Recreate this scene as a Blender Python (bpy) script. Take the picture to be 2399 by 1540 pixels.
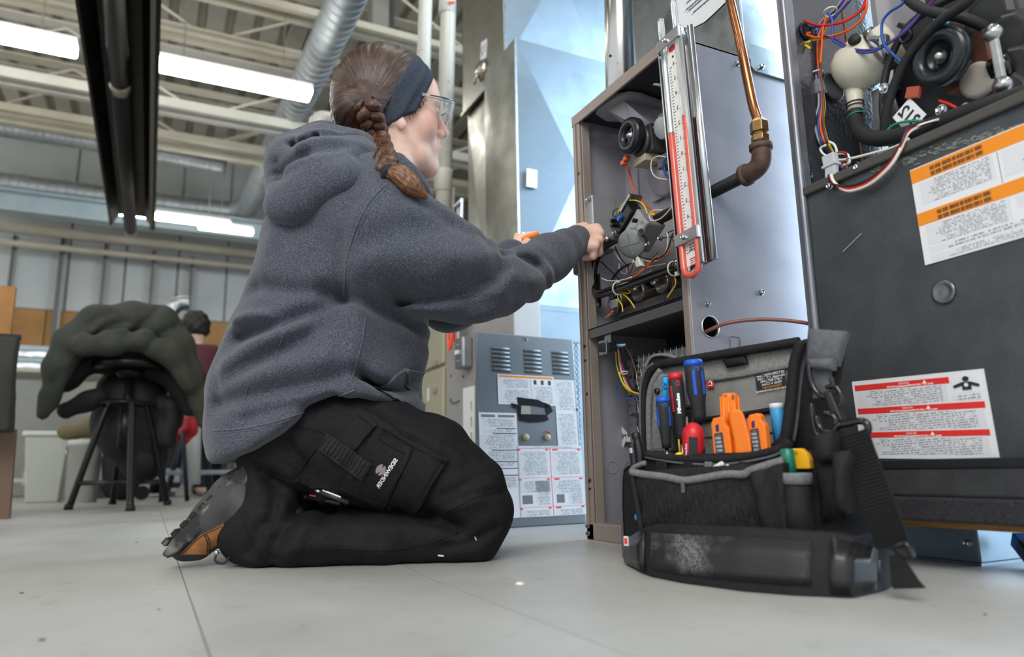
import bpy, bmesh, math, random
import numpy as np
from mathutils import Vector, Matrix
from mathutils.bvhtree import BVHTree
random.seed(7); np.random.seed(7)
scene = bpy.context.scene
for o in list(bpy.data.objects): bpy.data.objects.remove(o)
COL = scene.collection

# ---------------------------------------------------------------- camera
# world: X = along the roof joists / into the furnace row, Y = along the row of furnaces, Z up, metres
FPX = 1700.0; TILT = math.radians(11.1); ROLL = math.radians(1.0); CAMH = .142; YAW = math.radians(26.35)
def _rot(x, y, z): return np.array([x*math.cos(YAW)+y*math.sin(YAW), -x*math.sin(YAW)+y*math.cos(YAW), z])
CAM = np.array([0, 0, CAMH])
FW = _rot(0, math.cos(TILT), math.sin(TILT)); _U0 = _rot(0, -math.sin(TILT), math.cos(TILT)); _R0 = _rot(1., 0, 0)
RT = _R0*math.cos(ROLL)-_U0*math.sin(ROLL); UP = _U0*math.cos(ROLL)+_R0*math.sin(ROLL)
cd = bpy.data.cameras.new('camera'); cam = bpy.data.objects.new('camera', cd); COL.objects.link(cam)
cd.sensor_fit = 'HORIZONTAL'; cd.sensor_width = 36; cd.lens = 36*FPX/2399; cd.clip_start = .02; cd.clip_end = 100
cam.matrix_world = Matrix(((RT[0], UP[0], -FW[0], 0), (RT[1], UP[1], -FW[1], 0), (RT[2], UP[2], -FW[2], CAMH), (0, 0, 0, 1)))
cd.dof.use_dof = True; cd.dof.focus_distance = 1.36; cd.dof.aperture_fstop = 3.2
scene.camera = cam
# points of the place measured along sight lines, at a known plane
def ray(u, v): return FW+RT*(u-1199.5)/FPX-UP*(v-770)/FPX
def pX(u, v, X): d = ray(u, v); return CAM+d*X/d[0]
def pY(u, v, Y): d = ray(u, v); return CAM+d*Y/d[1]
def pZ(u, v, Z): d = ray(u, v); return CAM+d*(Z-CAMH)/d[2]
def pD(u, v, D): return CAM+ray(u, v)*D
def proj(P):
    q = np.asarray(P, float)-CAM; w = q@FW; return (1199.5+FPX*(q@RT)/w, 770-FPX*(q@UP)/w)

# ---------------------------------------------------------------- world, light, exposure
wd = bpy.data.worlds.new('world'); scene.world = wd; wd.use_nodes = True
bg = wd.node_tree.nodes['Background']; bg.inputs[0].default_value = (.86, .93, 1.0, 1); bg.inputs[1].default_value = .85
def area(name, loc, target, sx, sy, power, col):
    l = bpy.data.lights.new(name, 'AREA'); l.shape = 'RECTANGLE'; l.size = sx; l.size_y = sy; l.energy = power; l.color = col
    o = bpy.data.objects.new(name, l); COL.objects.link(o); o.location = loc
    o.rotation_euler = (Vector(target)-Vector(loc)).to_track_quat('-Z', 'Y').to_euler(); return o
# daylight coming in through the open bay door behind the furnace row, and an added soft fill behind the camera
area('bay_door_daylight', (3.1, .35, 1.6), (.8, .75, .9), 3.4, 3.1, 190, (.62, .81, 1.0))
area('camera_side_fill', (-2.2, -2.6, 3.4), (.6, 1.5, .3), 3.2, 2.2, 150, (1.0, .97, .93))
scene.view_settings.view_transform = 'Standard'; scene.view_settings.look = 'None'
scene.view_settings.exposure = .55; scene.view_settings.gamma = 1; scene.view_settings.use_curve_mapping = False

# ---------------------------------------------------------------- materials
def lin(c):
    if isinstance(c, str): c = [int(c[i:i+2], 16)/255 for i in (0, 2, 4)]
    return tuple((x/12.92 if x <= .04045 else ((x+.055)/1.055)**2.4) for x in c)
MATS = {}
def M(name, col, rough=.5, metal=0, col2=None, scale=20, mix=(.35, .65), bump=0, bscale=None, stretch=(1, 1, 1), spec=.5,
      trans=0, ior=1.45, emit=0, sheen=0, coat=0, detail=4, aniso=0, sss=0, rvar=0):
    if name in MATS: return MATS[name]
    m = bpy.data.materials.new(name); m.use_nodes = True; nt = m.node_tree; b = nt.nodes['Principled BSDF']
    c = lin(col)+(1,)
    b.inputs['Base Color'].default_value = c; b.inputs['Roughness'].default_value = rough; b.inputs['Metallic'].default_value = metal
    b.inputs['Specular IOR Level'].default_value = spec; b.inputs['IOR'].default_value = ior
    b.inputs['Transmission Weight'].default_value = trans; b.inputs['Sheen Weight'].default_value = sheen; b.inputs['Coat Weight'].default_value = coat
    if sss: b.inputs['Subsurface Weight'].default_value = sss; b.inputs['Subsurface Radius'].default_value = (.9, .35, .2); b.inputs['Subsurface Scale'].default_value = .006
    if emit: b.inputs['Emission Color'].default_value = c; b.inputs['Emission Strength'].default_value = emit
    if col2 or bump or rvar:
        tc = nt.nodes.new('ShaderNodeTexCoord'); mp = nt.nodes.new('ShaderNodeMapping'); mp.inputs['Scale'].default_value = stretch
        nt.links.new(tc.outputs['Object'], mp.inputs[0])
        if col2 or rvar:
            n = nt.nodes.new('ShaderNodeTexNoise'); n.inputs['Scale'].default_value = scale; n.inputs['Detail'].default_value = detail
            nt.links.new(mp.outputs[0], n.inputs['Vector'])
            if col2:
                r = nt.nodes.new('ShaderNodeValToRGB'); r.color_ramp.elements[0].position = mix[0]; r.color_ramp.elements[1].position = mix[1]
                r.color_ramp.elements[0].color = c; r.color_ramp.elements[1].color = lin(col2)+(1,)
                nt.links.new(n.outputs['Fac'], r.inputs[0]); nt.links.new(r.outputs[0], b.inputs['Base Color'])
            if rvar:
                mr = nt.nodes.new('ShaderNodeMapRange'); mr.inputs['From Min'].default_value = .3; mr.inputs['From Max'].default_value = .7
                mr.inputs['To Min'].default_value = rough-rvar; mr.inputs['To Max'].default_value = rough+rvar
                nt.links.new(n.outputs['Fac'], mr.inputs[0]); nt.links.new(mr.outputs[0], b.inputs['Roughness'])
        if bump:
            n2 = nt.nodes.new('ShaderNodeTexNoise'); n2.inputs['Scale'].default_value = bscale or scale; n2.inputs['Detail'].default_value = 3
            nt.links.new(mp.outputs[0], n2.inputs['Vector'])
            bp = nt.nodes.new('ShaderNodeBump'); bp.inputs['Strength'].default_value = bump; bp.inputs['Distance'].default_value = .002
            nt.links.new(n2.outputs['Fac'], bp.inputs['Height']); nt.links.new(bp.outputs[0], b.inputs['Normal'])
    MATS[name] = m; return m
def printed(name, paper, ink, nx, ny, fill=.55, thr=.48, rough=.5, margin=.06):
    """small print: rows of letter-like dashes on paper; UV runs 0..1 over the sheet"""
    if name in MATS: return MATS[name]
    m = bpy.data.materials.new(name); m.use_nodes = True; nt = m.node_tree; b = nt.nodes['Principled BSDF']; b.inputs['Roughness'].default_value = rough
    N = nt.nodes.new; L = nt.links.new
    uv = N('ShaderNodeTexCoord'); sp = N('ShaderNodeSeparateXYZ'); L(uv.outputs['UV'], sp.inputs[0])
    def mth(op, a, bb=None):
        n = N('ShaderNodeMath'); n.operation = op
        for i, x in enumerate((a, bb)):
            if x is None: continue
            if isinstance(x, (int, float)): n.inputs[i].default_value = x
            else: L(x, n.inputs[i])
        return n.outputs[0]
    row = mth('MULTIPLY', sp.outputs['Y'], ny); fr = mth('FRACT', row); inrow = mth('LESS_THAN', fr, fill); ri = mth('FLOOR', row)
    cx = mth('MULTIPLY', sp.outputs['X'], nx); cmb = N('ShaderNodeCombineXYZ'); L(cx, cmb.inputs[0]); L(mth('MULTIPLY', ri, 7.31), cmb.inputs[1])
    no = N('ShaderNodeTexNoise'); no.inputs['Scale'].default_value = 1.0; no.inputs['Detail'].default_value = 2; L(cmb.outputs[0], no.inputs['Vector'])
    ink_on = mth('GREATER_THAN', no.outputs['Fac'], thr)
    # ragged line ends
    c2 = N('ShaderNodeCombineXYZ'); L(mth('MULTIPLY', ri, 3.7), c2.inputs[0]); wn = N('ShaderNodeTexWhiteNoise'); wn.noise_dimensions = '1D'; L(mth('MULTIPLY', ri, 1.37), wn.inputs['W'])
    lo = mth('ADD', margin, mth('MULTIPLY', wn.outputs['Value'], .18)); inx = mth('GREATER_THAN', sp.outputs['X'], lo); inx2 = mth('LESS_THAN', sp.outputs['X'], 1-margin)
    k = mth('MULTIPLY', mth('MULTIPLY', inrow, ink_on), mth('MULTIPLY', inx, inx2))
    mx = N('ShaderNodeMix'); mx.data_type = 'RGBA'; mx.inputs[6].default_value = lin(paper)+(1,); mx.inputs[7].default_value = lin(ink)+(1,)
    L(k, mx.inputs[0]); L(mx.outputs[2], b.inputs['Base Color']); MATS[name] = m; return m

# ---------------------------------------------------------------- mesh helpers
ORG = {}
def V3(*a): return np.array(a, float)
def nrm(v): v = np.asarray(v, float); return v/(np.linalg.norm(v)+1e-12)
class MB:
    def __init__(s): s.v = []; s.f = []; s.uv = None
    def add(s, vs, fs):
        o = len(s.v); s.v += [tuple(map(float, p)) for p in vs]; s.f += [tuple(i+o for i in q) for q in fs]; return s
    def box(s, lo, hi):
        (a, b, c), (d, e, f) = lo, hi
        return s.add([(a,b,c),(d,b,c),(d,e,c),(a,e,c),(a,b,f),(d,b,f),(d,e,f),(a,e,f)], [(0,3,2,1),(4,5,6,7),(0,1,5,4),(1,2,6,5),(2,3,7,6),(3,0,4,7)])
    def obox(s, c, ex, ey, ez):
        """oriented box: centre and three half-extent vectors"""
        c, ex, ey, ez = map(np.asarray, (c, ex, ey, ez))
        P = [c+i*ex+j*ey+k*ez for k in (-1, 1) for i, j in ((-1,-1),(1,-1),(1,1),(-1,1))]
        return s.add(P, [(0,3,2,1),(4,5,6,7),(0,1,5,4),(1,2,6,5),(2,3,7,6),(3,0,4,7)])
    def quadbox(s, q, n, t):
        """thick sheet: polygon corners q, offset t along n"""
        q = [np.asarray(p, float) for p in q]; n = np.asarray(n, float)*t; k = len(q)
        return s.add(q+[p+n for p in q], [tuple(range(k))[::-1], tuple(range(k, 2*k))]+[(i, (i+1) % k, (i+1) % k+k, i+k) for i in range(k)])
    def tube(s, pts, r, n=8, cap=True, close=False, flat=1.0, up=None):
        pts = [np.asarray(p, float) for p in pts]; m = len(pts); rs = r if hasattr(r, '__len__') else [r]*m
        ref = None; V = []
        for i, p in enumerate(pts):
            if close: t = nrm(pts[(i+1) % m]-pts[i-1])
            else: t = nrm(pts[min(i+1, m-1)]-pts[max(i-1, 0)])
            if ref is None:
                ref = np.array(up, float) if up is not None else (V3(0, 0, 1) if abs(t[2]) < .9 else V3(1, 0, 0))
            e1 = nrm(ref-t*(ref@t)); ref = e1; e2 = np.cross(t, e1)
            for k in range(n):
                a = 2*math.pi*k/n; V.append(p+rs[i]*(math.cos(a)*e1+flat*math.sin(a)*e2))
        Fs = []
        for i in range(m if close else m-1):
            j = (i+1) % m
            for k in range(n): l = (k+1) % n; Fs.append((i*n+k, i*n+l, j*n+l, j*n+k))
        if cap and not close: Fs += [tuple(range(n))[::-1], tuple(range((m-1)*n, m*n))]
        return s.add(V, Fs)
    def cyl(s, a, b, r0, r1=None, n=20): return s.tube([a, b], [r0, r0 if r1 is None else r1], n)
    def lathe(s, c, ax, prof, n=28, ref=None, cap=True):
        """prof: list of (distance along ax, radius)"""
        c = np.asarray(c, float); ax = nrm(ax); rf = V3(0, 0, 1) if abs(ax[2]) < .9 else V3(1, 0, 0)
        if ref is not None: rf = np.asarray(ref, float)
        e1 = nrm(rf-ax*(rf@ax)); e2 = np.cross(ax, e1); m = len(prof)
        V = [c+ax*h+max(r, 1e-5)*(math.cos(2*math.pi*k/n)*e1+math.sin(2*math.pi*k/n)*e2) for h, r in prof for k in range(n)]
        Fs = [(i*n+k, i*n+(k+1) % n, (i+1)*n+(k+1) % n, (i+1)*n+k) for i in range(m-1) for k in range(n)]
        return s.add(V, Fs+([tuple(range(n))[::-1], tuple(range((m-1)*n, m*n))] if cap else [((m-1)*n+k, (m-1)*n+(k+1) % n, (k+1) % n, k) for k in range(n)]))
    def prism(s, poly, o, e1, e2, h):
        """2D outline poly placed at o with axes e1,e2 and extruded by vector h"""
        o, e1, e2, h = (np.asarray(x, float) for x in (o, e1, e2, h)); P = [o+x*e1+y*e2 for x, y in poly]; k = len(P)
        return s.add(P+[p+h for p in P], [tuple(range(k))[::-1], tuple(range(k, 2*k))]+[(i, (i+1) % k, (i+1) % k+k, i+k) for i in range(k)])
    def loft(s, rings, cap=True, close=True):
        n = len(rings[0]); V = [p for r_ in rings for p in r_]; Fs = []
        for i in range(len(rings)-1):
            for k in range(n if close else n-1): l = (k+1) % n; Fs.append((i*n+k, i*n+l, (i+1)*n+l, (i+1)*n+k))
        if cap and close: Fs += [tuple(range(n))[::-1], tuple(range((len(rings)-1)*n, len(rings)*n))]
        return s.add(V, Fs)
    def build(s, name, mat, parent=None, smooth=False, bevel=0, seg=2, uvq=None, fixn=True):
        return mesh_obj(name, np.array(s.v), s.f, mat, parent, smooth, bevel, seg, uvq, fixn)
def mesh_obj(name, V, Fs, mat, parent=None, smooth=False, bevel=0, seg=2, uvq=None, fixn=True):
    V = np.asarray(V, float)
    if parent is not None: org = ORG[parent.name]
    else: org = V3((V[:, 0].min()+V[:, 0].max())/2, (V[:, 1].min()+V[:, 1].max())/2, V[:, 2].min())
    me = bpy.data.meshes.new(name); me.from_pydata((V-org).tolist(), [], [tuple(map(int, q)) for q in Fs] if not isinstance(Fs, np.ndarray) else Fs.tolist())
    if fixn:
        bm = bmesh.new(); bm.from_mesh(me); bmesh.ops.recalc_face_normals(bm, faces=bm.faces); bm.to_mesh(me); bm.free()
    if uvq is not None:   # planar uv from origin + two axes (world)
        o0, e1, e2 = (np.asarray(x, float) for x in uvq); uvl = me.uv_layers.new(name='UVMap')
        co = np.array([v.co[:] for v in me.vertices])+org; uu = (co-o0)@e1/(e1@e1); vv = (co-o0)@e2/(e2@e2)
        for lp in me.loops: uvl.data[lp.index].uv = (uu[lp.vertex_index], vv[lp.vertex_index])
    me.materials.append(mat)
    if smooth: me.polygons.foreach_set('use_smooth', [True]*len(me.polygons))
    o = bpy.data.objects.new(name, me); COL.objects.link(o); ORG[o.name] = org
    if parent is not None: o.parent = parent
    else: o.location = org
    if bevel:
        b = o.modifiers.new('bevel', 'BEVEL'); b.width = bevel; b.segments = seg; b.limit_method = 'ANGLE'; b.angle_limit = math.radians(40); b.harden_normals = False
    if smooth and bevel:
        pass
    return o
def smooth_by_angle(o, deg=40):
    me = o.data; me.polygons.foreach_set('use_smooth', [True]*len(me.polygons))
    bm = bmesh.new(); bm.from_mesh(me)
    for e in bm.edges:
        if len(e.link_faces) == 2 and e.calc_face_angle(0) > math.radians(deg): e.smooth = False
    bm.to_mesh(me); bm.free(); return o
def tag(o, label, cat, group=None, kind=None):
    if label: o['label'] = label
    if cat: o['category'] = cat
    if group: o['group'] = group
    if kind: o['kind'] = kind
    return o
def struct(o): o['kind'] = 'structure'; return o
def thing(name, loc, label, cat, group=None):
    o = bpy.data.objects.new(name, None); o.empty_display_size = .05; COL.objects.link(o); o.location = tuple(map(float, loc)); ORG[o.name] = np.asarray(loc, float)
    return tag(o, label, cat, group)
def bez(pts, n=8):
    """Catmull-Rom through points"""
    P = [np.asarray(p, float) for p in pts]; P = [2*P[0]-P[1]]+P+[2*P[-1]-P[-2]]; out = []
    for i in range(1, len(P)-2):
        for k in range(n):
            t = k/n; a, b, c, d = P[i-1], P[i], P[i+1], P[i+2]
            out.append(.5*((2*b)+(-a+c)*t+(2*a-5*b+4*c-d)*t*t+(-a+3*b-3*c+d)*t**3))
    out.append(P[-2]); return out
def tube_obj(name, pts, r, mat, parent, n=8, sub=8, **k):
    return MB().tube(bez(pts, sub) if sub else pts, r, n, **k).build(name, mat, parent, smooth=True, fixn=False)
def screw(c, nvec, r, parent, mat=None, name='screw'):
    """hex washer-head screw, flat washer, hex head with recess"""
    nvec = nrm(nvec); b = MB(); c = np.asarray(c, float)
    b.lathe(c-nvec*.001, nvec, [(0, r), (.0022, r*.95), (.0026, r*.7)], 14)
    b.lathe(c, nvec, [(.002, r*.68), (.0055, r*.66), (.006, r*.55), (.0048, r*.35), (.0046, .0001)], 6)
    return b.build(name, mat or MATS['zinc'], parent)
def text_mesh(body, size, o, e1, e2, n, mat, parent, name='lettering', mirror=True, depth=.0004, align='CENTER', warp=None, bold=0):
    """lettering laid on a surface: origin o, e1 = reading direction in the picture, e2 = up, n = outward normal"""
    cu = bpy.data.curves.new('txt', 'FONT'); cu.body = body; cu.size = size; cu.align_x = align; cu.align_y = 'CENTER'; cu.resolution_u = 2; cu.offset = bold
    to = bpy.data.objects.new('txt', cu); COL.objects.link(to)
    dg = bpy.context.evaluated_depsgraph_get(); me = bpy.data.meshes.new_from_object(to.evaluated_get(dg))
    vs = np.array([v.co[:] for v in me.vertices]) if len(me.vertices) else np.zeros((0, 3)); fs = [tuple(p.vertices) for p in me.polygons]
    bpy.data.objects.remove(to); bpy.data.curves.remove(cu); bpy.data.meshes.remove(me)
    sx = -1 if mirror else 1
    if warp: W = np.array([warp(sx*x, y) for x, y, _ in vs])
    else:
        o, e1, e2, n = (np.asarray(x, float) for x in (o, e1, e2, n)); W = np.array([o+sx*x*e1+y*e2+n*depth for x, y, _ in vs])
    return mesh_obj(name, W, fs, mat, parent, fixn=False)

# ---------------------------------------------------------------- implicit modelling (smooth unions, meshed by surface nets)
class Field:
    def __init__(s, lo, hi, h):
        s.lo = np.array(lo, float); s.h = h; s.n = np.ceil((np.array(hi, float)-s.lo)/h).astype(int)+1
        s.D = np.full(tuple(s.n), .5, np.float32); s.ax = [(s.lo[i]+h*np.arange(s.n[i])).astype(np.float32) for i in range(3)]
    def win(s, lo, hi):
        a = np.clip(np.floor((np.asarray(lo)-s.lo)/s.h).astype(int), 0, s.n-1); b = np.clip(np.ceil((np.asarray(hi)-s.lo)/s.h).astype(int)+1, 1, s.n)
        sl = tuple(slice(a[i], max(b[i], a[i]+1)) for i in range(3))
        return sl, s.ax[0][sl[0]][:, None, None], s.ax[1][sl[1]][None, :, None], s.ax[2][sl[2]][None, None, :]
    def _u(s, sl, d, k, op='u'):
        a = s.D[sl]
        if op == 'u':
            if k > 0: h = np.clip(.5+.5*(a-d)/k, 0, 1); s.D[sl] = a*(1-h)+d*h-k*h*(1-h)
            else: s.D[sl] = np.minimum(a, d)
        else:   # subtract
            d = -d
            if k > 0: h = np.clip(.5+.5*(d-a)/k, 0, 1); s.D[sl] = a*(1-h)+d*h+k*h*(1-h)
            else: s.D[sl] = np.maximum(a, d)
    def cone(s, p, q, r0, r1=None, k=.01, sc=(1, 1, 1), op='u'):
        r1 = r0 if r1 is None else r1; p = np.array(p, float); q = np.array(q, float); R = max(r0, r1)*max(1, max(1/x for x in sc))+k+3*s.h
        sl, x, y, z = s.win(np.minimum(p, q)-R, np.maximum(p, q)+R); d = q-p; L = max(d@d, 1e-9)
        dx, dy, dz = x-p[0], y-p[1], z-p[2]; t = np.clip((dx*d[0]+dy*d[1]+dz*d[2])/L, 0, 1)
        dd = np.sqrt(((dx-t*d[0])*sc[0])**2+((dy-t*d[1])*sc[1])**2+((dz-t*d[2])*sc[2])**2)-(r0+(r1-r0)*t)
        s._u(sl, dd.astype(np.float32), k, op); return s
    def chain(s, pts, k=.01, **kw):
        for (p, r), (q, r2) in zip(pts[:-1], pts[1:]): s.cone(p, q, r, r2, k, **kw)
        return s
    def ell(s, c, rad, k=.01, rot=None, op='u'):
        c = np.array(c, float); rad = np.array(rad, float); R = rad.max()+k+3*s.h; sl, x, y, z = s.win(c-R, c+R); x, y, z = x-c[0], y-c[1], z-c[2]
        if rot is not None: r = np.array(rot); x, y, z = (r[i][0]*x+r[i][1]*y+r[i][2]*z for i in range(3))
        k0 = np.sqrt((x/rad[0])**2+(y/rad[1])**2+(z/rad[2])**2); k1 = np.sqrt((x/rad[0]**2)**2+(y/rad[1]**2)**2+(z/rad[2]**2)**2)+1e-6
        s._u(sl, (k0*(k0-1)/k1).astype(np.float32), k, op); return s
    def fn(s, f, lo, hi, k=.01, op='u'):
        sl, x, y, z = s.win(lo, hi); s._u(sl, np.broadcast_to(f(x, y, z), s.D[sl].shape).astype(np.float32), k, op); return s
    def warp(s, f, lo=None, hi=None):
        sl, x, y, z = s.win(s.lo if lo is None else lo, s.lo+s.h*s.n if hi is None else hi); s.D[sl] += f(x, y, z).astype(np.float32); return s
    def mesh(s):
        D = s.D; I = D < 0; n = D.shape
        c = np.zeros(tuple(k-1 for k in n), np.int8)
        for i in (0, 1):
            for j in (0, 1):
                for k in (0, 1): c += I[i:n[0]-1+i, j:n[1]-1+j, k:n[2]-1+k]
        act = np.argwhere((c > 0) & (c < 8)); idx = -np.ones(c.shape, np.int32); idx[act[:, 0], act[:, 1], act[:, 2]] = np.arange(len(act))
        val = {}
        for i in (0, 1):
            for j in (0, 1):
                for k in (0, 1): val[i, j, k] = D[act[:, 0]+i, act[:, 1]+j, act[:, 2]+k].astype(float)
        P = np.zeros((len(act), 3)); W = np.zeros(len(act))
        for a in val:
            for ax in range(3):
                if a[ax]: continue
                b = list(a); b[ax] = 1; b = tuple(b); va, vb = val[a], val[b]; m = (va < 0) != (vb < 0)
                t = np.where(m, va/np.where(m, va-vb, 1), 0); q = np.array(a, float)[None, :].repeat(len(act), 0); q[:, ax] += t
                P[m] += q[m]; W[m] += 1
        V = s.lo+(act+P/W[:, None])*s.h; Q = []
        for ax in range(3):
            sl0 = [slice(None)]*3; sl1 = [slice(None)]*3; sl0[ax] = slice(0, -1); sl1[ax] = slice(1, None)
            A, B = I[tuple(sl0)], I[tuple(sl1)]; e = np.argwhere(A != B); o1, o2 = [(1, 2), (2, 0), (0, 1)][ax]
            ok = (e[:, o1] > 0) & (e[:, o2] > 0) & (e[:, o1] < c.shape[o1]) & (e[:, o2] < c.shape[o2]); e = e[ok]
            def cell(d1, d2):
                q = e.copy(); q[:, o1] += d1; q[:, o2] += d2; return idx[q[:, 0], q[:, 1], q[:, 2]]
            q4 = np.stack([cell(-1, -1), cell(0, -1), cell(0, 0), cell(-1, 0)], 1); fl = ~A[e[:, 0], e[:, 1], e[:, 2]]
            q4[fl] = q4[fl][:, ::-1]; Q.append(q4)
        return V, np.concatenate(Q)
def relax(V, Q, it=2, lam=.5):
    n = len(V); e = np.concatenate([Q[:, [0, 1]], Q[:, [1, 2]], Q[:, [2, 3]], Q[:, [3, 0]]]); e = np.concatenate([e, e[:, ::-1]])
    cnt = np.bincount(e[:, 0], minlength=n).astype(float)[:, None]+1e-9
    for _ in range(it):
        S = np.stack([np.bincount(e[:, 0], weights=V[e[:, 1], k], minlength=n) for k in range(3)], 1); V = V+(S/cnt-V)*lam
    return V
def soft_obj(name, V, Q, mat, parent=None, colf=None):
    """mesh from numpy arrays (fast path), smooth shaded; colf gives a per-vertex colour attribute 'tint'"""
    if parent is not None: org = ORG[parent.name]
    else: org = V3((V[:, 0].min()+V[:, 0].max())/2, (V[:, 1].min()+V[:, 1].max())/2, V[:, 2].min())
    me = bpy.data.meshes.new(name); k = Q.shape[1]
    me.vertices.add(len(V)); me.vertices.foreach_set('co', (V-org).astype(np.float32).ravel())
    me.loops.add(Q.size); me.loops.foreach_set('vertex_index', Q.astype(np.int32).ravel())
    me.polygons.add(len(Q)); me.polygons.foreach_set('loop_start', np.arange(0, Q.size, k, dtype=np.int32)); me.update(calc_edges=True); me.validate()
    me.polygons.foreach_set('use_smooth', np.ones(len(me.polygons), bool))
    if colf is not None:
        at = me.color_attributes.new('tint', 'FLOAT_COLOR', 'POINT'); cc = np.ones((len(V), 4), np.float32); cc[:, :3] = colf; at.data.foreach_set('color', cc.ravel())
    me.materials.append(mat); o = bpy.data.objects.new(name, me); COL.objects.link(o); ORG[o.name] = org
    if parent is not None: o.parent = parent
    else: o.location = org
    return o
def seg_dist(x, z, pts):
    """distance in a plane from (x,z) arrays to a polyline"""
    best = None
    for (x0, z0), (x1, z1) in zip(pts[:-1], pts[1:]):
        dx, dz = x1-x0, z1-z0; t = np.clip(((x-x0)*dx+(z-z0)*dz)/(dx*dx+dz*dz+1e-12), 0, 1)
        d = (x-x0-t*dx)**2+(z-z0-t*dz)**2; best = d if best is None else np.minimum(best, d)
    return np.sqrt(best)
class Surf:
    """ray target made of finished meshes, for laying pockets, seams and prints on a curved surface"""
    def __init__(s, objs):
        V = []; Fs = []
        for o in objs:
            k = len(V); me = o.data; og = ORG[o.name]; co = np.empty(len(me.vertices)*3, np.float32); me.vertices.foreach_get('co', co); V += (co.reshape(-1, 3)+og).tolist()
            Fs += [tuple(i+k for i in p.vertices) for p in me.polygons]
        s.t = BVHTree.FromPolygons(V, Fs)
    def hit(s, u, v, off=0):
        d = Vector(ray(u, v)).normalized(); h = s.t.ray_cast(Vector(CAM), d)
        if h[0] is None: return None
        n = h[1] if h[1].dot(d) < 0 else -h[1]
        return np.array(h[0])+np.array(n)*off, np.array(n)
    def patch(s, q, off, thick, nu=10, nv=10, round_=0):
        """a sewn-on panel: corners q (tl,tr,br,bl sight lines) dropped on the surface, smoothed, raised by off"""
        q = [np.asarray(p, float) for p in q]; G = np.full((nu+1, nv+1, 3), np.nan)
        for i in range(nu+1):
            for j in range(nv+1):
                a, b = i/nu, j/nv; p = (1-a)*(1-b)*q[0]+a*(1-b)*q[1]+a*b*q[2]+(1-a)*b*q[3]; h = s.hit(p[0], p[1], off)
                if h is not None: G[i, j] = h[0]
        if np.isnan(G).any():
            m = np.nanmean(G.reshape(-1, 3), 0); G = np.where(np.isnan(G), m, G)
        for _ in range(3):
            H = G.copy(); H[1:-1, 1:-1] = (G[:-2, 1:-1]+G[2:, 1:-1]+G[1:-1, :-2]+G[1:-1, 2:])/4; G = H*.5+G*.5
        n = nrm(np.cross(G[-1, 0]-G[0, 0], G[0, -1]-G[0, 0])); n = n if n@(CAM-G[0, 0]) > 0 else -n
        top = G; bot = G-n*thick; V = np.concatenate([top.reshape(-1, 3), bot.reshape(-1, 3)]); w = nv+1; K = (nu+1)*w; Fs = []
        for i in range(nu):
            for j in range(nv): a = i*w+j; Fs += [(a, a+1, a+w+1, a+w), (K+a, K+a+w, K+a+w+1, K+a+1)]
        rim = [i*w for i in range(nu+1)]+[nu*w+j for j in range(1, nv+1)]+[i*w+nv for i in range(nu-1, -1, -1)]+[j for j in range(nv-1, 0, -1)]
        for a, b in zip(rim, rim[1:]+rim[:1]): Fs.append((a, b, K+b, K+a))
        m = MB(); m.add(V, Fs); m.G = G; m.n = n; return m
    def seam(s, pts, r, off=0, sub=6):
        out = []
        for p in bez([(a, b, 0) for a, b in pts], sub):
            h = s.hit(p[0], p[1], off)
            if h is not None: out.append(h[0])
        return out

# shared finishes
M('zinc', 'B9BCBE', .3, 1, 'A3A6A8', 60); M('galv', 'A9AFB2', .32, 1, '8E9598', 14, (.3, .7), .15, 30, rvar=.1)
M('galv_daylit', '93A2AE', .44, 1, '7D8E9B', 9, (.25, .75), .06, 24, rvar=.05); M('galv_mat', '838F98', .6, 1, '727F88', 9, (.25, .75), .06, 24); M('galv_dark', 'A5A49A', .38, 1, '8C8B82', 9, (.3, .7), .12, 20, rvar=.08)  # first finish has the bay's blue daylight tinted into its base colour
M('galv_light', 'B4B9BB', .5, .75, 'A2A8AB', 10); M('alu', 'C9CCCE', .28, 1, 'B4B7BA', 30, stretch=(1, 1, .05)); M('black_plastic', '16171A', .42); M('black_rubber', '1A1B1D', .6, bump=.1, bscale=200)
M('black_gloss', '0E0E10', .16, coat=.4); M('white_plastic', 'D9D9D4', .45); M('paper', 'DCDDE0', .6); M('ink', '26272A', .6); M('ink_mid', '6F7278', .6)
M('orange_print', 'E88A16', .55); M('red_print', 'D92F2A', .55); M('white_print', 'F0F0EE', .55)
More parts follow.
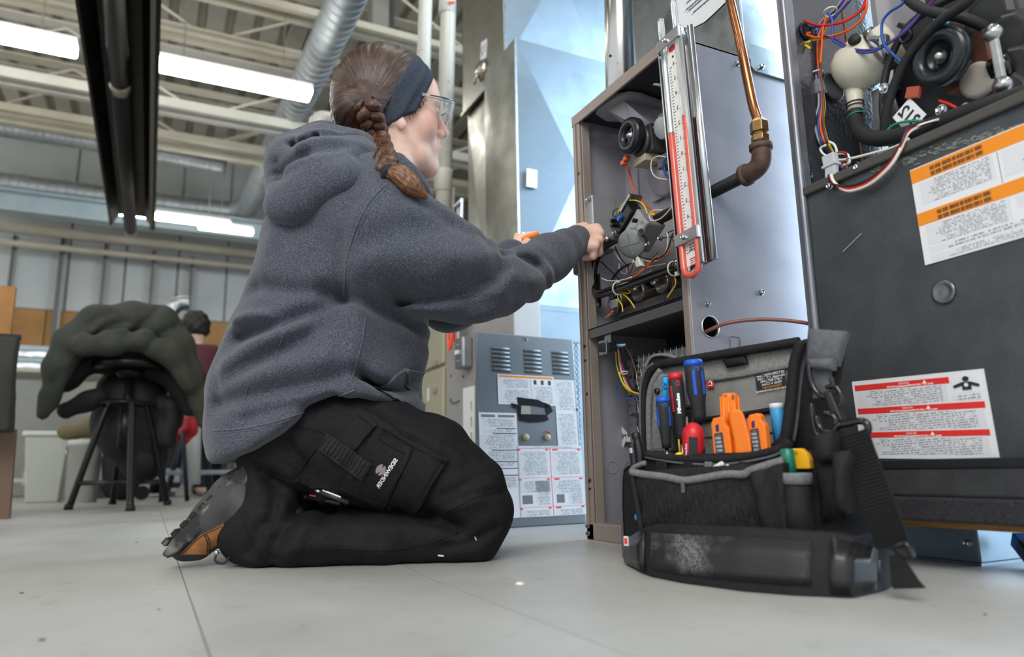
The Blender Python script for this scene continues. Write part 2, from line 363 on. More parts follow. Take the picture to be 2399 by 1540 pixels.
# ================================================================ the setting
def concrete():
    m = bpy.data.materials.new('concrete'); m.use_nodes = True; nt = m.node_tree; b = nt.nodes['Principled BSDF']; N = nt.nodes.new; L = nt.links.new
    tc = N('ShaderNodeTexCoord'); n1 = N('ShaderNodeTexNoise'); n1.inputs['Scale'].default_value = 1.7; n1.inputs['Detail'].default_value = 8; n1.inputs['Roughness'].default_value = .6
    mp = N('ShaderNodeMapping'); mp.inputs['Scale'].default_value = (1.2, .7, 1); L(tc.outputs['Object'], mp.inputs[0]); L(mp.outputs[0], n1.inputs['Vector'])
    r = N('ShaderNodeValToRGB'); e = r.color_ramp.elements; e[0].position = .3; e[0].color = lin('94938F')+(1,); e[1].position = .68; e[1].color = lin('B0B0AD')+(1,)
    L(n1.outputs['Fac'], r.inputs[0])
    n2 = N('ShaderNodeTexNoise'); n2.inputs['Scale'].default_value = 38; n2.inputs['Detail'].default_value = 6; L(tc.outputs['Object'], n2.inputs['Vector'])
    r2 = N('ShaderNodeValToRGB'); f = r2.color_ramp.elements; f[0].position = .27; f[0].color = (.45, .43, .41, 1); f[1].position = .38; f[1].color = (1, 1, 1, 1); L(n2.outputs['Fac'], r2.inputs[0])
    mx = N('ShaderNodeMix'); mx.data_type = 'RGBA'; mx.blend_type = 'MULTIPLY'; mx.inputs[0].default_value = .35; L(r.outputs[0], mx.inputs[6]); L(r2.outputs[0], mx.inputs[7]); L(mx.outputs[2], b.inputs['Base Color'])
    n3 = N('ShaderNodeTexNoise'); n3.inputs['Scale'].default_value = 6; n3.inputs['Detail'].default_value = 5; L(tc.outputs['Object'], n3.inputs['Vector'])
    mr = N('ShaderNodeMapRange'); mr.inputs['To Min'].default_value = .3; mr.inputs['To Max'].default_value = .6; L(n3.outputs['Fac'], mr.inputs[0]); L(mr.outputs[0], b.inputs['Roughness'])
    bp = N('ShaderNodeBump'); bp.inputs['Strength'].default_value = .08; bp.inputs['Distance'].default_value = .004; L(n2.outputs['Fac'], bp.inputs['Height']); L(bp.outputs[0], b.inputs['Normal'])
    return m
CONC = concrete()
M('joint_fill', '6E6862', .8)
fl = struct(MB().box((-9, -7, -.06), (9, 12.5, -.004)).build('floor', M('subfloor', '8A847D', .8)))
for xs in (((-9, -7), (.0539, -7), (.0539, 12.5), (-9, 12.5)), ((.0553, -7), (.20, -7), (.352, .96), (.56, 3.5), (.56, 12.5), (.0553, 12.5)), ((.2015, -7), (9, -7), (9, 12.5), (.5615, 12.5), (.5615, 3.5), (.3535, .96))):
    MB().prism(xs, (0, 0, -.004), (1, 0, 0), (0, 1, 0), (0, 0, .004)).build('slab', CONC, fl)
# metal roof deck, ribs along Y
deck = MB(); prof = []; x = -7.
while x < 6.5: prof += [(x, 4.3), (x+.15, 4.3), (x+.17, 4.38), (x+.22, 4.38)]; x += .24
n = len(prof); deck.add([(a, -6, b) for a, b in prof]+[(a, 10.4, b) for a, b in prof], [(i, i+1, n+i+1, n+i) for i in range(n-1)])
deck.add([(-7, -6, 4.5), (6.5, -6, 4.5), (6.5, 10.4, 4.5), (-7, 10.4, 4.5)], [(0, 1, 2, 3)])
struct(deck.build('ceiling', M('deck_paint', 'BDB7AA', .55, 0, 'ADA79B', 3)))
# far wall with cladding bands
wb = struct(MB().box((-6, 9.56, -.05), (6, 9.7, 4.5)).build('wall_back', M('wall_grey', '8F908C', .8, 0, '858682', 2)))
xs = [-6, -4.4, -3.2, -2.05, -1.0, -.42, .15, .71, 1.3, 2.0, 3.0, 4.2]
for a, b in zip(xs[:-1], xs[1:]): MB().box((a+.012, 9.53, 2.03), (b-.012, 9.56, 2.88)).build('panel', M('wall_white', 'CBCFCF', .7, 0, 'BFC4C5', 1.3), wb, bevel=.004)
for a, b in zip(xs[:-1], xs[1:]): MB().box((a+.012, 9.53, 2.93), (b-.012, 9.56, 4.2)).build('panel', M('wall_upper', 'A9ADAA', .75, 0, '9A9D98', 1.2), wb, bevel=.004)
for a, b in ((-6, -3.6), (-3.59, -1.17), (-1.16, 1.25), (1.26, 3.7)): MB().box((a, 9.52, 1.6), (b, 9.56, 2.02)).build('board', M('pegboard', 'B98C56', .7, 0, 'A87B46', 4), wb, bevel=.004)
MB().box((-6, 9.52, 0), (4, 9.56, 1.59)).build('lower_panel', M('wall_low', 'A8A9A4', .7, 0, '979891', 2), wb)
# right-hand wall far behind the furnace row
wr = struct(MB().box((3.3, 2.6, -.05), (3.42, 9.6, 4.5)).build('wall_right', M('wall_taupe', '7E7A70', .8, 0, '6F6B62', 1.5)))
for k in range(16): MB().box((3.285, 2.8+k*.42, 0), (3.3, 3.19+k*.42, 4.4)).build('panel', MATS['wall_taupe'], wr, bevel=.006)

# ---------------------------------------------------------------- steel above: joists, ducts, heater, lights
M('cream_steel', 'CFC8B4', .5, 0, 'BFB8A4', 3); M('white_steel', 'D6D3C8', .45, 0, 'C7C4B8', 3)
def joist(Y, Z, label, depth=.55, double=.07, x0=-6, x1=4.5, mat='cream_steel', chord=.05):
    t = thing('roof_joist', (0, Y, Z), label, 'joist', 'steel roof joists'); m = MATS[mat]
    for s in (-1, 1):
        c = MB(); c.box((x0, Y+s*double/2-.004*s, Z), (x1, Y+s*double/2+.004*s, Z+chord)); c.box((x0, min(Y+s*double/2, Y+s*(double/2+.05)), Z), (x1, max(Y+s*double/2, Y+s*(double/2+.05)), Z+.008)); c.build('bottom_chord', m, t)
    MB().box((x0, Y-.06, Z+depth-.012), (x1, Y+.06, Z+depth)).build('top_chord', m, t); k = 0; x = x0+.2
    while x < x1-.6:
        MB().cyl((x, Y, Z+.02), (x+1.0, Y, Z+depth-.02), .011, n=8).build('web', m, t); MB().cyl((x+1.0, Y, Z+depth-.02), (x+2.0, Y, Z+.02), .011, n=8).build('web', m, t); x += 2.0
    return t
joist(5.98, 3.0, 'bright cream roof joist just below the long tube light', double=.09, chord=.10, mat='white_steel')
joist(6.62, 3.0, 'cream twin-chord roof joist second below the tube light', double=.20, chord=.085)
joist(5.55, 3.42, 'shaded beige roof joist just above the tube light', depth=.6, chord=.085)
joist(4.95, 3.42, 'shaded beige roof joist at the top edge above the braid', depth=.6, chord=.085)
joist(7.75, 3.42, 'dim roof joist far behind the spiral duct', depth=.6)
def bar(name, A, B, w, h, mat, label, cat, group=None, round_=False):
    A, B = V3(*A), V3(*B); b = MB()
    if round_: b.tube([A, B], w, 16)
    else: b.obox((A+B)/2, (B-A)/2, V3(0, w/2, 0), V3(0, 0, h/2))
    return tag(b.build(name, MATS[mat], None, smooth=round_, bevel=0 if round_ else .006), label, cat, group)
za = pY(0, 530, 9.0)[2]; bar('supply_pipe', (-5, 9.0, za), (2.6, 9.0, za), .055, 0, 'cream_steel', 'cream horizontal pipe running above the white wall panels', 'pipe', round_=True)
zb = pY(0, 567, 9.2)[2]; bar('conduit', (-5, 9.2, zb), (2.6, 9.2, zb), .035, 0, 'cream_steel', 'thinner cream pipe directly below the cream pipe over the wall panels', 'pipe', round_=True)
M('pale_duct', 'B3C4C9', .45, 0, 'A5B6BC', 3)
zc = pY(100, 483, 8.3)[2]; g = thing('girder', (0, 8.3, zc), 'pale blue-grey steel girder crossing behind the black heater end', 'beam')
MB().box((-5.5, 8.29, zc-.1), (1.9, 8.31, zc+.1)).build('web_plate', MATS['pale_duct'], g)
for s in (-1, 1): MB().box((-5.5, 8.2, zc+s*.1-.01), (1.9, 8.4, zc+s*.1+.01)).build('flange', MATS['pale_duct'], g)
# spiral ducts
def spiral(path, r, name, label, n=22, ring=.085, cat='duct'):
    t = thing(name, path[0], label, cat); P = bez(path, 14); b = MB(); b.tube(P, r, n); b.build('duct_skin', MATS['galv_light'], t, smooth=True, fixn=False)
    L = 0; R = MB(); last = 0
    for a, c in zip(P[:-1], P[1:]):
        d = np.linalg.norm(c-a); k = 0
        while last+ring < L+d:
            last += ring; p = a+(c-a)*((last-L)/d); tt = nrm(c-a); R.lathe(p-tt*.006, tt+V3(.12, 0, .05), [(0, r), (.003, r+.006), (.009, r+.006), (.012, r)], n)
        L += d
    R.build('lock_seam', MATS['galv_light'], t, smooth=True, fixn=False); return t
spiral([(.98, 2.9, 3.25), (.95, 4.5, 3.22), (.86, 7.0, 3.2), (.83, 8.1, 3.2), (.75, 8.5, 3.16), (.4, 8.62, 3.14), (-1, 8.65, 3.14), (-4.5, 8.65, 3.14)], .12, 'spiral_duct', 'galvanised spiral duct running under the roof deck and bending away left')
spiral([(-5, 7.6, 3.3), (-2.5, 7.6, 3.3), (-.6, 7.6, 3.3), (.5, 7.62, 3.28)], .07, 'spiral_duct', 'slim spiral duct lying behind the black heater, level with its middle', ring=.06)
# radiant tube heater
HY0, HY1, HX, HZ = 1.8, 7.0, -.3, 2.32
h = thing('radiant_heater', (HX, HY0, HZ), 'long black radiant tube heater hanging from the roof at upper left', 'heater')
M('heater_black', '24211E', .35, .6, '1A1816', 5); M('heater_rim', '8C8880', .35, .8)
def refl(y0, y1):
    pr = [(-.19, 0), (-.17, .0), (-.10, .11), (.10, .11), (.155, .0), (.17, 0), (.11, .125), (-.11, .125)]
    return MB().prism([(-a, b) for a, b in pr], (HX+.01, y0, HZ), (1, 0, 0), (0, 0, 1), (0, y1-y0, 0))
for a, b in ((1.8, 4.36), (4.37, 5.95), (5.96, 7.0)): refl(a, b).build('reflector', MATS['heater_black'], h, fixn=True)
MB().box((HX+.155, 1.8, HZ-.004), (HX+.178, 7.0, HZ+.016)).build('rim', MATS['heater_rim'], h)
for a, b in ((1.8, 4.34), (4.40, 7.1)): MB().cyl((HX, a, HZ+.02), (HX, b, HZ+.02), .052, n=24).build('burner_tube', M('tube_black', '0D0C0A', .42), h, smooth=True)
MB().cyl((HX, 4.33, HZ+.02), (HX, 4.42, HZ+.02), .058, n=24).build('coupling', M('clamp_steel', 'BEB6A8', .25, 1), h, smooth=True)
MB().cyl((HX, 7.09, HZ+.02), (HX, 7.2, HZ+.02), .05, n=24).build('end_elbow', MATS['alu'], h, smooth=True)
for y in (2.6, 4.3, 5.9): MB().cyl((HX, y, HZ+.1), (HX, y, 4.3), .006, n=6).build('hanger', MATS['zinc'], h)
# tube lights
M('led', 'FFFDF8', .5, emit=13); M('led_off', 'E5E5E0', .4)
def led(x0, x1, Y, Z, label, w=.15, hg=True, grp='tube lights in view'):
    t = thing('tube_light', ((x0+x1)/2, Y, Z), label, 'light', grp)
    MB().box((x0, Y-w/2, Z), (x1, Y+w/2, Z+.05)).build('diffuser', MATS['led'], t, bevel=.015)
    MB().box((x0-.005, Y-w/2+.02, Z+.05), (x1+.005, Y+w/2-.02, Z+.09)).build('housing', MATS['led_off'], t, bevel=.004)
    for x in (x0+.2, x1-.2): MB().cyl((x, Y, Z+.09), (x, Y, 4.3), .004, n=6).build('hanger', MATS['zinc'], t)
    return t
led(-.185, .86, 4.94, 2.8, 'bright white tube light right of the black heater, nearest in view')
led(-1.75, -.60, 4.98, 2.8, 'bright white tube light left of the black heater at the frame edge')
za = pY(440, 523, 7.3)[2]; led(-.45, .55, 7.3, za, 'far thin tube light over the pale girder', .07)
zb = pY(530, 544, 7.45)[2]; led(.27, .78, 7.45, zb, 'short far tube light below the girder at the right', .06)
for i, (x, y, w_) in enumerate(((-1.9, .8, 'overhead left of the camera'), (.9, 1.3, 'overhead above the tool bag'), (1.9, 3.3, 'overhead above the beige furnace'), (-2.6, 3.0, 'overhead beyond the left frame edge'), (-2.9, 5.6, 'added far left beside the nearest joists to brighten the roof'), (-2.9, 7.5, 'added far left beside the girder to brighten the roof'), (-3.0, 8.9, 'added in the far left corner to brighten the roof'), (-1.8, -1.5, 'overhead behind the camera, left'), (1.2, -1.2, 'overhead behind the camera, right'))):  # the three far-left fixtures are unseen extras, added to brighten the ceiling
    led(x-.6, x+.6, y, 3.6, 'white tube light '+w_, .16, grp='tube lights outside the picture')
# poles on the far wall
M('pole_dark', '5A5E5F', .5, .3); M('pole_light', 'A7A69D', .5)
for u, v, w, wl in ((36, 560, .02, 'first'), (150, 565, .03, 'second and thickest'), (250, 580, .022, 'third'), (362, 595, .022, 'fourth'), (452, 610, .022, 'fifth')):
    p = pY(u, v, 9.35); t = thing('wall_strut', (p[0], 9.35, 0), wl+' vertical strut from the left on the far white wall', 'strut', 'struts on the far wall')
    MB().box((p[0]-w, 9.33, 1.3), (p[0]+w*.2, 9.42, p[2]+.04)).build('dark_flange', MATS['pole_dark'], t); MB().box((p[0]+w*.2, 9.36, 1.3), (p[0]+w*1.3, 9.4, p[2]+.04)).build('light_flange', MATS['pole_light'], t)
# column, white vent elbow, plastic vent pipes
p = pY(893, 60, 5.2); c = thing('steel_column', (p[0], 5.2, 0), 'grey steel column rising behind the top of the braided head', 'column')
MB().box((p[0]-.09, 5.14, 0), (p[0]+.05, 5.28, 4.3)).build('face', M('column_grey', '8F8C83', .5), c, bevel=.01); MB().box((p[0]+.05, 5.2, 0), (p[0]+.11, 5.3, 4.3)).build('darker_flange', M('column_dark', '4E4C48', .6), c)  # side flange in a darker grey than the face
M('pvc', 'C6C3B8', .38, 0, 'B9B6AB', 4)
q = pY(745, 275, 3.3); t = thing('vent_elbow', (q[0], 3.3, q[2]-.3), 'off-white plastic vent elbow behind the hood of the hoodie', 'pipe')
MB().tube(bez([V3(q[0], q[1], .01), q+V3(0, 0, -.4), q+V3(0, 0, -.12), q+V3(.004, 0, -.02), q+V3(.06, .03, .012), q+V3(.12, .06, 0)], 8), .04, 18).build('elbow', MATS['pvc'], t, smooth=True); MB().cyl(q+V3(0, 0, -.14), q+V3(0, 0, -.09), .047, n=18).build('collar', MATS['pvc'], t, smooth=True)
for u0, u1, v1, r, lab, coll in ((997, 988, 300, .030, 'off-white plastic vent pipe behind the headband, left of two', ()), (1051, 1040, 420, .0345, 'off-white plastic vent pipe beside the face, right of two', ((1048, 12, .1), (1038, 428, .09)))):
    a = pY(u0, 0, 2.75); b = pY(u1, v1, 2.75); d = nrm(a-b); t = thing('vent_pipe', (b[0], 2.75, .95), lab, 'pipe', 'plastic vent pipes')
    foot = b-d*((b[2]-.95)/d[2]); MB().tube([foot, a+d*2.0], r, 20).build('pipe', MATS['pvc'], t, smooth=True)
    for cu, cv, hh in coll:
        cpt = pY(cu, cv, 2.75); MB().lathe(cpt-d*hh/2, d, [(0, r), (.001, r*1.13), (hh*.92, r*1.13), (hh, r*1.2), (hh+.008, r*1.2), (hh+.009, r)], 22).build('coupling', MATS['pvc'], t, smooth=True)
    for k in range(14):   # faint printed marking down the pipe
        pc = foot+d*((.15+.055*k)/d[2]); nv = nrm(CAM-pc); nv[2] = 0; nv = nrm(nv+.25*RT); MB().obox(pc+nv*(r-.0002), nrm(np.cross(d, nv))*.005, d*(.004+.004*(k % 3)), nv*.0008).build('pipe_marking', M('pipe_ink', '8C9298', .6), t)
if True:
    b = pY(1058, 6, 2.70); MB().obox(b+V3(0, 0, 0), RT*.014, UP*.006, FW*.002).build('brand_mark', M('pipe_red', 'C4512E', .6), t)
# ================================================================ open furnace she is working on
def plate(outer, holes, o, e1, e2, h):
    """sheet with punched holes: 2D outlines, placed at o with axes e1,e2, thickness vector h"""
    o, e1, e2, h = (np.asarray(x, float) for x in (o, e1, e2, h)); bm = bmesh.new(); edges = []
    for loop in [outer]+holes:
        vs = [bm.verts.new((x, y, 0)) for x, y in loop]; edges += [bm.edges.new((vs[i], vs[(i+1) % len(vs)])) for i in range(len(vs))]
    bmesh.ops.triangle_fill(bm, edges=edges, use_beauty=True); bm.verts.index_update(); P = [v.co.copy() for v in bm.verts]; Fs = [tuple(v.index for v in f.verts) for f in bm.faces]
    bd = [(e.verts[0].index, e.verts[1].index) for e in bm.edges if len(e.link_faces) == 1]; bm.free(); n = len(P)
    V = [o+p.x*e1+p.y*e2 for p in P]; V += [v+h for v in V]
    m = MB(); m.add(V, [f[::-1] for f in Fs]+[tuple(i+n for i in f) for f in Fs]+[(a, b, b+n, a+n) for a, b in bd]); return m
def circ(cx, cy, r, n=20): return [(cx+r*math.cos(2*math.pi*k/n), cy+r*math.sin(2*math.pi*k/n)) for k in range(n)]
def slot(x0, y0, x1, y1, r, n=6):
    d = nrm((x1-x0, y1-y0)); a0 = math.atan2(d[1], d[0])
    return [(x1+r*math.cos(a0-math.pi/2+math.pi*k/n), y1+r*math.sin(a0-math.pi/2+math.pi*k/n)) for k in range(n+1)]+[(x0+r*math.cos(a0+math.pi/2+math.pi*k/n), y0+r*math.sin(a0+math.pi/2+math.pi*k/n)) for k in range(n+1)]
M('taupe', '978B83', .42, .25, '8D8179', 12, (.3, .7), .06, 250); M('side_grey', '96949A', .38, .4, '8C8A91', 14, (.35, .65), .05, 220)
M('inner_grey', '9B9AA2', .4, .25, '919098', 5); M('vest_grey', 'B8B6BC', .42, .35, 'A8A6AC', 4); M('dark_steel', '3A3C40', .45, .5, '2D2F32', 6)
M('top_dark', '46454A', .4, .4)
X0, X1, Y0, Y1, Z1 = .829, 1.52, .972, 1.335, .945
fur = thing('open_furnace', (X0, (Y0+Y1)/2, 0), 'open taupe gas furnace cabinet with motor, gas valve and wiring exposed', 'furnace')
# side panels, with the cable hole punched through the near one
hc = pY(1664, 766, Y0); rc = np.linalg.norm(pY(1684, 766, Y0)-hc)*.95
plate([(X0, .0), (X1, .0), (X1, Z1), (X0, Z1)], [circ(hc[0], hc[2], rc, 24)], (0, Y0, 0), (1, 0, 0), (0, 0, 1), (0, .003, 0)).build('side_panel', MATS['side_grey'], fur)
MB().lathe((hc[0], Y0-.0015, hc[2]), (0, 1, 0), [(0, rc), (0, rc+.0014), (.003, rc+.0014), (.003, rc)], 24, cap=False).build('hole_rim', MATS['zinc'], fur, smooth=True)
MB().box((X0, Y1-.003, 0), (X1, Y1, Z1)).build('side_panel', MATS['inner_grey'], fur)
MB().box((X1-.003, Y0, 0), (X1, Y1, Z1)).build('back_panel', MATS['inner_grey'], fur)
MB().box((X0+.02, Y0, .0), (X1, Y1, .004)).build('base_panel', MATS['inner_grey'], fur)
# top sheet with vent slots, seen from beneath
def ty(u, v): p = pZ(u, v, Z1-.003); return p[0], p[1]
sl = []
for (a, b, c, d) in ((1537, 125, 1556, 131), (1520, 139, 1556, 150), (1503, 153, 1544, 164), (1488, 167, 1528, 177), (1474, 181, 1513, 190), (1551, 184, 1580, 193), (1535, 198, 1570, 205), (1372, 259, 1411, 269), (1431, 275, 1455, 283), (1480, 291, 1510, 300)):
    p, q = ty(a, b), ty(c, d); sl.append(slot(p[0], p[1], q[0], q[1], .0055))
hx, hy = ty(1549, 171); sl.append(circ(hx, hy, .003, 10))
sl = [s for s in sl if min(a for a, b in s) > X0+.006 and min(b for a, b in s) > Y0+.006 and max(b for a, b in s) < Y1-.006]
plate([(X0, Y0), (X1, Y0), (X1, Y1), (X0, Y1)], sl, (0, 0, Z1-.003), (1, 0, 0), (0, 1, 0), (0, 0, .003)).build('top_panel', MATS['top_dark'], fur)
# frame: posts, top and bottom rails
def lchan(lo, hi, name): return MB().box(lo, hi).build(name, MATS['taupe'], fur, bevel=.0015)
lchan((X0-.002, Y1-.026, .0), (X0+.004, Y1+.001, Z1-.022), 'front_post'); lchan((X0+.004, Y1-.028, .02), (X0+.026, Y1-.025, Z1-.02), 'post_return'); lchan((X0-.006, Y1-.014, .03), (X0-.002, Y1-.009, Z1-.025), 'post_bead')
lchan((X0-.002, Y0-.001, .0), (X0+.004, Y0+.016, Z1-.022), 'front_post'); lchan((X0+.004, Y0+.013, .02), (X0+.022, Y0+.016, Z1-.02), 'post_return')
lchan((X0-.004, Y0-.001, Z1-.024), (X0+.002, Y1+.001, Z1+.001), 'top_rail'); lchan((X0-.002, Y0, 0), (X0+.004, Y1, .032), 'bottom_rail'); lchan((X0, Y0+.016, .03), (X0+.03, Y1-.026, .034), 'sill')
for z in (.012, .027): screw((X0-.002, Y1-.006, z), (-1, .2, 0), .0055, fur)
for z in (.12, .3, .62, .8): MB().cyl((X0-.0025, Y1-.02, z), (X0-.0018, Y1-.02, z), .004, n=12).build('post_hole', MATS['dark_steel'], fur)
# scuffs on the post
for z, w in ((.115, .004), (.10, .003), (.40, .004), (.37, .003)): MB().box((X0-.0026, Y1-.022, z), (X0-.0019, Y1-.014, z+w*1.6)).build('scuff', M('scuff', '2B2523', .9), fur)
MB().box((X0-.004, Y1+.001, .57), (X0+.02, Y1+.022, .66)).build('latch_plate', M('latch_grey', '55575C', .5), fur, bevel=.008)
# blower deck shelf with turned flange
sh = MB(); sh.box((X0+.004, Y0+.003, .436), (1.2, Y1-.003, .44)); sh.box((X0+.004, Y0+.003, .418), (X0+.008, Y1-.003, .44)); sh.build('blower_deck', M('deck_grey', '6C6C70', .4, .5), fur, bevel=.001)
A0_ = lambda u, v: pX(u, v, X0+.03)[2]
# vestibule panel behind the burners
VX = .967; MB().box((VX, Y0+.003, .44), (VX+.003, Y1-.003, Z1-.003)).build('vestibule_panel', MATS['vest_grey'], fur)
for a, b in ((.55, .92),): MB().box((VX-.004, Y1-.055, a), (VX, Y1-.035, b)).build('panel_seam', MATS['vest_grey'], fur, bevel=.002)
MB().box((X0+.01, Y1-.05, A0_(1400, 585)), (X0+.075, Y1-.004, A0_(1400, 460))).build('junction_box', MATS['galv_light'], fur, bevel=.003)
screw(pX(1379, 468, X0+.008), (-1, 0, 0), .006, fur)
# ---- inducer: sheet transition, motor, cooling wheel, housing
def A(u, v, X): return pX(u, v, X)
c = A(1478, 318, .868); ax = nrm((-1, .02, -.06)); R = .038
wm = M('wheel_rubber', '1E2126', .28); wh = MB()
wh.lathe(c+ax*.0, ax, [(-.012, R*.55), (-.014, R*.8), (-.009, R), (.004, R*1.02), (.010, R*.93), (.012, R*.75), (.010, R*.52), (.002, R*.48), (-.006, R*.48)], 40)
w = wh.build('cooling_wheel', wm, fur, smooth=True)
e1 = nrm(np.cross(ax, (0, 0, 1))); e2 = np.cross(ax, e1)
for k in range(6):
    a = k*math.pi/3; d = math.cos(a)*e1+math.sin(a)*e2; MB().obox(c+d*R*.33-ax*.001, d*R*.22, np.cross(ax, d)*.003, ax*.004).build('spoke', wm, w)
MB().lathe(c-ax*.004, ax, [(0, .012), (.006, .011), (.008, .007), (.0085, .006), (.013, .006), (.013, 0)], 16).build('hub', MATS['zinc'], w, smooth=True)
MB().cyl(c, c-ax*.09, .005, n=12).build('motor_shaft', MATS['zinc'], fur, smooth=True)
mc = c-ax*.052+V3(0, -.003, -.012); mt = MB(); mt.obox(mc, ax*.026, e1*.032, e2*.03)
mo = mt.build('motor_stack', M('stack_steel', '6A6663', .35, .7, '595552', 30, stretch=(80, 1, 1)), fur, bevel=.003)
MB().obox(mc+ax*.0005-e2*.03*np.sign(e2[2])-V3(0, 0, .001), ax*.008, e1*.012, V3(0, 0, .0006)).build('motor_label', MATS['paper'], mo)
for s in (-1, 1):
    bl = MB(); bl.lathe(mc-ax*(.03*s), ax, [(-.006, .012), (-.006, .03), (.0, .034), (.006, .03), (.006, .012)], 24); bl.build('end_bell', M('cast_grey', '4B4D50', .4, .5), fur, smooth=True)
lm = mc+V3(-.01, .01, -.038); MB().obox(lm, ax*.02, e1*.022, V3(0, 0, .009)).build('coil_bobbin', M('bobbin', 'B7AC93', .5), fur, bevel=.002)
for du, dv in ((1462, 382), (1468, 372)):
    p = A(du, dv, .875); MB().obox(p, V3(.006, 0, 0), V3(0, .006, 0), V3(0, 0, .005)).build('wire_terminal', M('orange_plastic', 'CC5A2E', .4), fur, bevel=.001)
# blower housing against the vestibule panel
hcn = A(1568, 395, VX-.012); MB().lathe(hcn, (-1, 0, 0), [(-.012, .062), (.008, .062), (.014, .058), (.016, .03), (.02, .028), (.02, 0)], 36).build('blower_housing', MATS['vest_grey'], fur, smooth=True)
fl_ = A(1552, 452, VX-.006); MB().obox(fl_, V3(.003, 0, 0), V3(0, .035, 0), V3(0, 0, .012)).build('housing_flange', MATS['vest_grey'], fur, bevel=.004)
MB().cyl(A(1549, 444, VX-.011), A(1549, 444, VX-.009), .0025, n=10).build('flange_hole', MATS['dark_steel'], fur)
# finned end bell of the motor
for k in range(9):
    a = -1.0+k*.3; MB().obox(mc-ax*.032+.026*(math.cos(a)*e1*-1+math.sin(a)*e2), ax*.008, .011*(math.cos(a)*e1*-1+math.sin(a)*e2), .0018*(math.sin(a)*e1+math.cos(a)*e2)).build('cooling_fin', MATS['cast_grey'], fur)
p = A(1553, 300, .90); MB().lathe(p, (-1, 0, -.35), [(-.004, .022), (-.004, .023), (.004, .023), (.006, .02), (.006, 0)], 26).build('pressure_switch', M('pale_plastic', 'B7B9BA', .45), fur, smooth=True)
MB().obox(p+V3(.006, -.012, .018), V3(.012, 0, 0), V3(0, .02, 0), V3(0, 0, .012)).build('switch_bracket', M('bracket_grey', '77757A', .4, .5), fur, bevel=.002)
MB().obox(A(1568, 378, .905), V3(.016, 0, 0), V3(0, .02, 0), V3(0, 0, .013)).build('terminal_cover', M('cover_taupe', '57504E', .45), fur, bevel=.002)
# exhaust collar: rounded plate under the top and tapering chute
tp = [ty(u, v) for u, v in ((1395, 255), (1400, 243), (1430, 222), (1447, 213), (1475, 208), (1500, 211), (1559, 233), (1559, 240), (1540, 260), (1470, 275), (1420, 272))]
MB().prism(tp, (0, 0, Z1-.016), (1, 0, 0), (0, 1, 0), (0, 0, .007)).build('collar_plate', MATS['vest_grey'], fur)
t0 = V3(*ty(1420, 245), Z1-.016); t1 = V3(*ty(1460, 222), Z1-.016); t2 = V3(*ty(1556, 245), Z1-.016); t3 = V3(*ty(1500, 275), Z1-.016); bq = [A(1470, 300, .90), A(1480, 290, .885), A(1535, 300, .9), A(1525, 312, .93)]
MB().loft([[t0, t1, t2, t3], bq]).build('exhaust_chute', MATS['vest_grey'], fur, bevel=.002)
# ---- gas valve
vm = M('valve_cast', 'A3A5A6', .4, .35, '949697', 60); vd = M('valve_cap', '7E8280', .5)
vc = A(1500, 552, .885); ge = nrm((.05, -.8, .6)); gf = nrm(np.cross(ge, (1, 0, 0))); gx = V3(1, 0, 0)
vb = MB(); vb.obox(vc+ge*.012, ge*.036, gf*.026, gx*.024); vv = vb.build('gas_valve', vm, fur, bevel=.004)
cc = A(1480, 571, .856); MB().lathe(cc, (-.85, -.35, -.4), [(-.02, .026), (-.004, .027), (-.004, .030), (.003, .030), (.004, .026), (.006, .024), (.006, 0)], 32).build('regulator_cap', vd, vv, smooth=True)
cn = nrm((-.85, -.35, -.4)); c1 = nrm(np.cross(cn, (0, 0, 1))); c2 = np.cross(cn, c1)
for d in (c1, c2): MB().obox(cc+cn*.0065, d*.022, np.cross(cn, d)*.0012, cn*.0008).build('cap_rib', vd, vv)
for u, v in ((1441, 546), (1519, 573), (1484, 538), (1548, 558)):
    screw(A(u, v, .856), (-1, .1, 0), .006, vv)
MB().cyl(A(1502, 541, .875), A(1502, 541, .848), .009, .008, 18).build('test_port', vm, vv, smooth=True); MB().cyl(A(1502, 541, .8478), A(1502, 541, .847), .005, n=14).build('port_bore', MATS['dark_steel'], vv)
for (u, v), s in (((1475, 505), (.03, .020, .016)), ((1455, 532), (.02, .022, .014))):
    MB().obox(A(u, v, .872), ge*s[0]*.75, gf*s[1], gx*s[2]).build('solenoid', MATS['black_plastic'], vv, bevel=.003)
MB().obox(A(1478, 478, .87), ge*.022, gf*.004, gx*.016).build('solenoid_plate', MATS['galv'], vv, bevel=.001)
MB().obox(A(1452, 512, .853), ge*.006, gf*.004, gx*.004).build('blue_connector', M('blue_plastic', '1E5FC0', .4), vv, bevel=.001)
for u, v in ((1436, 517), (1438, 528), (1487, 517)): MB().obox(A(u, v, .852), ge*.004, gf*.003, gx*.006).build('terminal_block', MATS['black_plastic'], vv, bevel=.001)
hx0 = A(1524, 521, .9); MB().lathe(hx0-V3(0, -.012, 0), (0, -1, 0), [(0, .021), (.016, .021), (.017, .018)], 6).build('hex_boss', vm, vv, bevel=.001)
MB().lathe(hx0+V3(0, -.004, 0), (0, -1, 0), [(0, .0165), (.002, .0175), (.006, .0165), (.008, .0172), (.012, .016)], 20).build('thread_tape', M('yellow_tape', 'E3C81E', .6), vv, smooth=True)
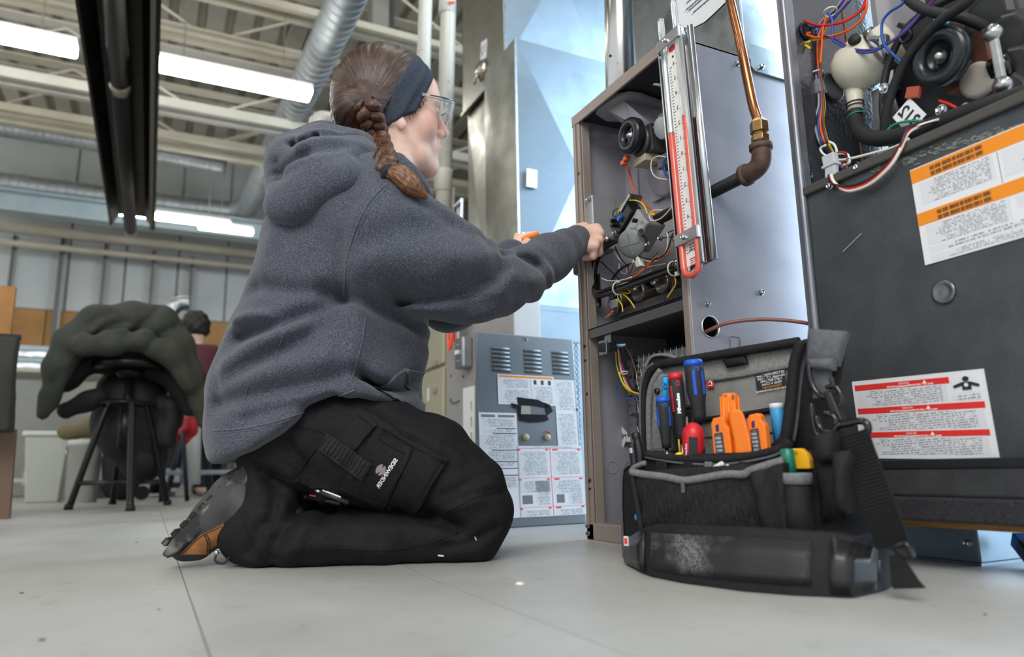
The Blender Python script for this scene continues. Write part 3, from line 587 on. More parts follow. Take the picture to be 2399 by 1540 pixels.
# ---- manifold pipe and burners
mp = [A(1465, 556, .862), A(1440, 562, .858), A(1412, 582, .856), A(1393, 615, .855), A(1389, 650, .854), A(1391, 676, .853), A(1405, 689, .852), A(1440, 678, .852), A(1520, 649, .852), A(1592, 622, .852)]
MB().tube(bez(mp, 10), .0095, 18).build('manifold_pipe', MATS['black_gloss'], fur, smooth=True)
MB().box(tuple(A(1405, 720, .863)-V3(.002, .004, 0)), tuple(A(1405, 720, .863)+V3(.002, .004, .075))).build('manifold_bracket', MATS['black_plastic'], fur)
screw(A(1399, 715, .858), (-1, 0, 0), .007, fur)
bm_ = M('burner_steel', '8E8B8A', .38, .7, '6B6867', 20)
for k in range(4):
    y = 1.285-k*.08; q = V3(.93, y, .505)
    MB().lathe(q, (-1, 0, 0), [(-.03, .016), (.02, .016), (.035, .021), (.04, .021), (.04, .017), (.02, .013)], 22).build('burner', bm_, fur, smooth=True)
    MB().cyl((.895, y, .505), (.862, y, .525), .006, n=12).build('orifice', MATS['zinc'], fur, smooth=True)
MB().box((.90, Y0+.01, .468), (.963, Y1-.03, .486)).build('burner_tray', bm_, fur, bevel=.002)
MB().box((.9, Y0+.01, .525), (.963, Y1-.035, .53)).build('burner_shield', bm_, fur, bevel=.001)
for u, v, s in ((1534, 661, .008), (1488, 676, .008)): MB().lathe(A(u, v, .87), (-1, 0, 0), [(-.01, s*.7), (0, s), (.006, s*.8), (.008, 0)], 16).build('flame_sensor', MATS['alu'], fur, smooth=True)
MB().obox(A(1440, 712, .88), V3(.004, 0, 0), V3(0, .011, 0), V3(0, 0, .009)).build('sensor_block', MATS['white_plastic'], fur, bevel=.002)
for u, v in ((1487, 600), (1496, 610)): MB().obox(A(u, v, .872), V3(.006, 0, 0), V3(0, .008, 0), V3(0, .006, .016)).build('plug', M('nylon', 'CFCFC6', .4), fur, bevel=.002)
# ---- wires
WC = {'orange': 'D8561C', 'white': 'D4D2C8', 'black': '141414', 'yellow': 'DDBE22', 'blue': '1B4C9C', 'brown': '5E3A2B', 'purple': '5A2A6E', 'red': 'C0201F', 'grey': '8B8880', 'green': '1E8468', 'ltblue': '8DB4CF'}
def wire(parent, col, pts, r=.0014, X=None, n=6):
    P = [A(*p) if len(p) == 3 else A(p[0], p[1], X) for p in pts]; return MB().tube(bez(P, 7), r, n).build('wire', M('wire_'+col, WC[col], .4), parent, smooth=True, fixn=False)
W = lambda col, X, *pts, r=.0014: wire(fur, col, pts, r, X)
W('orange', .90, (1468, 388), (1476, 415), (1484, 445), (1500, 472), (1527, 493), (1545, 505)); W('orange', .905, (1474, 392), (1480, 425), (1490, 455), (1510, 478), (1535, 498))
W('white', .885, (1575, 372), (1545, 366), (1528, 375), (1526, 398), (1538, 416), (1565, 421)); W('blue', .88, (1575, 358), (1558, 375), (1557, 395), (1566, 415), (1578, 430)); W('blue', .885, (1572, 360), (1553, 380), (1555, 402), (1570, 425))
W('yellow', .86, (1448, 505), (1452, 487), (1468, 472), (1490, 470), (1508, 480), (1517, 502)); W('black', .862, (1450, 515), (1436, 505), (1440, 492), (1455, 487), (1470, 480))
W('white', .86, (1582, 465), (1570, 490), (1548, 512), (1528, 517), (1521, 505), (1530, 494), (1552, 492)); W('black', .875, (1441, 578), (1446, 590), (1456, 608), (1470, 625), (1472, 640)); W('white', .88, (1438, 588), (1450, 606), (1466, 622), (1470, 640))
W('black', .868, (1492, 598), (1510, 606), (1535, 608), (1555, 598), (1568, 575), (1574, 550)); W('white', .87, (1495, 600), (1515, 611), (1540, 610), (1560, 590), (1565, 560), (1562, 545)); W('orange', .88, (1555, 600), (1566, 596), (1565, 586), (1556, 585))
W('black', .886, (1408, 612), (1420, 625), (1436, 640), (1450, 655)); W('black', .875, (1478, 617), (1460, 625), (1443, 640), (1430, 660)); W('black', .872, (1476, 620), (1455, 632), (1440, 650), (1437, 662)); W('red', .885, (1482, 620), (1480, 632), (1474, 642))
W('orange', .868, (1442, 662), (1462, 655), (1490, 640), (1512, 625), (1525, 612)); W('orange', .866, (1445, 668), (1470, 657), (1500, 640), (1520, 622), (1530, 608), (1545, 600)); W('black', .868, (1450, 660), (1475, 648), (1500, 636), (1525, 616), (1540, 600))
W('blue', .872, (1460, 655), (1480, 645), (1505, 630), (1530, 605), (1540, 590)); W('yellow', .874, (1520, 612), (1535, 602), (1540, 592)); W('grey', .866, (1465, 655), (1490, 644), (1515, 628), (1560, 618)); W('ltblue', .88, (1451, 618), (1451, 630), (1458, 640), (1466, 642))
W('brown', .864, (1580, 640), (1565, 650), (1545, 668), (1520, 682), (1495, 687), (1470, 684)); W('brown', .89, (1590, 560), (1578, 566), (1575, 550), (1582, 545)); W('brown', .9, (1588, 553), (1560, 557), (1540, 560)); W('blue', .9, (1588, 537), (1572, 542), (1560, 548))
W('purple', .86, (1439, 690), (1427, 702), (1426, 718), (1437, 738)); W('purple', .86, (1452, 685), (1466, 695), (1475, 705), (1480, 715)); W('purple', .858, (1578, 655), (1575, 675), (1566, 690), (1556, 705)); W('yellow', .858, (1580, 645), (1583, 665), (1574, 682), (1563, 698))
W('yellow', .856, (1446, 690), (1450, 705), (1457, 715), (1459, 731)); W('yellow', .858, (1455, 686), (1470, 698), (1480, 710), (1487, 722)); W('yellow', .86, (1440, 694), (1446, 688), (1458, 685), (1470, 688), (1477, 683), (1470, 679)); W('yellow', .86, (1435, 730), (1428, 738), (1418, 745)); W('red', .86, (1430, 728), (1425, 738), (1424, 744)); W('white', .864, (1408, 652), (1425, 658), (1450, 658), (1480, 650))
W('brown', .862, (1450, 700), (1448, 718), (1445, 735)); W('purple', .862, (1428, 733), (1432, 740), (1438, 738))
# cable ties round the manifold
def ring(parent, c, axd, r, rr, mat, name='cable_tie', flat=1):
    axd = nrm(axd); a1 = nrm(np.cross(axd, (.3, .2, 1))); a2 = np.cross(axd, a1); P = [np.asarray(c)+r*(math.cos(t)*a1+math.sin(t)*a2) for t in np.linspace(0, 2*math.pi, 22)[:-1]]
    return MB().tube(P, rr, 6, close=True).build(name, mat, parent, smooth=True, fixn=False)
NY = M('tie_nylon', 'CBC9C0', .4)
ring(fur, A(1448, 676, .852), (0, 1, .15), .0135, .0016, NY); ring(fur, A(1578, 630, .852), (0, 1, .15), .0135, .0016, NY); ring(fur, A(1391, 612, .855), (0, .2, 1), .0125, .0015, NY)
MB().tube(bez([A(1382, 606, .846), A(1376, 612, .842), A(1372, 620, .84), A(1364, 623, .84)], 5), .0015, 6).build('tie_tail', NY, fur, smooth=True); MB().obox(A(1586, 642, .848), V3(.003, 0, 0), V3(0, .004, 0), V3(0, 0, .004)).build('tie_head', NY, fur, bevel=.001)
# ---- lower compartment
MB().box((1.06, Y0+.003, .034), (1.063, Y1-.003, .436)).build('compartment_back', MATS['dark_steel'], fur)
for z, y in ((.145, 0), (.385, .02)):
    p = (X0+.065+y, Y1-.0032, z); MB().lathe(p, (0, -1, 0), [(0, .0135), (.0012, .0135), (.0012, .0125), (0, .0125)], 26, cap=False).build('knockout_ring', MATS['inner_grey'], fur, smooth=True)
# pleated filter behind a wire grille
FX = .925; flt = MB(); nz = 26
for k in range(nz): z0 = .05+.33*k/nz; z1 = .05+.33*(k+1)/nz; zm = (z0+z1)/2; flt.add([(FX+.02, Y0+.02, z0), (FX+.02, Y1-.055, z0), (FX+.006, Y1-.055, zm), (FX+.006, Y0+.02, zm), (FX+.02, Y1-.055, z1), (FX+.02, Y0+.02, z1)], [(0, 1, 2, 3), (3, 2, 4, 5)])
f_ = flt.build('filter_media', M('filter_white', 'D6D8D9', .85), fur)
for k in range(26):
    for s in (-1, 1):
        ya = Y0+.02+k*.018-.12; P = [V3(FX+.003, ya+s*t*.09+(.1 if s < 0 else 0), .05+.33*t) for t in np.linspace(0, 1, 12)]; P = [q+V3(0, .002*((i % 2)*2-1), 0) for i, q in enumerate(P)]; P = [q for q in P if Y0+.02 < q[1] < Y1-.055]
        if len(P) > 2: MB().tube(P, .0005, 4).build('grille_wire', MATS['zinc'], f_)
for a, b in (((1468, 1020), (1452, 1000)), ((1452, 1000), (1442, 985)), ((1468, 1020), (1452, 1060)), ((1468, 1030), (1490, 1030)), ((1490, 1030), (1520, 990)), ((1490, 1030), (1520, 1070))):
    p, q = A(*a, FX), A(*b, FX); d = nrm(q-p); MB().obox((p+q)/2, (q-p)/2, np.cross(d, (1, 0, 0))*.005, V3(.001, 0, 0)).build('filter_strut', MATS['white_plastic'], f_)
for k in range(17):
    z = .05+k*.0205; MB().obox((FX-.004, Y1-.05, z+.009), V3(.004, 0, 0), V3(0, .007, .0025*(1 if k % 2 else -1)), V3(0, 0, .008)).build('filter_edge_tooth', M('tooth_grey', '6F7276', .6), f_)
# door switch on its bracket
p = A(1418, 797, X0+.01); MB().obox(A(1425, 795, X0+.012), V3(.001, 0, 0), V3(0, .012, 0), V3(0, 0, .022)).build('switch_bracket', MATS['galv'], fur)
sb = MB(); q = A(1413, 815, X0-.004); sb.obox(q, V3(.002, 0, 0), V3(0, .014, 0), V3(0, 0, .015)); sw = sb.build('door_switch', MATS['galv'], fur, bevel=.001)
MB().obox(q-V3(.004, 0, 0), V3(.004, 0, 0), V3(0, .008, 0), V3(0, 0, .009)).build('rocker', MATS['black_plastic'], sw, bevel=.002); MB().obox(q+V3(.012, -.012, 0), V3(.01, 0, 0), V3(0, .006, 0), V3(0, 0, .009)).build('switch_body', MATS['black_plastic'], sw, bevel=.001)
MB().tube([A(1444, 810, .85), A(1456, 810, .85), A(1464, 808, .85)], [.004, .0035, .0025], 10).build('spade_connector', M('pale_blue', '8AA9C4', .4), fur, smooth=True)
for k, (col, dx) in enumerate((('black', 0), ('yellow', -4), ('white', 3), ('orange', 6), ('purple', 9), ('brown', 2), ('black', 12))):
    W(col, .87+.002*k, (1445+dx*.6, 815), (1448+dx, 850), (1455+dx, 880), (1466+dx, 905), (1485+dx*.5, 925), (1500, 930+k), r=.0013)
W('brown', .868, (1464, 810), (1478, 835), (1490, 870), (1502, 905)); W('blue', .862, (1458, 895), (1445, 910), (1447, 928), (1465, 935), (1500, 930)); W('black', .872, (1462, 820), (1478, 850), (1483, 890), (1486, 920)); W('brown', .875, (1486, 915), (1488, 938), (1498, 940), (1500, 922)); W('yellow', .862, (1450, 872), (1458, 895), (1475, 915), (1500, 924), r=.0017)
ring(fur, A(1462, 874, .87), (.1, .3, 1), .0075, .0015, NY)
# screws and punched knockout on the near side panel
for u, v in ((1657, 712), (1783, 686), (1727, 150)): screw(pY(u, v, Y0), (0, -1, 0), .0062, fur)
kq = [pY(u, v, Y0-.0006) for u, v in ((1711, 788), (1733, 791), (1736, 818), (1714, 820))]
for a, b in zip(kq, kq[1:]+kq[:1]): MB().tube([a+(b-a)*.05, b-(b-a)*.05], .0007, 5).build('punch_line', MATS['zinc'], fur)
cb = thing('cable', hc, 'brown thermostat cable looping out of the hole in the furnace side', 'cable')
MB().tube(bez([hc+V3(.0, .03, -.01), pY(1668, 771, .968), pY(1705, 757, .94), pY(1770, 749, .91), pY(1830, 750, .88), pY(1892, 758, .85), pY(1940, 772, .83)], 8), .0034, 10).build('cable_sheath', M('brown_sheath', '7B5249', .45), cb, smooth=True)
# ================================================================ gas line
gl = thing('gas_pipe', (.9, .853, .6), 'black iron gas pipe with rusty elbow and bent copper tube', 'pipe')
MB().cyl((.9, 1.15, .642), (.9, .868, .642), .0118, n=20).build('iron_pipe', M('iron_black', '1D1A18', .45, .4, '4A3527', 40, (.5, .75), .3, 60, (1, .15, 1)), gl, smooth=True)
el = V3(.9, .853, .642); rust = M('rust_iron', '5B443B', .65, .2, '46332C', 60, bump=.3, bscale=200)
MB().tube(bez([el+V3(0, .03, 0), el+V3(0, .012, .001), el+V3(0, -.002, .008), el+V3(0, -.006, .022), el+V3(0, -.006, .036)], 6), .0165, 20).build('elbow', rust, gl, smooth=True)
for c_, d in ((el+V3(0, .027, 0), (0, 1, 0)), (el+V3(0, -.006, .03), (0, 0, 1))): MB().lathe(c_, d, [(0, .0165), (.001, .0195), (.01, .0195), (.011, .015)], 22).build('elbow_bead', rust, gl, smooth=True)
text_mesh('MI', .013, el+V3(-.0168, -.004, .016), nrm((0, -.5, .8)), nrm((0, .8, .5)), (-1, 0, 0), rust, gl, mirror=True)
tcn = el+V3(0, -.006, .038); brass = M('brass', '9A7A4C', .3, 1, '7E6848', 30)
MB().lathe(tcn, (0, 0, 1), [(0, .0125), (.004, .0125), (.004, .0115), (.008, .0125)], 20).build('pipe_thread', MATS['zinc'], gl, smooth=True)
MB().lathe(tcn+V3(0, 0, .007), (0, 0, 1), [(0, .0145), (.001, .0155), (.011, .0155), (.012, .0145)], 6).build('hex_adapter', brass, gl, bevel=.001)
MB().lathe(tcn+V3(0, 0, .02), (0, 0, 1), [(0, .012), (.003, .0125), (.004, .016), (.022, .016), (.027, .0125), (.03, .0095)], 6).build('flare_nut', brass, gl, bevel=.001)
top = tcn+V3(0, 0, .045); cp = [top, pX(1765, 250, .9), pX(1752, 190, .9), pX(1740, 130, .9), pX(1728, 75, .902), pX(1716, 25, .905), pX(1708, -20, .91), pX(1700, -120, .92), pX(1695, -300, .95)]
MB().tube(bez(cp, 8), .0085, 16).build('copper_tube', M('copper', 'A5714F', .22, 1, '8A5B40', 14), gl, smooth=True)
# ================================================================ U-tube manometer strapped at the furnace corner
mx = .812; man = thing('manometer', A(1622, 620, mx), 'tall U-tube manometer with red fluid at the furnace corner', 'manometer')
def MP(u, v, d=0): return A(u, v, mx+d)
T0, B0 = MP(1570, 95), MP(1620, 620); ad = nrm(T0-B0); wd_ = nrm(V3(0, 1, 0)-ad*ad[1])   # wd points to +Y (left in view)
Lm = np.linalg.norm(T0-B0)
def MM(s, w, d=0): return B0+ad*(s*Lm)+wd_*w-V3(d, 0, 0)
sp = MB(); sp.obox(MM(.5, 0, -.004), ad*Lm/2*1.0, wd_*.016, V3(.0008, 0, 0)); sp.build('scale_plate', M('scale_white', 'E4E3DE', .4), man)
ch = MB(); ch.obox(MM(.5, -.008, -.012), ad*Lm/2*1.02, wd_*.042, V3(.0015, 0, 0)); ch.obox(MM(.5, .034, -.006), ad*Lm/2*1.02, wd_*.0015, V3(.008, 0, 0)); ch.build('channel', MATS['alu'], man)
ch = MB(); ch.cyl(MM(-.01, -.049, -.006), MM(1.0, -.049, -.006), .006, n=14); ch.build('channel_lip', MATS['alu'], man, smooth=True)
ch = MB(); ch.obox(MM(.5, -.030, .0), ad*Lm/2*1.03, wd_*.005, V3(.004, 0, 0)); ch.build('rail', MATS['alu'], man, bevel=.002)
gls = M('clear_tube', 'F4F6F6', .05, trans=.92, ior=1.3); red = M('red_fluid', 'FF4B1A', .15, coat=.2)
tw, tr = .0205, .0062
ut = [MM(1.13, tw)]+[MM(1.0-k*.1, tw) for k in range(0, 11)]+[MM(-.03, tw*.8), MM(-.045, 0), MM(-.03, -tw*.8)]+[MM(k*.1, -tw) for k in range(0, 11)]+[MM(1.16, -tw)]
MB().tube(ut, tr, 14, cap=False).build('glass_tube', gls, man, smooth=True, fixn=False)
rf = [MM(.585, tw)]+[MM(.5-k*.1, tw) for k in range(0, 6)]+[MM(-.03, tw*.8), MM(-.045, 0), MM(-.03, -tw*.8)]+[MM(k*.1, -tw) for k in range(0, 6)]+[MM(.615, -tw)]
MB().tube(rf, tr*.93, 12).build('fluid', red, man, smooth=True, fixn=False)
for s, w in ((.585, tw), (.615, -tw)): MB().cyl(MM(s, w), MM(s+.006, w), tr*.94, n=12).build('meniscus', M('meniscus', 'A81E22', .2), man)
for k in range(61):
    s = .055+k*.0138
    for sd in (1, -1):
        L_ = .0075 if k % 5 == 0 else .0045
        MB().obox(MM(s, sd*(.0128-L_/2), -.003), ad*.0004, wd_*L_/2, V3(.0003, 0, 0)).build('scale_tick', MATS['ink'], man)
for k in range(13):
    text_mesh(str(abs(6-k) if k < 12 else 6), .011, MM(.064+k*.069, 0, -.0028), -wd_, ad, (-1, 0, 0), MATS['ink'], man, 'scale_numeral')
for s0, mt_, nr in ((.015, 'B02A30', 4), (.075, '5A5C60', 3)):
    a_ = MM(s0, .009, -.0028); MB().obox(MM(s0, 0, -.0031), ad*.0075, wd_*.009, V3(.0002, 0, 0)).build('fine_print', printed('man_print'+mt_, 'E4E3DE', mt_, 14, nr, .6, .42, margin=.02), man, uvq=(MM(s0, .009, -.003)-ad*.0075, -wd_*.018, ad*.015))
MB().prism([(math.cos(a)*.010, math.sin(a)*.0065) for a in np.linspace(0, 2*math.pi, 20)[:-1]], MM(.965, 0, -.0032), -wd_, ad, (-.0004, 0, 0)).build('maker_badge', MATS['red_print'], man)
MB().cyl(MM(.925, 0, -.0035), MM(.925, 0, -.0022), .0022, n=10).build('scale_hole', MATS['dark_steel'], man)
for s in (1.0, .115):
    br = MB(); br.obox(MM(s, 0, .0065), ad*.011, wd_*.030, V3(.0012, 0, 0)); br.obox(MM(s, .030, 0), ad*.011, wd_*.0012, V3(.007, 0, 0)); br.obox(MM(s, -.030, 0), ad*.011, wd_*.0012, V3(.007, 0, 0)); br.build('clamp_bracket', MATS['alu'], man, bevel=.001); screw(MM(s, .004, .0075), (-1, 0, 0), .0052, man)
# ================================================================ plenum, flue, paper on the open furnace
pl = thing('supply_plenum', (1.2, 1.15, Z1), 'galvanised plenum standing on top of the open furnace', 'plenum')
MB().box((1.013, .98, Z1+.002), (1.55, 1.33, 2.2)).build('plenum_box', MATS['galv'], pl, bevel=.002); MB().box((1.008, .974, Z1), (1.018, .986, 2.2)).build('corner_seam', MATS['zinc'], pl, bevel=.002)
MB().prism([(1.02, .905), (1.03, .897), (1.5, .897), (1.5, .955), (1.02, .955)], (0, .966, .02), (1, 0, 0), (0, 0, 1), (0, .005, 0)).build('drip_flange', MATS['galv'], pl); screw(pY(1784, 157, .966), (0, -1, 0), .006, pl)
pp = [pX(u, v, 1.011) for u, v in ((1576, -210), (1584, 35), (1588, 52), (1597, 61), (1611, 67), (1630, 62), (1650, 52), (1668, 36), (1690, 15), (1712, -8), (1704, -320))]
no = thing('paper_notice', pp[4], 'white paper notice with curled lower edge taped to the plenum', 'paper')
MB().quadbox(pp, (-1, 0, 0), .0006).build('sheet', MATS['paper'], no)
for i, (u0, v0, u1, v1) in enumerate(((1619, 33, 1662, -2), (1609, 28, 1650, -6), (1603, 26, 1640, -4), (1606, 9, 1628, -8))):   # typed lines too small to read
    a_, b_ = pX(u0, v0, 1.0095), pX(u1, v1, 1.0095); b_[2] = a_[2]; d_ = b_-a_; MB().quadbox([a_-V3(0, 0, .0022), b_-V3(0, 0, .0022), b_+V3(0, 0, .0022), a_+V3(0, 0, .0022)], (-1, 0, 0), .0003).build('typed_line', printed('typed', 'DCDDE0', '4A4C52', 60, 1, .8, .45, margin=.0), no, uvq=(a_-V3(0, 0, .0022), d_, V3(0, 0, .0044)))
flu = thing('flue_pipe', (1.22, 1.6, .9), 'shiny galvanised flue pipe rising behind the open furnace', 'pipe')
fa, fb = pY(1457, 190, 1.5), pY(1453, 0, 1.5); d = nrm(fb-fa); MB().tube([fa-d*.7, fb+d*1.2], .045, 30).build('flue_section', M('flue_steel', 'C5C2BC', .2, 1, 'ABA8A2', 3, stretch=(1, 1, .1)), flu, smooth=True)
hp = pY(1430, 131, 1.45); MB().cyl(hp, hp+nrm(CAM-hp)*.003, .004, n=12).build('test_hole', MATS['ink'], flu)
# ================================================================ second furnace in the row, nearest the camera
GX, GY0, GY1 = .95, .27, .822
def G(u, v, d=0): return pX(u, v, GX+d)
gf_ = thing('grey_furnace', (GX, .55, .14), 'dark grey furnace with open blower compartment and warning labels', 'furnace')
M('gf_paint', '4A4D50', .42, .3, '404346', 18, (.35, .65), .25, 300, rvar=.06); M('gf_inner', '53555B', .25, .6, '484A50', 10, (.3, .7), .5, 120); M('gf_post', '6E7178', .35, .6, '7E8188', 12); M('gf_back', 'A7A6A8', .35, .6, '97979A', 4)
zl = .585   # ledge height
fp = MB(); fp.box((GX, GY0, .145), (GX+.004, GY1-.004, zl)); fp.build('blower_door', MATS['gf_paint'], gf_, bevel=.002)
MB().box((GX-.008, GY0, zl-.004), (GX+.02, GY1-.006, zl+.012)).build('door_ledge', M('gf_ledge', '4A4744', .5, .2), gf_, bevel=.003)
MB().box((GX+.004, GY1-.004, .145), (GX+.30, GY1, 1.25)).build('side_panel', MATS['gf_inner'], gf_)
lp = MB(); lp.box((GX-.006, GY1-.012, .145), (GX+.02, GY1+.002, 1.25)); lp.cyl((GX-.004, GY1-.012, .145), (GX-.004, GY1-.012, 1.25), .006, n=14); lp.build('front_post', MATS['gf_post'], gf_, bevel=.002)
MB().box((GX+.004, GY0, .14), (GX+.30, GY1, .146)).build('base_pan', MATS['gf_paint'], gf_); MB().box((GX-.012, GY0, .135), (GX+.01, GY1, .148)).build('bottom_rail', MATS['black_rubber'], gf_, bevel=.002)
bx = GX+.24; MB().box((bx, GY0, zl), (bx+.004, GY1-.03, 1.25)).build('heat_panel', MATS['gf_back'], gf_)
MB().box((bx-.02, GY1-.03, zl), (bx+.004, GY1-.02, 1.25)).build('panel_return', MATS['gf_back'], gf_)
# rusty seams on the side wall
for u0, v0, u1, v1 in ((1970, 0, 1985, 100), (2010, 310, 2020, 380)):
    a, b = pY(u0, v0, GY1-.005), pY(u1, v1, GY1-.005); MB().tube([a, (a+b)/2+V3(.001, 0, 0), b], .0016, 6).build('rust_seam', M('rust_seam', '8A5A33', .8), gf_)
for u, v, r in ((1948, 205, .022), (1886, 75, .012)):
    p = pY(u, v, GY1-.006); MB().lathe(p, (0, -1, 0), [(0, r*1.25), (.004, r*1.25), (.005, r*1.1), (.003, r), (.003, 0)], 30).build('rubber_grommet', MATS['black_plastic'], gf_, smooth=True)
for u, v in ((2005, 390), (1893, 410), (1872, 250)): p = pY(u, v, GY1-.006); MB().lathe(p, (0, -1, 0), [(0, .008), (.005, .007), (.006, 0)], 16).build('plug_button', MATS['black_plastic'], gf_, smooth=True)
screw(G(2009, 393, -.004), (-1, 0, 0), .006, gf_); screw(G(1945, 437, -.008), (-1, 0, 0), .006, gf_)
p = G(2211, 685, -.001); MB().lathe(p, (-1, 0, 0), [(0, .0165), (.002, .0165), (.0025, .013), (.0015, .011), (.0018, .006), (.0018, 0)], 30).build('knob_recess', M('gf_knob', '6A6D70', .25, .7), gf_, smooth=True)
# draft inducer: black round housing, cooling wheel, motor
IC = G(2235, 130, .15); iax = nrm((-1, .05, -.12)); i1 = nrm(np.cross(iax, (0, 0, 1))); i2 = np.cross(iax, i1)
ind = MB(); ind.lathe(IC-iax*.06, iax, [(-.03, .06), (-.03, .13), (.0, .134), (.03, .132), (.045, .12), (.05, .1), (.044, .085), (.05, .06), (.05, 0)], 48); inn = ind.build('inducer_housing', M('inducer_black', '232425', .38, 0, '1B1C1D', 14), gf_, smooth=True)
for k in range(14):
    a = k*math.pi/7; d = math.cos(a)*i1+math.sin(a)*i2; MB().obox(IC-iax*.02+d*.12, d*.016, np.cross(iax, d)*.004, iax*.012).build('housing_rib', MATS['inducer_black'], inn, bevel=.001)
WCN = G(2203, 133, .055); wr_ = .044
wl = MB(); wl.lathe(WCN, iax, [(-.014, wr_*.55), (-.015, wr_*.8), (-.01, wr_), (.004, wr_*1.03), (.011, wr_*.94), (.013, wr_*.76), (.011, wr_*.54), (.003, wr_*.5), (-.004, wr_*.48), (-.004, 0)], 44); wl = wl.build('cooling_wheel', M('wheel_dark', '1C2023', .25), gf_, smooth=True)
MB().lathe(WCN+iax*-.004, iax, [(0, .011), (.006, .01), (.008, .006), (.014, .006), (.014, 0)], 18).build('hub_clip', MATS['zinc'], wl, smooth=True)
mcn = WCN-iax*.055+V3(0, -.012, -.012); MB().obox(mcn, iax*.022, i1*.038, i2*.034).build('motor_stack', M('stack_rust', '6B4532', .5, .4, '4E3527', 30), gf_, bevel=.004)
MB().lathe(mcn-V3(0, .012, .035), iax, [(-.02, .026), (.02, .026), (.022, .02), (.022, 0)], 24).build('motor_coil', M('coil_wrap', 'A39C92', .5), gf_, smooth=True); MB().lathe(mcn-V3(.005, .05, .03), (0, -1, .1), [(-.02, .022), (.0, .022), (.006, .017), (.006, 0)], 22).build('coil_cap', MATS['black_gloss'], gf_, smooth=True)
ba, bb = G(2326, 78, .05), G(2349, 200, .05); MB().obox((ba+bb)/2, (bb-ba)/2, V3(0, .006, 0), V3(.004, 0, 0)).build('motor_arm', MATS['valve_cast'], gf_, bevel=.003)
for q in (ba, bb): MB().lathe(q, (-1, 0, 0), [(-.004, .012), (.004, .012), (.005, .008), (.009, .008), (.009, 0)], 20).build('arm_boss', MATS['zinc'], gf_, smooth=True)
for k, (u, v) in enumerate(((2375, 90), (2390, 170), (2370, 230), (2330, 40))): MB().lathe(G(u, v, .12), iax, [(-.03, .04), (.01, .04), (.02, .03), (.02, 0)], 10).build('scroll_segment', MATS['inducer_black'], gf_, bevel=.004)
p = G(2125, 85, .07); MB().lathe(p, iax, [(0, .011), (.006, .011), (.006, .008), (0, .008)], 20, cap=False).build('gasket_ring', MATS['inducer_black'], inn, smooth=True)
MB().obox(G(2205, 52, .085), i1*.011, i2*.011, iax*.002).build('blue_sticker', M('blue_sticker', '3F9FE0', .5), inn, bevel=.003)
for u, v in ((2071, 207), (2262, 255), (2205, 258)): screw(G(u, v, .06), (-1, 0, 0), .009, gf_)
st = G(2130, 272, .055); e_ = nrm((0, -.86, .5)); f_2 = nrm(np.cross(e_, (1, 0, 0))); MB().obox(st, e_*.018, f_2*.022, V3(.0006, 0, 0)).build('number_tag', MATS['paper'], gf_); text_mesh('312', .026, st, nrm((0, -.6, -.9)), nrm((0, -.9, .6)), (-1, 0, 0), MATS['ink'], gf_, 'lettering', depth=.0012, bold=.0006)
MB().obox(G(2140, 217, .055), V3(.004, 0, 0), V3(0, .01, .004), V3(0, -.003, .008)).build('spade_terminal', M('terminal_red', 'A24A36', .4), gf_, bevel=.001)
# condensate trap (cream plastic) with clamp
cr = M('cream_plastic', 'C2BDAB', .35); tq = G(2030, 140, .09)
ct = MB(); ct.lathe(tq, (.25, -1, .35), [(-.055, .004), (-.053, .02), (-.045, .033), (-.03, .042), (-.005, .045), (.015, .04), (.02, .036), (.05, .033), (.052, 0)], 32); ct = ct.build('trap_body', cr, gf_, smooth=True)
MB().tube([tq+V3(0, .028, -.02), G(2003, 240, .08), G(2004, 262, .08)], [.018, .0125, .012], 18).build('trap_outlet', cr, ct, smooth=True); MB().cyl(G(2020, 110, .07), G(2003, 95, .05), .008, .007, 14).build('trap_port', cr, ct, smooth=True); MB().cyl(G(2006, 97, .054), G(1998, 90, .045), .0095, .0095, 14).build('port_cap', MATS['black_rubber'], ct, smooth=True)
tax = nrm((.25, -1, .35)); MB().lathe(tq+tax*.02, tax, [(0, .038), (0, .04), (.014, .04), (.014, .038)], 32, cap=False).build('hose_clamp', MATS['alu'], gf_, smooth=True)
MB().cyl(G(2035, 88, .055), G(2062, 90, .055), .005, n=12).build('clamp_screw', MATS['zinc'], gf_); MB().obox(G(2072, 95, .055), V3(.006, 0, 0), V3(0, .006, 0), V3(0, 0, .008)).build('clamp_box', MATS['zinc'], gf_, bevel=.001)
for z in (0, .006): ring(gf_, G(2004, 250, .08)+V3(0, 0, z), (0, 0, 1), .0135, .0011, MATS['dark_steel'], 'spring_clip')
ring(gf_, G(2006, 272, .08), (0, .1, 1), .0145, .0012, M('wire_green', WC['green'], .4), 'green_wire_tie')
def tubeg(name, mat, r, d, pts, n=12): return MB().tube(bez([G(p[0], p[1], p[2] if len(p) > 2 else d) for p in pts], 8), r, n).build(name, mat, gf_, smooth=True, fixn=False)
BR = MATS['black_rubber']
tubeg('drain_hose', BR, .0125, .07, ((2004, 262, .08), (2005, 285, .075), (2018, 312, .06), (2050, 325, .05), (2100, 320, .045), (2170, 300, .04), (2250, 270, .035), (2330, 243, .03), (2420, 215, .03)), 16)
tubeg('sensor_hose', BR, .007, .05, ((2070, 330, .06), (2075, 270, .05), (2095, 200, .045), (2130, 130, .04), (2190, 60, .035), (2260, 10, .03), (2300, -30, .03)))
tubeg('sensor_hose', BR, .008, .06, ((2120, -10, .05), (2150, 15, .05), (2200, 32, .055), (2245, 38, .06), (2290, 55, .08), (2320, 70, .1)))
tubeg('frame_strip', MATS['inducer_black'], .006, .07, ((2075, 320, .08), (2068, 230, .08), (2085, 140, .08), (2130, 60, .08), (2200, 10, .08), (2260, -20, .08)))
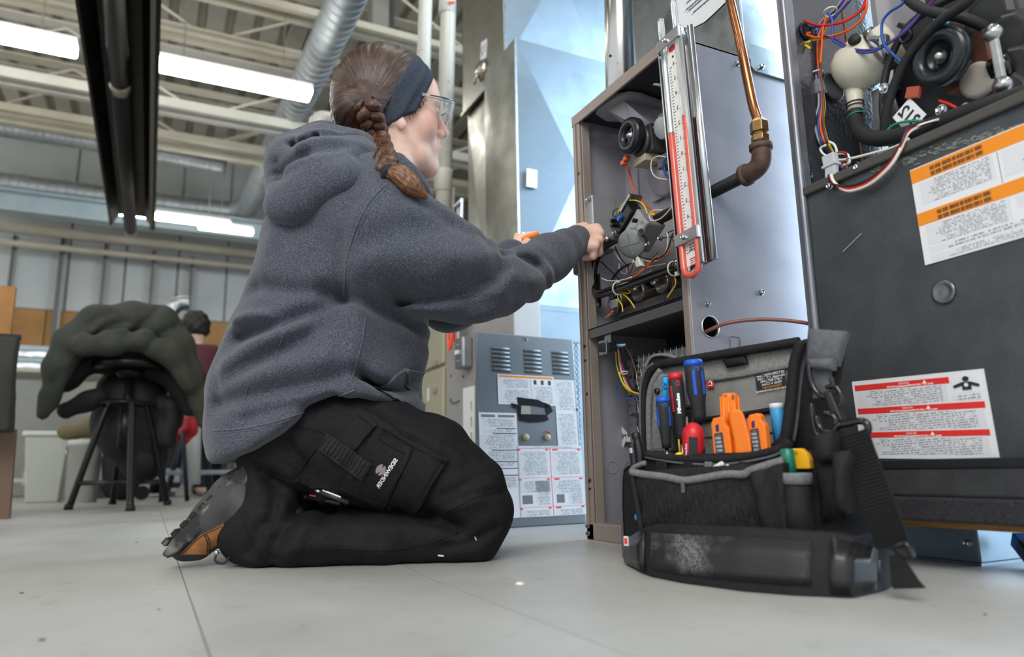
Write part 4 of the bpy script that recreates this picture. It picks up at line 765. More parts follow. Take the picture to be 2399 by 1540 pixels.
MB().obox((G(2053, 210, .11)+G(2062, 310, .11))/2, (G(2053, 210, .11)-G(2062, 310, .11))/2, V3(0, .009, 0), V3(.002, 0, 0)).build('mount_bracket', MATS['gf_back'], gf_, bevel=.001)
for u, v in ((2040, 204), (2058, 312)): screw(G(u, v, .1), (-1, 0, 0), .006, gf_)
# wiring harness
def gw(col, d, *pts, r=.0022): return wire(gf_, col, [(p[0], p[1], GX+(p[2] if len(p) > 2 else d)) for p in pts], r)
bun = ((1990, -10), (1965, 25), (1935, 50), (1918, 80), (1912, 130), (1918, 180), (1925, 240), (1920, 290), (1930, 335), (1955, 375), (1975, 390))
for k, col in enumerate(('grey', 'blue', 'purple', 'brown', 'black', 'green', 'orange', 'yellow', 'purple', 'blue')):
    ox, oy = (k % 4-1.5)*5.2, (k//4-1)*3; spread = [1.2, 1, 1, 1, 1.2, .7, .8, 1.2, 1.3, 1, .9]
    gw(col, .06-.003*(k % 3), *[(u+ox*spread[i]+random.uniform(-2, 2), v+oy+random.uniform(-3, 3), .10-.006*i*(i < 9)+.003*(k % 3)) for i, (u, v) in enumerate(bun)], r=.0023)
gw('red', .05, (1884, 49), (1900, 55), (1920, 60), (1945, 58), (1980, 50), (2010, 32), (2025, 15), (2032, -10)); gw('red', .055, (1915, 60), (1940, 57), (1980, 48), (2015, 25), (2030, -5)); gw('orange', .05, (1866, 77), (1890, 82), (1912, 88), (1950, 84), (1985, 72), (2015, 50), (2030, 20), (2030, -10)); gw('orange', .052, (1868, 80), (1885, 78), (1898, 77))
gw('yellow', .05, (1898, 97), (1872, 105), (1885, 106), (1898, 114)); gw('yellow', .056, (1900, 95), (1950, 86), (1990, 70), (2020, 45), (2028, 10)); gw('orange', .05, (1935, 40), (1928, 70), (1925, 110), (1922, 150))
gw('blue', .045, (2118, -6), (2113, 10), (2085, 28), (2068, 50), (2066, 80), (2072, 105), (2095, 130), (2125, 158)); gw('blue', .05, (1940, 30), (1950, 50), (1950, 90), (1965, 103), (2000, 120), (2040, 122), (2075, 105), (2110, 80), (2160, 30)); gw('purple', .05, (1930, 85), (1960, 92), (1990, 112), (2030, 118), (2070, 108), (2120, 75), (2160, 30), (2195, -6)); gw('blue', .06, (1990, 0), (1965, 30), (1940, 55), (1900, 65))
gw('white', .04, (1935, 340), (1922, 348), (1930, 362), (1948, 368), (1960, 358), (1955, 340), (1942, 332)); gw('white', .02, (1950, 372), (1970, 375), (2000, 370), (2040, 360), (2095, 345), (2130, 325)); gw('white', .02, (1950, 370), (1965, 360), (1985, 362), (1990, 380), (1975, 388)); gw('red', .02, (1950, 365), (1965, 358), (1985, 362), (1985, 385))
gw('green', .05, (2075, 312), (2090, 295), (2120, 285), (2160, 284), (2180, 290)); gw('red', .05, (2200, 236), (2225, 245), (2255, 262))
for col, o_ in (('red', 0), ('black', -5), ('white', 5)): gw(col, -.012, (1945+o_*.4, 410, -.01), (1950+o_*.5, 425, -.012), (1965+o_, 438+o_*.6, -.014), (1995, 442+o_, -.015), (2040, 425+o_, -.016), (2085, 385+o_, -.016), (2110, 345+o_*.8, -.014), (2125, 310+o_, -.005), (2150, 297, .01), (2210, 278, .03), r=.0028)
for u, v, r in ((1913, 176, .012), (1945, 28, .011)): ring(gf_, G(u, v, .075), (.1, .2, 1), r, .0018, NY)
MB().obox(G(1918, 205, .07), V3(.008, 0, 0), V3(0, .009, 0), V3(0, .002, .014)).build('clear_sleeve', M('clear_plastic', 'DADCDD', .1, trans=.8), gf_, bevel=.003)
cn_ = G(1947, 388, -.004); k_ = MB(); k_.obox(cn_+V3(0, 0, .009), V3(.006, 0, 0), V3(0, .0115, 0), V3(0, .001, .01)); k_ = k_.build('wire_connector', M('nylon_clear', 'C9CED3', .3, trans=.25), gf_, bevel=.002); MB().obox(cn_-V3(0, 0, .01), V3(.005, 0, 0), V3(0, .010, 0), V3(0, -.001, .009)).build('connector_plug', MATS['nylon_clear'], k_, bevel=.002); MB().obox(cn_, V3(.007, 0, 0), V3(0, .0135, 0), V3(0, 0, .0022)).build('connector_latch', MATS['nylon_clear'], k_, bevel=.001)
# ---- warning labels (mirror-image print, as in the photograph)
def label_on(parent, q, n, name, rows, mat='paper', t=.0006):
    """q: tl,tr,br,bl world corners; rows: (kind, x0,x1,y0,y1) fractions"""
    q = [np.asarray(p, float) for p in q]; n = np.asarray(n, float); MBs = MB().quadbox(q, n, t); lab = MBs.build(name, MATS[mat], parent)
    def pt(x, y): return (1-x)*(1-y)*q[0]+x*(1-y)*q[1]+x*y*q[2]+(1-x)*y*q[3]
    for r in rows:
        kind, x0, x1, y0, y1 = r[:5]; w = [pt(x0, y0)+n*t, pt(x1, y0)+n*t, pt(x1, y1)+n*t, pt(x0, y1)+n*t]
        e1 = w[1]-w[0]; e2 = w[3]-w[0]
        if kind == 'text':
            W_ = np.linalg.norm(e1); H_ = np.linalg.norm(e2); ny = max(2, int(H_/r[5])) if len(r) > 5 else 8; nx = W_/H_*ny*1.3
            MB().quadbox(w, n, .0002).build('small_print', printed('print_%d_%d' % (ny, int(nx)), 'D3D4D8', '8B8E95', nx, ny), lab, uvq=(w[3], w[1]-w[0], w[0]-w[3]))
        elif kind in ('inked', 'whited'):
            c1_, c2_ = ('E88A16', '6E4210') if kind == 'inked' else ('D92F2A', 'F2D8D4')
            MB().quadbox([p+n*.0004 for p in w], n, .0002).build('small_print', printed('line_'+kind, c1_, c2_, 34, 1, .75, .43, margin=.0), lab, uvq=(w[3], w[1]-w[0], w[0]-w[3]))
        elif kind == 'words':
            text_mesh(r[5], np.linalg.norm(e2)*.95, (w[0]+w[2])/2+n*.0004, e1/np.linalg.norm(e1), -e2/np.linalg.norm(e2), n, MATS[r[6]], lab, depth=.0003, bold=r[7] if len(r) > 7 else 0)
        elif kind == 'tri':
            MB().quadbox([(w[0]+w[1])/2, w[2], w[3]], n, .0005).build('warning_triangle', MATS[r[5]], lab)
        else: MB().quadbox(w, n, .0003).build(kind+'_band', MATS[r[5] if len(r) > 5 else kind+'_print'], lab)
    return lab
NG = (-1, 0, 0)
tlp = G(2132, 400, -.001); q2 = [tlp, G(2132, 400, -.001)+V3(0, -.34, .004), G(2168, 622, -.001)+V3(0, -.34, .004), G(2168, 622, -.001)]
tb = lambda x0, x1, y0, y1: ('text', x0, x1, y0, y1, .0030)
label_on(gf_, q2, NG, 'warning_label', [('orange', 0, 1, .01, .15), ('orange', 0, 1, .47, .60), ('tri', .17, .19, .04, .08, 'ink'), ('inked', .06, .30, .03, .085), ('inked', .06, .30, .085, .14), ('inked', .46, .62, .03, .085), ('inked', .46, .62, .085, .14),
    ('tri', .205, .225, .49, .53, 'ink'), ('inked', .06, .30, .485, .54), ('inked', .06, .30, .54, .595), ('inked', .42, .62, .485, .54), tb(.03, .33, .17, .40), tb(.36, .97, .17, .42), tb(.03, .36, .62, .82), tb(.38, .97, .62, .73), ('ink', .345, .347, .16, .46, 'ink_mid'), tb(.03, .5, .84, .90), tb(.03, .5, .92, .985), tb(.55, .97, .80, .97)])
q3 = [G(1996, 895, -.001), G(2305, 864, -.001), G(2343, 1077, -.001), G(2034, 1077, -.001)]
q3[3] = q3[0]+(q3[2]-q3[1]); dl = label_on(gf_, q3, NG, 'danger_label', [('red', .02, .76, .055, .13), ('red', .02, .97, .36, .435), ('red', .02, .97, .67, .74), tb(.03, .74, .145, .34), tb(.76, .96, .27, .34), tb(.03, .96, .45, .65), tb(.03, .96, .755, .95)]+[r for y in (.055, .36, .67) for r in (('words', .30, .56, y+.008, y+.045, 'DANGER' if y < .6 else 'PELIGRO', 'white_print'), ('whited', .25, .65, y+.048, y+.068), ('tri', .57, .60, y+.01, y+.05, 'white_print'))]+[('frame', .77, .965, .055, .25, 'paper')])
def LP(x, y, d=.0016): return (1-x)*(1-y)*q3[0]+x*(1-y)*q3[1]+x*y*q3[2]+(1-x)*y*q3[3]+V3(-d, 0, 0)
picto = MB()
for poly in ([(.845, .22), (.905, .22), (.905, .17), (.955, .195), (.96, .165), (.905, .13), (.845, .13), (.785, .165), (.79, .195), (.845, .17)], [(.875+.022*math.cos(a), .095+.03*math.sin(a)) for a in np.linspace(0, 2*math.pi, 14)[:-1]]): picto.quadbox([LP(*p) for p in poly], NG, .0004)
picto.build('pictogram', MATS['ink'], dl)
lun = MB().quadbox([LP(.875+.014*math.cos(a), .165+.022*math.sin(a), .0022) for a in np.linspace(0, 2*math.pi, 14)[:-1]], NG, .0003).build('pictogram_mark', MATS['paper'], dl)
a, b = G(1975, 590, -.001), G(2018, 548, -.001); MB().tube([a, b], .0012, 5).build('paint_scratch', M('scratch', '8E949A', .5), gf_)
rs = random.Random(11); ws = MB()
for k in range(150):
    t_ = rs.random(); u_, v_ = 2040+t_*370, 398-t_*108+rs.gauss(0, 2+5*(1-t_)); L2 = rs.uniform(3, 14); q_ = G(u_, v_, -.0007); r_2 = G(u_+L2, v_-L2*.3+rs.gauss(0, 1.5), -.0007); ws.tube([q_, r_2], .0004+.0005*rs.random(), 4)
ws.build('worn_paint', M('worn_paint', '8F948C', .6), gf_)
# ---- what the grey furnace stands on
pad = thing('support_pad', (GX+.1, .5, .05), 'dark foam pad lying under the grey furnace', 'pad')
MB().box((GX-.01, GY0-.1, .098), (GX+.13, GY1-.02, .1375)).build('upper_layer', M('pad_grey', '3C3D3F', .8, 0, '2F3032', 30), pad, bevel=.004); MB().box((GX-.014, GY0-.1, .066), (GX+.13, GY1-.02, .098)).build('lower_layer', M('pad_dark', '1E1F22', .9, 0, '36373B', 60, stretch=(1, 3, 12)), pad, bevel=.004)
tag(MB().box((GX+.02, .50, .056), (GX+.05, GY1-.03, .066)).build('wooden_batten', M('wood', 'A87C48', .6, 0, '8C6336', 12, stretch=(3, 1, 12))), 'thin wooden batten under the dark foam pad', 'batten')
mbx = thing('metal_tray', (GX+.12, .72, 0), 'galvanised metal tray on the floor under the grey furnace', 'tray')
MB().box((GX+.10, .66, .004), (GX+.104, .962, .06)).build('front_side', MATS['galv_daylit'], mbx, bevel=.003); MB().box((GX+.10, .66, .004), (GX+.34, .664, .056)).build('end_side', MATS['galv_daylit'], mbx, bevel=.002); MB().box((GX+.10, .66, 0), (GX+.34, .962, .004)).build('tray_base', MATS['galv_daylit'], mbx); screw((GX+.099, .675, .03), (-1, 0, 0), .006, mbx)
for i, (x, y, a) in enumerate(((1.09, .615, .5), (1.085, .56, .2), (1.07, .47, -.3))):
    bt = thing('battery', (x, y, .0), ('blue and black battery leaning by the metal tray', 'blue and black battery lying second from the metal tray', 'blue and black battery lying deepest under the grey furnace')[i], 'battery', 'batteries under the furnace')
    e = V3(math.cos(a)*.4, math.sin(a), .35 if i == 0 else .08); e = nrm(e); f = nrm(np.cross(e, (0, 0, 1))); c_ = V3(x, y, .0215 if i == 0 else .0135); MB().obox(c_-e*.01, e*.022, f*.012, np.cross(e, f)*.011).build('black_sleeve', MATS['black_plastic'], bt, bevel=.002); MB().obox(c_+e*.02, e*.009, f*.0118, np.cross(e, f)*.0108).build('blue_end', M('battery_blue', '1D5CA8', .4), bt, bevel=.002)
    for k in range(4): MB().obox(c_-e*(.024-k*.004)+np.cross(e, f)*.0108, e*.0006, f*.009, np.cross(e, f)*.0006).build('print_line', MATS['white_plastic'], bt)
# ================================================================ ducts behind
def cross_face(m, p00, p10, p11, p01, n, rise):
    """cross-broken sheet: four facets meeting at a raised centre"""
    P = [np.asarray(p, float) for p in (p00, p10, p11, p01)]; c = sum(P)/4+np.asarray(n, float)*rise; m.add(P+[c], [(0, 1, 4), (1, 2, 4), (2, 3, 4), (3, 0, 4)]); return m
S = 1.3
c0 = pX(1206, 89, .9*S); l0 = pX(1139, 162, .9*S); zb_ = pX(1216, 712, .9*S)[2]; zt = c0[2]; PX, PY, PY2 = c0[0], c0[1], l0[1]; PXe = PX+.5
d1 = thing('duct_plenum', (PX, PY, zb_), 'square galvanised plenum with one cross-broken face tinted daylight blue', 'duct')
cross_face(MB(), (PX, PY, zb_), (PXe, PY, zb_), (PXe, PY, zt), (PX, PY, zt), (0, -1, 0), .045).build('daylit_face', MATS['galv_daylit'], d1)  # blue daylight is in this side's colour, other sides stay plain
cross_face(MB(), (PX, PY2+.02, zb_), (PX, PY, zb_), (PX, PY, zt), (PX, PY2+.02, zt), (-1, 0, 0), .006).build('front_face', MATS['galv_dark'], d1)
b_ = MB(); b_.add([(PX, PY, zt), (PXe, PY, zt), (PXe, PY2+.02, zt), (PX, PY2+.02, zt), (PX, PY2+.02, zb_), (PXe, PY2+.02, zb_), (PXe, PY, zb_)], [(0, 1, 2, 3), (3, 2, 5, 4), (1, 2, 5, 6)]); b_.build('rear_faces', MATS['galv_dark'], d1)
MB().box((PX-.004, PY-.004, zb_), (PX+.004, PY+.004, zt)).build('corner_seam', MATS['zinc'], d1, bevel=.001)
for u, v, w, h in ((1246, 418, .023, .037), (1345, 440, .012, .03), (1232, 552, .017, .011)):
    p = pY(u, v, PY-.022); MB().obox(p, V3(w, 0, 0), V3(0, .001, 0), V3(.002, 0, h)).build('tape_patch', M('tape', 'D8D4C0', .7), d1, bevel=.004)
MB().box((PX-.012, PY-.012, zb_-.022), (PXe, PY2+.02, zb_)).build('base_flange', MATS['galv_mat'], d1, bevel=.002)
d1b = thing('furnace_casing', (PX-.05, PY, 0), 'galvanised lower casing below the square plenum, behind the leaning door', 'casing'); MB().box((PX-.02, PY-.02, .0), (PXe, PY2+.02, zb_-.022)).build('casing_box', MATS['galv_mat'], d1b, bevel=.003)
S2 = 1.42; e0 = pX(1180, 0, .9*S2); m0 = pX(1139, 205, .9*S2); g0 = pX(1084, 268, .9*S2); QX = .9*S2; QY = e0[1]; QY2 = g0[1]; QXe = QX+.55
zq = pX(1180, 150, QX)[2]
d2 = thing('tall_duct', (QX, QY, .9), 'tall dull galvanised duct behind the square plenum', 'duct')
ztop = 3.2; zlow = g0[2]+.0
cross_face(MB(), (QX, QY, zlow), (QXe, QY, zlow), (QXe, QY, zlow+1.1), (QX, QY, zlow+1.1), (0, -1, 0), .03).build('daylit_face', MATS['galv_daylit'], d2)
MB().quadbox([(QX, QY, zlow+1.1), (QXe, QY, zlow+1.1), (QXe, QY, ztop), (QX, QY, ztop)], (0, 1, 0), .003).build('upper_side', MATS['galv_daylit'], d2)
MB().quadbox([(QX, QY, zlow), (QX, QY2, zlow), (QX, QY2, ztop), (QX, QY, ztop)], (1, 0, 0), .003).build('front_face', MATS['galv_dark'], d2)
MB().quadbox([(QX, QY2, zlow), (QXe, QY2, zlow), (QXe, QY2, ztop), (QX, QY2, ztop)], (0, -1, 0), .003).build('far_side', MATS['galv_dark'], d2); MB().box((QX, QY, zlow-.004), (QXe, QY2, zlow)).build('bottom_sheet', MATS['galv_dark'], d2)
MB().box((QX-.004, QY-.004, zlow), (QX+.008, QY+.006, ztop)).build('corner_seam', MATS['zinc'], d2, bevel=.002)
MB().box((QX-.008, QY-.01, zlow-.012), (QX+.003, QY2+.008, zlow+.004)).build('lower_lip', MATS['galv_dark'], d2, bevel=.001)
tq_ = pX(1133, 117, QX-.002); MB().obox(tq_, V3(.0006, 0, 0), V3(0, .034, .01), V3(0, -.006, .045)).build('number_sticker', MATS['paper'], d2); text_mesh('12', .06, tq_+V3(-.001, 0, 0), (0, -1, 0), (0, 0, 1), (-1, 0, 0), MATS['ink'], d2)
kp = pX(1121, 165, QX-.02); MB().lathe(kp, (-1, 0, -.1), [(-.02, .045), (-.012, .05), (0, .03), (.012, .018), (.012, 0)], 20).build('damper_knob', MATS['clamp_steel'], d2, smooth=True); MB().tube([kp, kp+V3(-.01, .03, -.06)], .006, 8).build('damper_lever', MATS['clamp_steel'], d2, smooth=True)
d3 = thing('return_duct', (QX+.02, QY, .4), 'narrower galvanised duct hanging below the tall duct', 'duct')
cross_face(MB(), (QX+.02, QY2-.02, .35), (QX+.02, QY+.02, .35), (QX+.02, QY+.02, zlow-.015), (QX+.02, QY2-.02, zlow-.015), (-1, 0, 0), .03).build('front_face', MATS['galv_dark'], d3)
MB().box((QX+.022, QY+.02, .35), (QXe, QY2-.02, zlow-.015)).build('duct_body', MATS['galv_dark'], d3)
# ---- grey furnace front with switch box, second manometer, filter rack
NX = 1.04
def N_(u, v, d=0): return pX(u, v, NX+d)
a = N_(1132, 900); b = N_(1046, 900)
nf = thing('pale_furnace', (NX, (a[1]+b[1])/2, 0), 'light grey furnace front with switch box, behind the hoodie', 'furnace')
MB().box((NX, PY2-.02 if False else a[1]-.25, 0), (NX+.1, b[1], .72)).build('front_panel', M('pale_grey', '9B9896', .5, .2, '8F8C8A', 4), nf, bevel=.003)
MB().box((NX+.02, a[1]-.25, .72), (NX+.1, b[1]-.1, .80)).build('top_panel', M('dim_grey', '6D6A70', .5, .2), nf, bevel=.003)
sx = N_(1087, 828, -.02); s_ = MB(); s_.obox(sx, V3(.02, 0, 0), V3(0, .037, 0), V3(0, 0, .058)); s_ = s_.build('switch_box', MATS['galv'], nf, bevel=.006)
MB().obox(sx-V3(.021, 0, 0), V3(.0015, 0, 0), V3(0, .035, 0), V3(0, 0, .056)).build('switch_plate', MATS['galv'], s_, bevel=.002); MB().obox(sx-V3(.028, 0, -.002), V3(.009, 0, .003), V3(0, .005, 0), V3(0, 0, .008)).build('toggle', MATS['white_plastic'], s_, bevel=.002)
for z in (-.03, .03): screw(sx+V3(-.022, 0, z), (-1, 0, 0), .005, s_)
for u, v in ((1057, 881), (1086, 883)): MB().cyl(N_(u, v, -.001), N_(u, v, .001), .005, n=12).build('rust_spot', MATS['rust_iron'], nf)
tubep = [N_(1055, 935, -.002), N_(1058, 944, -.006), N_(1070, 943, -.006), N_(1076, 938, -.002)]; MB().tube(bez(tubep, 5), .002, 6).build('wire_hook', MATS['dark_steel'], nf, smooth=True)
MB().cyl(N_(1073, 1033, -.004), N_(1073, 1033, .002), .016, n=20).build('black_plug', MATS['black_rubber'], nf)
rk = thing('filter_rack', (NX-.03, a[1], 0), 'slotted white filter rack standing between the grey furnace and the leaning door', 'rack')
r0, r1 = N_(1098, 990, -.03), N_(1110, 990, -.03); rw = abs(r0[1]-r1[1])*.7
rz = N_(1095, 908, -.03)[2]; hls = [slot(0, -.25+k*.055, 0, -.225+k*.055, .008) for k in range(9)]; hls = [h_ for h_ in hls if max(y for x, y in h_) < rz-.33-.015]
plate([(-rw*1.6, -.30), (rw*1.6, -.30), (rw*1.6, rz-.33), (-rw*1.6, rz-.33)], [[(x-.0+rw*.7, y) for x, y in h_] for h_ in hls], (NX-.03, r0[1], .33), (0, -1, 0), (0, 0, 1), (.006, 0, 0)).build('slotted_face', MATS['white_plastic'], rk); MB().box((NX-.03, r1[1]-.045, .03), (NX+.0, r1[1]-.015, rz+.02)).build('metal_edge', MATS['galv_daylit'], rk)
m2 = thing('manometer', N_(1060, 820, -.03), 'smaller second manometer hanging above the switch box', 'manometer')
t0_, b0_ = N_(1078, 468, -.035), N_(1070, 800, -.035); MB().obox((t0_+b0_)/2, (t0_-b0_)/2, V3(0, .024, 0), V3(.006, 0, 0)).build('channel', MATS['alu'], m2, bevel=.003)
lt, lb = N_(1062, 440, -.045), N_(1055, 812, -.045); MB().tube([lt, lb], .007, 10).build('glass_tube', gls, m2, smooth=True)
f0 = N_(1055, 740, -.048); MB().tube(bez([f0+V3(0, .014, 0), N_(1054, 800, -.048)+V3(0, .014, 0), N_(1054, 818, -.048), N_(1054, 800, -.048)-V3(0, .014, 0), f0-V3(0, .014, 0)], 6), .006, 10).build('fluid', red, m2, smooth=True)
for v in (478, 762): MB().obox(N_(1070, v, -.05), V3(.002, 0, 0), V3(0, .034, 0), V3(0, 0, .006)).build('clamp_bracket', MATS['alu'], m2)
# beige furnace further along
BX = 1.12
def B_(u, v, d=0): return pX(u, v, BX+d)
ba_, bb_ = B_(1046, 800), B_(960, 800); bf = thing('beige_furnace', (BX, (ba_[1]+bb_[1])/2, 0), 'beige furnace with embossed door panels behind the hoodie front', 'furnace')
M('beige', 'ADA892', .45, .15, 'A29D88', 3); MB().box((BX+.006, ba_[1], 0), (BX+.12, bb_[1]+.25, .92)).build('casing', MATS['beige'], bf, bevel=.004)
zm = B_(1000, 872)[2]
for z0, z1 in ((.05, zm-.008), (zm+.008, .9)): MB().box((BX-.008, ba_[1]+.02, z0), (BX+.006, bb_[1]+.23, z1)).build('door_panel', MATS['beige'], bf, bevel=.01, seg=3)
for u, v in ((1018, 852), (1018, 915)): MB().obox(B_(u, v, -.015), V3(.006, 0, 0), V3(0, .014, 0), V3(0, 0, .012)).build('door_latch', M('latch_beige', '8E8A7B', .5), bf, bevel=.003)
MB().obox(B_(1003, 925, -.0095), V3(.0006, 0, 0), V3(0, .012, 0), V3(0, 0, .03)).build('door_sticker', MATS['paper'], bf)
# ---- removed furnace door leaning against the casing
ld = thing('furnace_door', (.95, 1.72, 0), 'grey louvred furnace door plastered with instruction labels leaning upright', 'panel')
bl_, br_ = pZ(1135, 1243, 0), pZ(1377, 1226, 0); yb = pZ(1250, 1235, 0)[1]; bl_ = pY(1130, 1243, yb); br_ = pY(1377, 1226, yb+.01); bl_[2] = br_[2] = .001
lean = .07; tl_ = pY(1119, 775, yb+lean); tr_ = pY(1341, 797, yb+lean); tr_[2] = (tl_[2]+tr_[2])/2; tl_[2] = tr_[2]
ex = nrm(br_-bl_); ez = nrm((tl_+tr_)/2-(bl_+br_)/2); W_d = np.linalg.norm(br_-bl_)*.99; H_d = np.linalg.norm((tl_+tr_)/2-(bl_+br_)/2); nd = nrm(np.cross(ex, ez)); nd = nd if nd[1] < 0 else -nd
def DP(x, y, d=0): return bl_+ex*x*W_d+ez*(1-y)*H_d+nd*d     # x right, y down, fractions
MB().obox(DP(.5, .5, -.006), ex*W_d/2, ez*H_d/2, nd*.006).build('door_sheet', M('door_grey', '7F868B', .38, .45, '757C81', 5), ld, bevel=.003)
for x0, rows in ((.13, 6), (.45, 6), (.74, 6)):
    for k in range(rows):
        cpt = DP(x0+.105, .085+k*.023); lv = MB(); lv.lathe(cpt-ex*W_d*.09, ex, [(0, .0005), (.004, .0045), (W_d*.18-.004, .0045), (W_d*.18, .0005)], 10); lv.build('louvre', MATS['door_grey'], ld, smooth=True); MB().obox(cpt+nd*.0005-ez*.0045, ex*W_d*.088, ez*.0016, nd*.0004).build('louvre_gap', M('louvre_dark', '3B4044', .6), ld)
def dlab(x0, x1, y0, y1, name, rows): return label_on(ld, [DP(x0, y0, .0006), DP(x1, y0, .0006), DP(x1, y1, .0006), DP(x0, y1, .0006)], nd, name, rows)
tt = lambda x0, x1, y0, y1: ('text', x0, x1, y0, y1, .0036)
w1 = dlab(.19, .76, .225, .385, 'warning_label', [('orange', .02, .98, .03, .1), tt(.03, .56, .14, .45), tt(.03, .56, .50, .95), tt(.60, .98, .36, .95), ('ink', .575, .578, .12, .97, 'ink_mid')]+[('ink', .63+.13*k, .68+.13*k, .15, .30, 'ink') for k in range(3)])
dlab(.76, .975, .24, .60, 'instruction_label', [tt(.05, .95, .02, .46), tt(.05, .95, .52, .98)])
dlab(.0, .36, .43, .955, 'rating_label', [('ink', .06, .42, .02, .045, 'ink_mid'), ('ink', .5, .94, .02, .045, 'ink_mid')]+[('ink', x, .97, y, y+.008, 'ink') for x, y in ((.45, .15), (.35, .20), (.3, .36), (.3, .47), (.4, .535), (.3, .60))]+[tt(.1, .95, .06, .14), tt(.1, .95, .16, .195), tt(.04, .95, .215, .35), tt(.1, .95, .375, .46), tt(.1, .95, .485, .52), tt(.2, .95, .62, .72)])
il = dlab(.345, 1.0, .60, .955, 'instruction_label', [('text', .1, .9, .004, .03, .003)]+[('red', x0, x1, y, y+.022) for y in (.045, .47, .875) for x0, x1 in ((.01, .05), (.43, .47), (.54, .62), (.93, .98))]+[('red', .495, .503, .035, .99)]+[('red', .0, 1, y, y+.004) for y in (.035, .455, .865)]+[tt(.03, .47, .08, .42), tt(.53, .97, .08, .42), tt(.25, .47, .50, .84), tt(.03, .47, .50, .66), tt(.53, .97, .50, .68), tt(.75, .97, .68, .84), tt(.03, .47, .91, .99), tt(.53, .97, .91, .99), ('ink', .05, .2, .70, .82, 'ink_mid'), ('ink', .56, .68, .70, .82, 'ink_mid')])
tp_ = M('black_tape', '0E0F11', .32)
for poly in ([(.37, .345), (.58, .355), (.66, .375), (.70, .39), (.66, .40), (.52, .388), (.38, .388)], [(.37, .388), (.41, .39), (.40, .445), (.375, .45)], [(.38, .435), (.66, .435), (.68, .462), (.62, .473), (.48, .478), (.38, .468)], [(.64, .37), (.70, .38), (.73, .415), (.66, .44), (.65, .41)], [(.31, .378), (.37, .383), (.38, .408), (.33, .402)]):
    MB().quadbox([DP(x, y, .0016) for x, y in poly], nd, .0008).build('tape_strip', tp_, ld)
MB().quadbox([DP(x, y, .001) for x, y in ((.39, .388), (.50, .39), (.50, .437), (.39, .437))], nd, .0004).build('handle_opening', M('pale_hole', '9C9A8A', .6), ld); MB().quadbox([DP(x, y, .001) for x, y in ((.50, .39), (.66, .39), (.66, .437), (.50, .437))], nd, .0004).build('handle_opening', MATS['dim_grey'], ld)
for x in (.44, .655): MB().lathe(DP(x, .555, 0), nd, [(0, .009), (.006, .008), (.01, .004), (.01, 0)], 14).build('broken_stud', M('foam_cream', 'C4B48A', .8), ld, smooth=True)
MB().tube([DP(.62, .53, .001), DP(.65, .522, .001), DP(.69, .532, .001)], .0012, 6).build('red_mark', MATS['red_print'], ld)
for u, v in ((.995, .40), (.5, .02)): screw(DP(u, v, .0), nd, .005, ld)
# expanded-metal screen standing behind it
sc = thing('mesh_screen', pY(1370, 1100, yb+.14), 'expanded metal mesh screen between the leaning door and the open furnace', 'screen')
s0, s1 = pY(1336, 800, yb+.12), pY(1400, 800, yb+.12); hz = s0[2]; xw = s1[0]-s0[0]+.1; cnt = 0
dx, dz = .0125, .016
for i in range(int(xw/dx)+1):
    P = []; z = .02; k = 0
    while z < hz: P.append(V3(s0[0]+i*dx+(dx/2 if (k % 2) else 0)*(1 if i % 2 else -1), yb+.12, z)); z += dz/2*1.1; k += 1
    MB().tube(P, .0016, 4).build('mesh_strand', MATS['zinc'], sc)
MB().box((s0[0]-.006, yb+.115, .0), (s0[0]+.002, yb+.125, hz)).build('edge_strip', MATS['zinc'], sc); MB().box((s0[0]-.006, yb+.115, hz-.004), (s0[0]+xw, yb+.125, hz+.002)).build('edge_strip', MATS['zinc'], sc)
tag(MB().box((1.07, yb+.02, 0), (1.14, yb+.06, .03)).build('wood_block', MATS['wood']), 'small wooden block on the floor beside the leaning door', 'block')
# ================================================================ tool bag
BO = V3(.648, .87, 0); BL = nrm((.26, -.965, 0)); BN = nrm((.965, .26, 0))
def Bp(u, v, d):
    r = ray(u, v); p = BO+BN*d; return CAM+r*(((p-CAM)@BN)/(r@BN))
def meshmat():
    m = bpy.data.materials.new('pad_mesh'); m.use_nodes = True; nt = m.node_tree; b = nt.nodes['Principled BSDF']; N = nt.nodes.new; L = nt.links.new; b.inputs['Roughness'].default_value = .6
    tc = N('ShaderNodeTexCoord'); v = N('ShaderNodeTexVoronoi'); v.inputs['Scale'].default_value = 330; v.inputs['Randomness'].default_value = .55; L(tc.outputs['Object'], v.inputs['Vector']); d = N('ShaderNodeTexNoise'); d.inputs['Scale'].default_value = 16; d.inputs['Detail'].default_value = 4; L(tc.outputs['Object'], d.inputs['Vector'])
    r = N('ShaderNodeValToRGB'); r.color_ramp.elements[0].position = .48; r.color_ramp.elements[0].color = (.012, .012, .013, 1); r.color_ramp.elements[1].position = .72; r.color_ramp.elements[1].color = (.16, .16, .165, 1); L(d.outputs['Fac'], r.inputs[0])
    g = N('ShaderNodeMath'); g.operation = 'GREATER_THAN'; g.inputs[1].default_value = .42; L(v.outputs['Distance'], g.inputs[0]); mx = N('ShaderNodeMix'); mx.data_type = 'RGBA'; mx.inputs[6].default_value = (.010, .010, .011, 1); L(g.outputs[0], mx.inputs[0]); L(r.outputs[0], mx.inputs[7]); L(mx.outputs[2], b.inputs['Base Color']); MATS['pad_mesh'] = m; return m
bag = thing('tool_bag', BO+BL*.15+BN*.1, 'open black and grey tool bag full of hand tools on the floor', 'tool bag')
M('bag_black', '0E0E10', .75, 0, '151518', 90, bump=.5, bscale=500); M('bag_mesh', '0B0B0D', .7, 0, '1D1D20', 260, (.45, .6), .6, 420, (1, 1, .35)); M('bag_grey', '77787A', .7, 0, '66676A', 160, bump=.4, bscale=420)
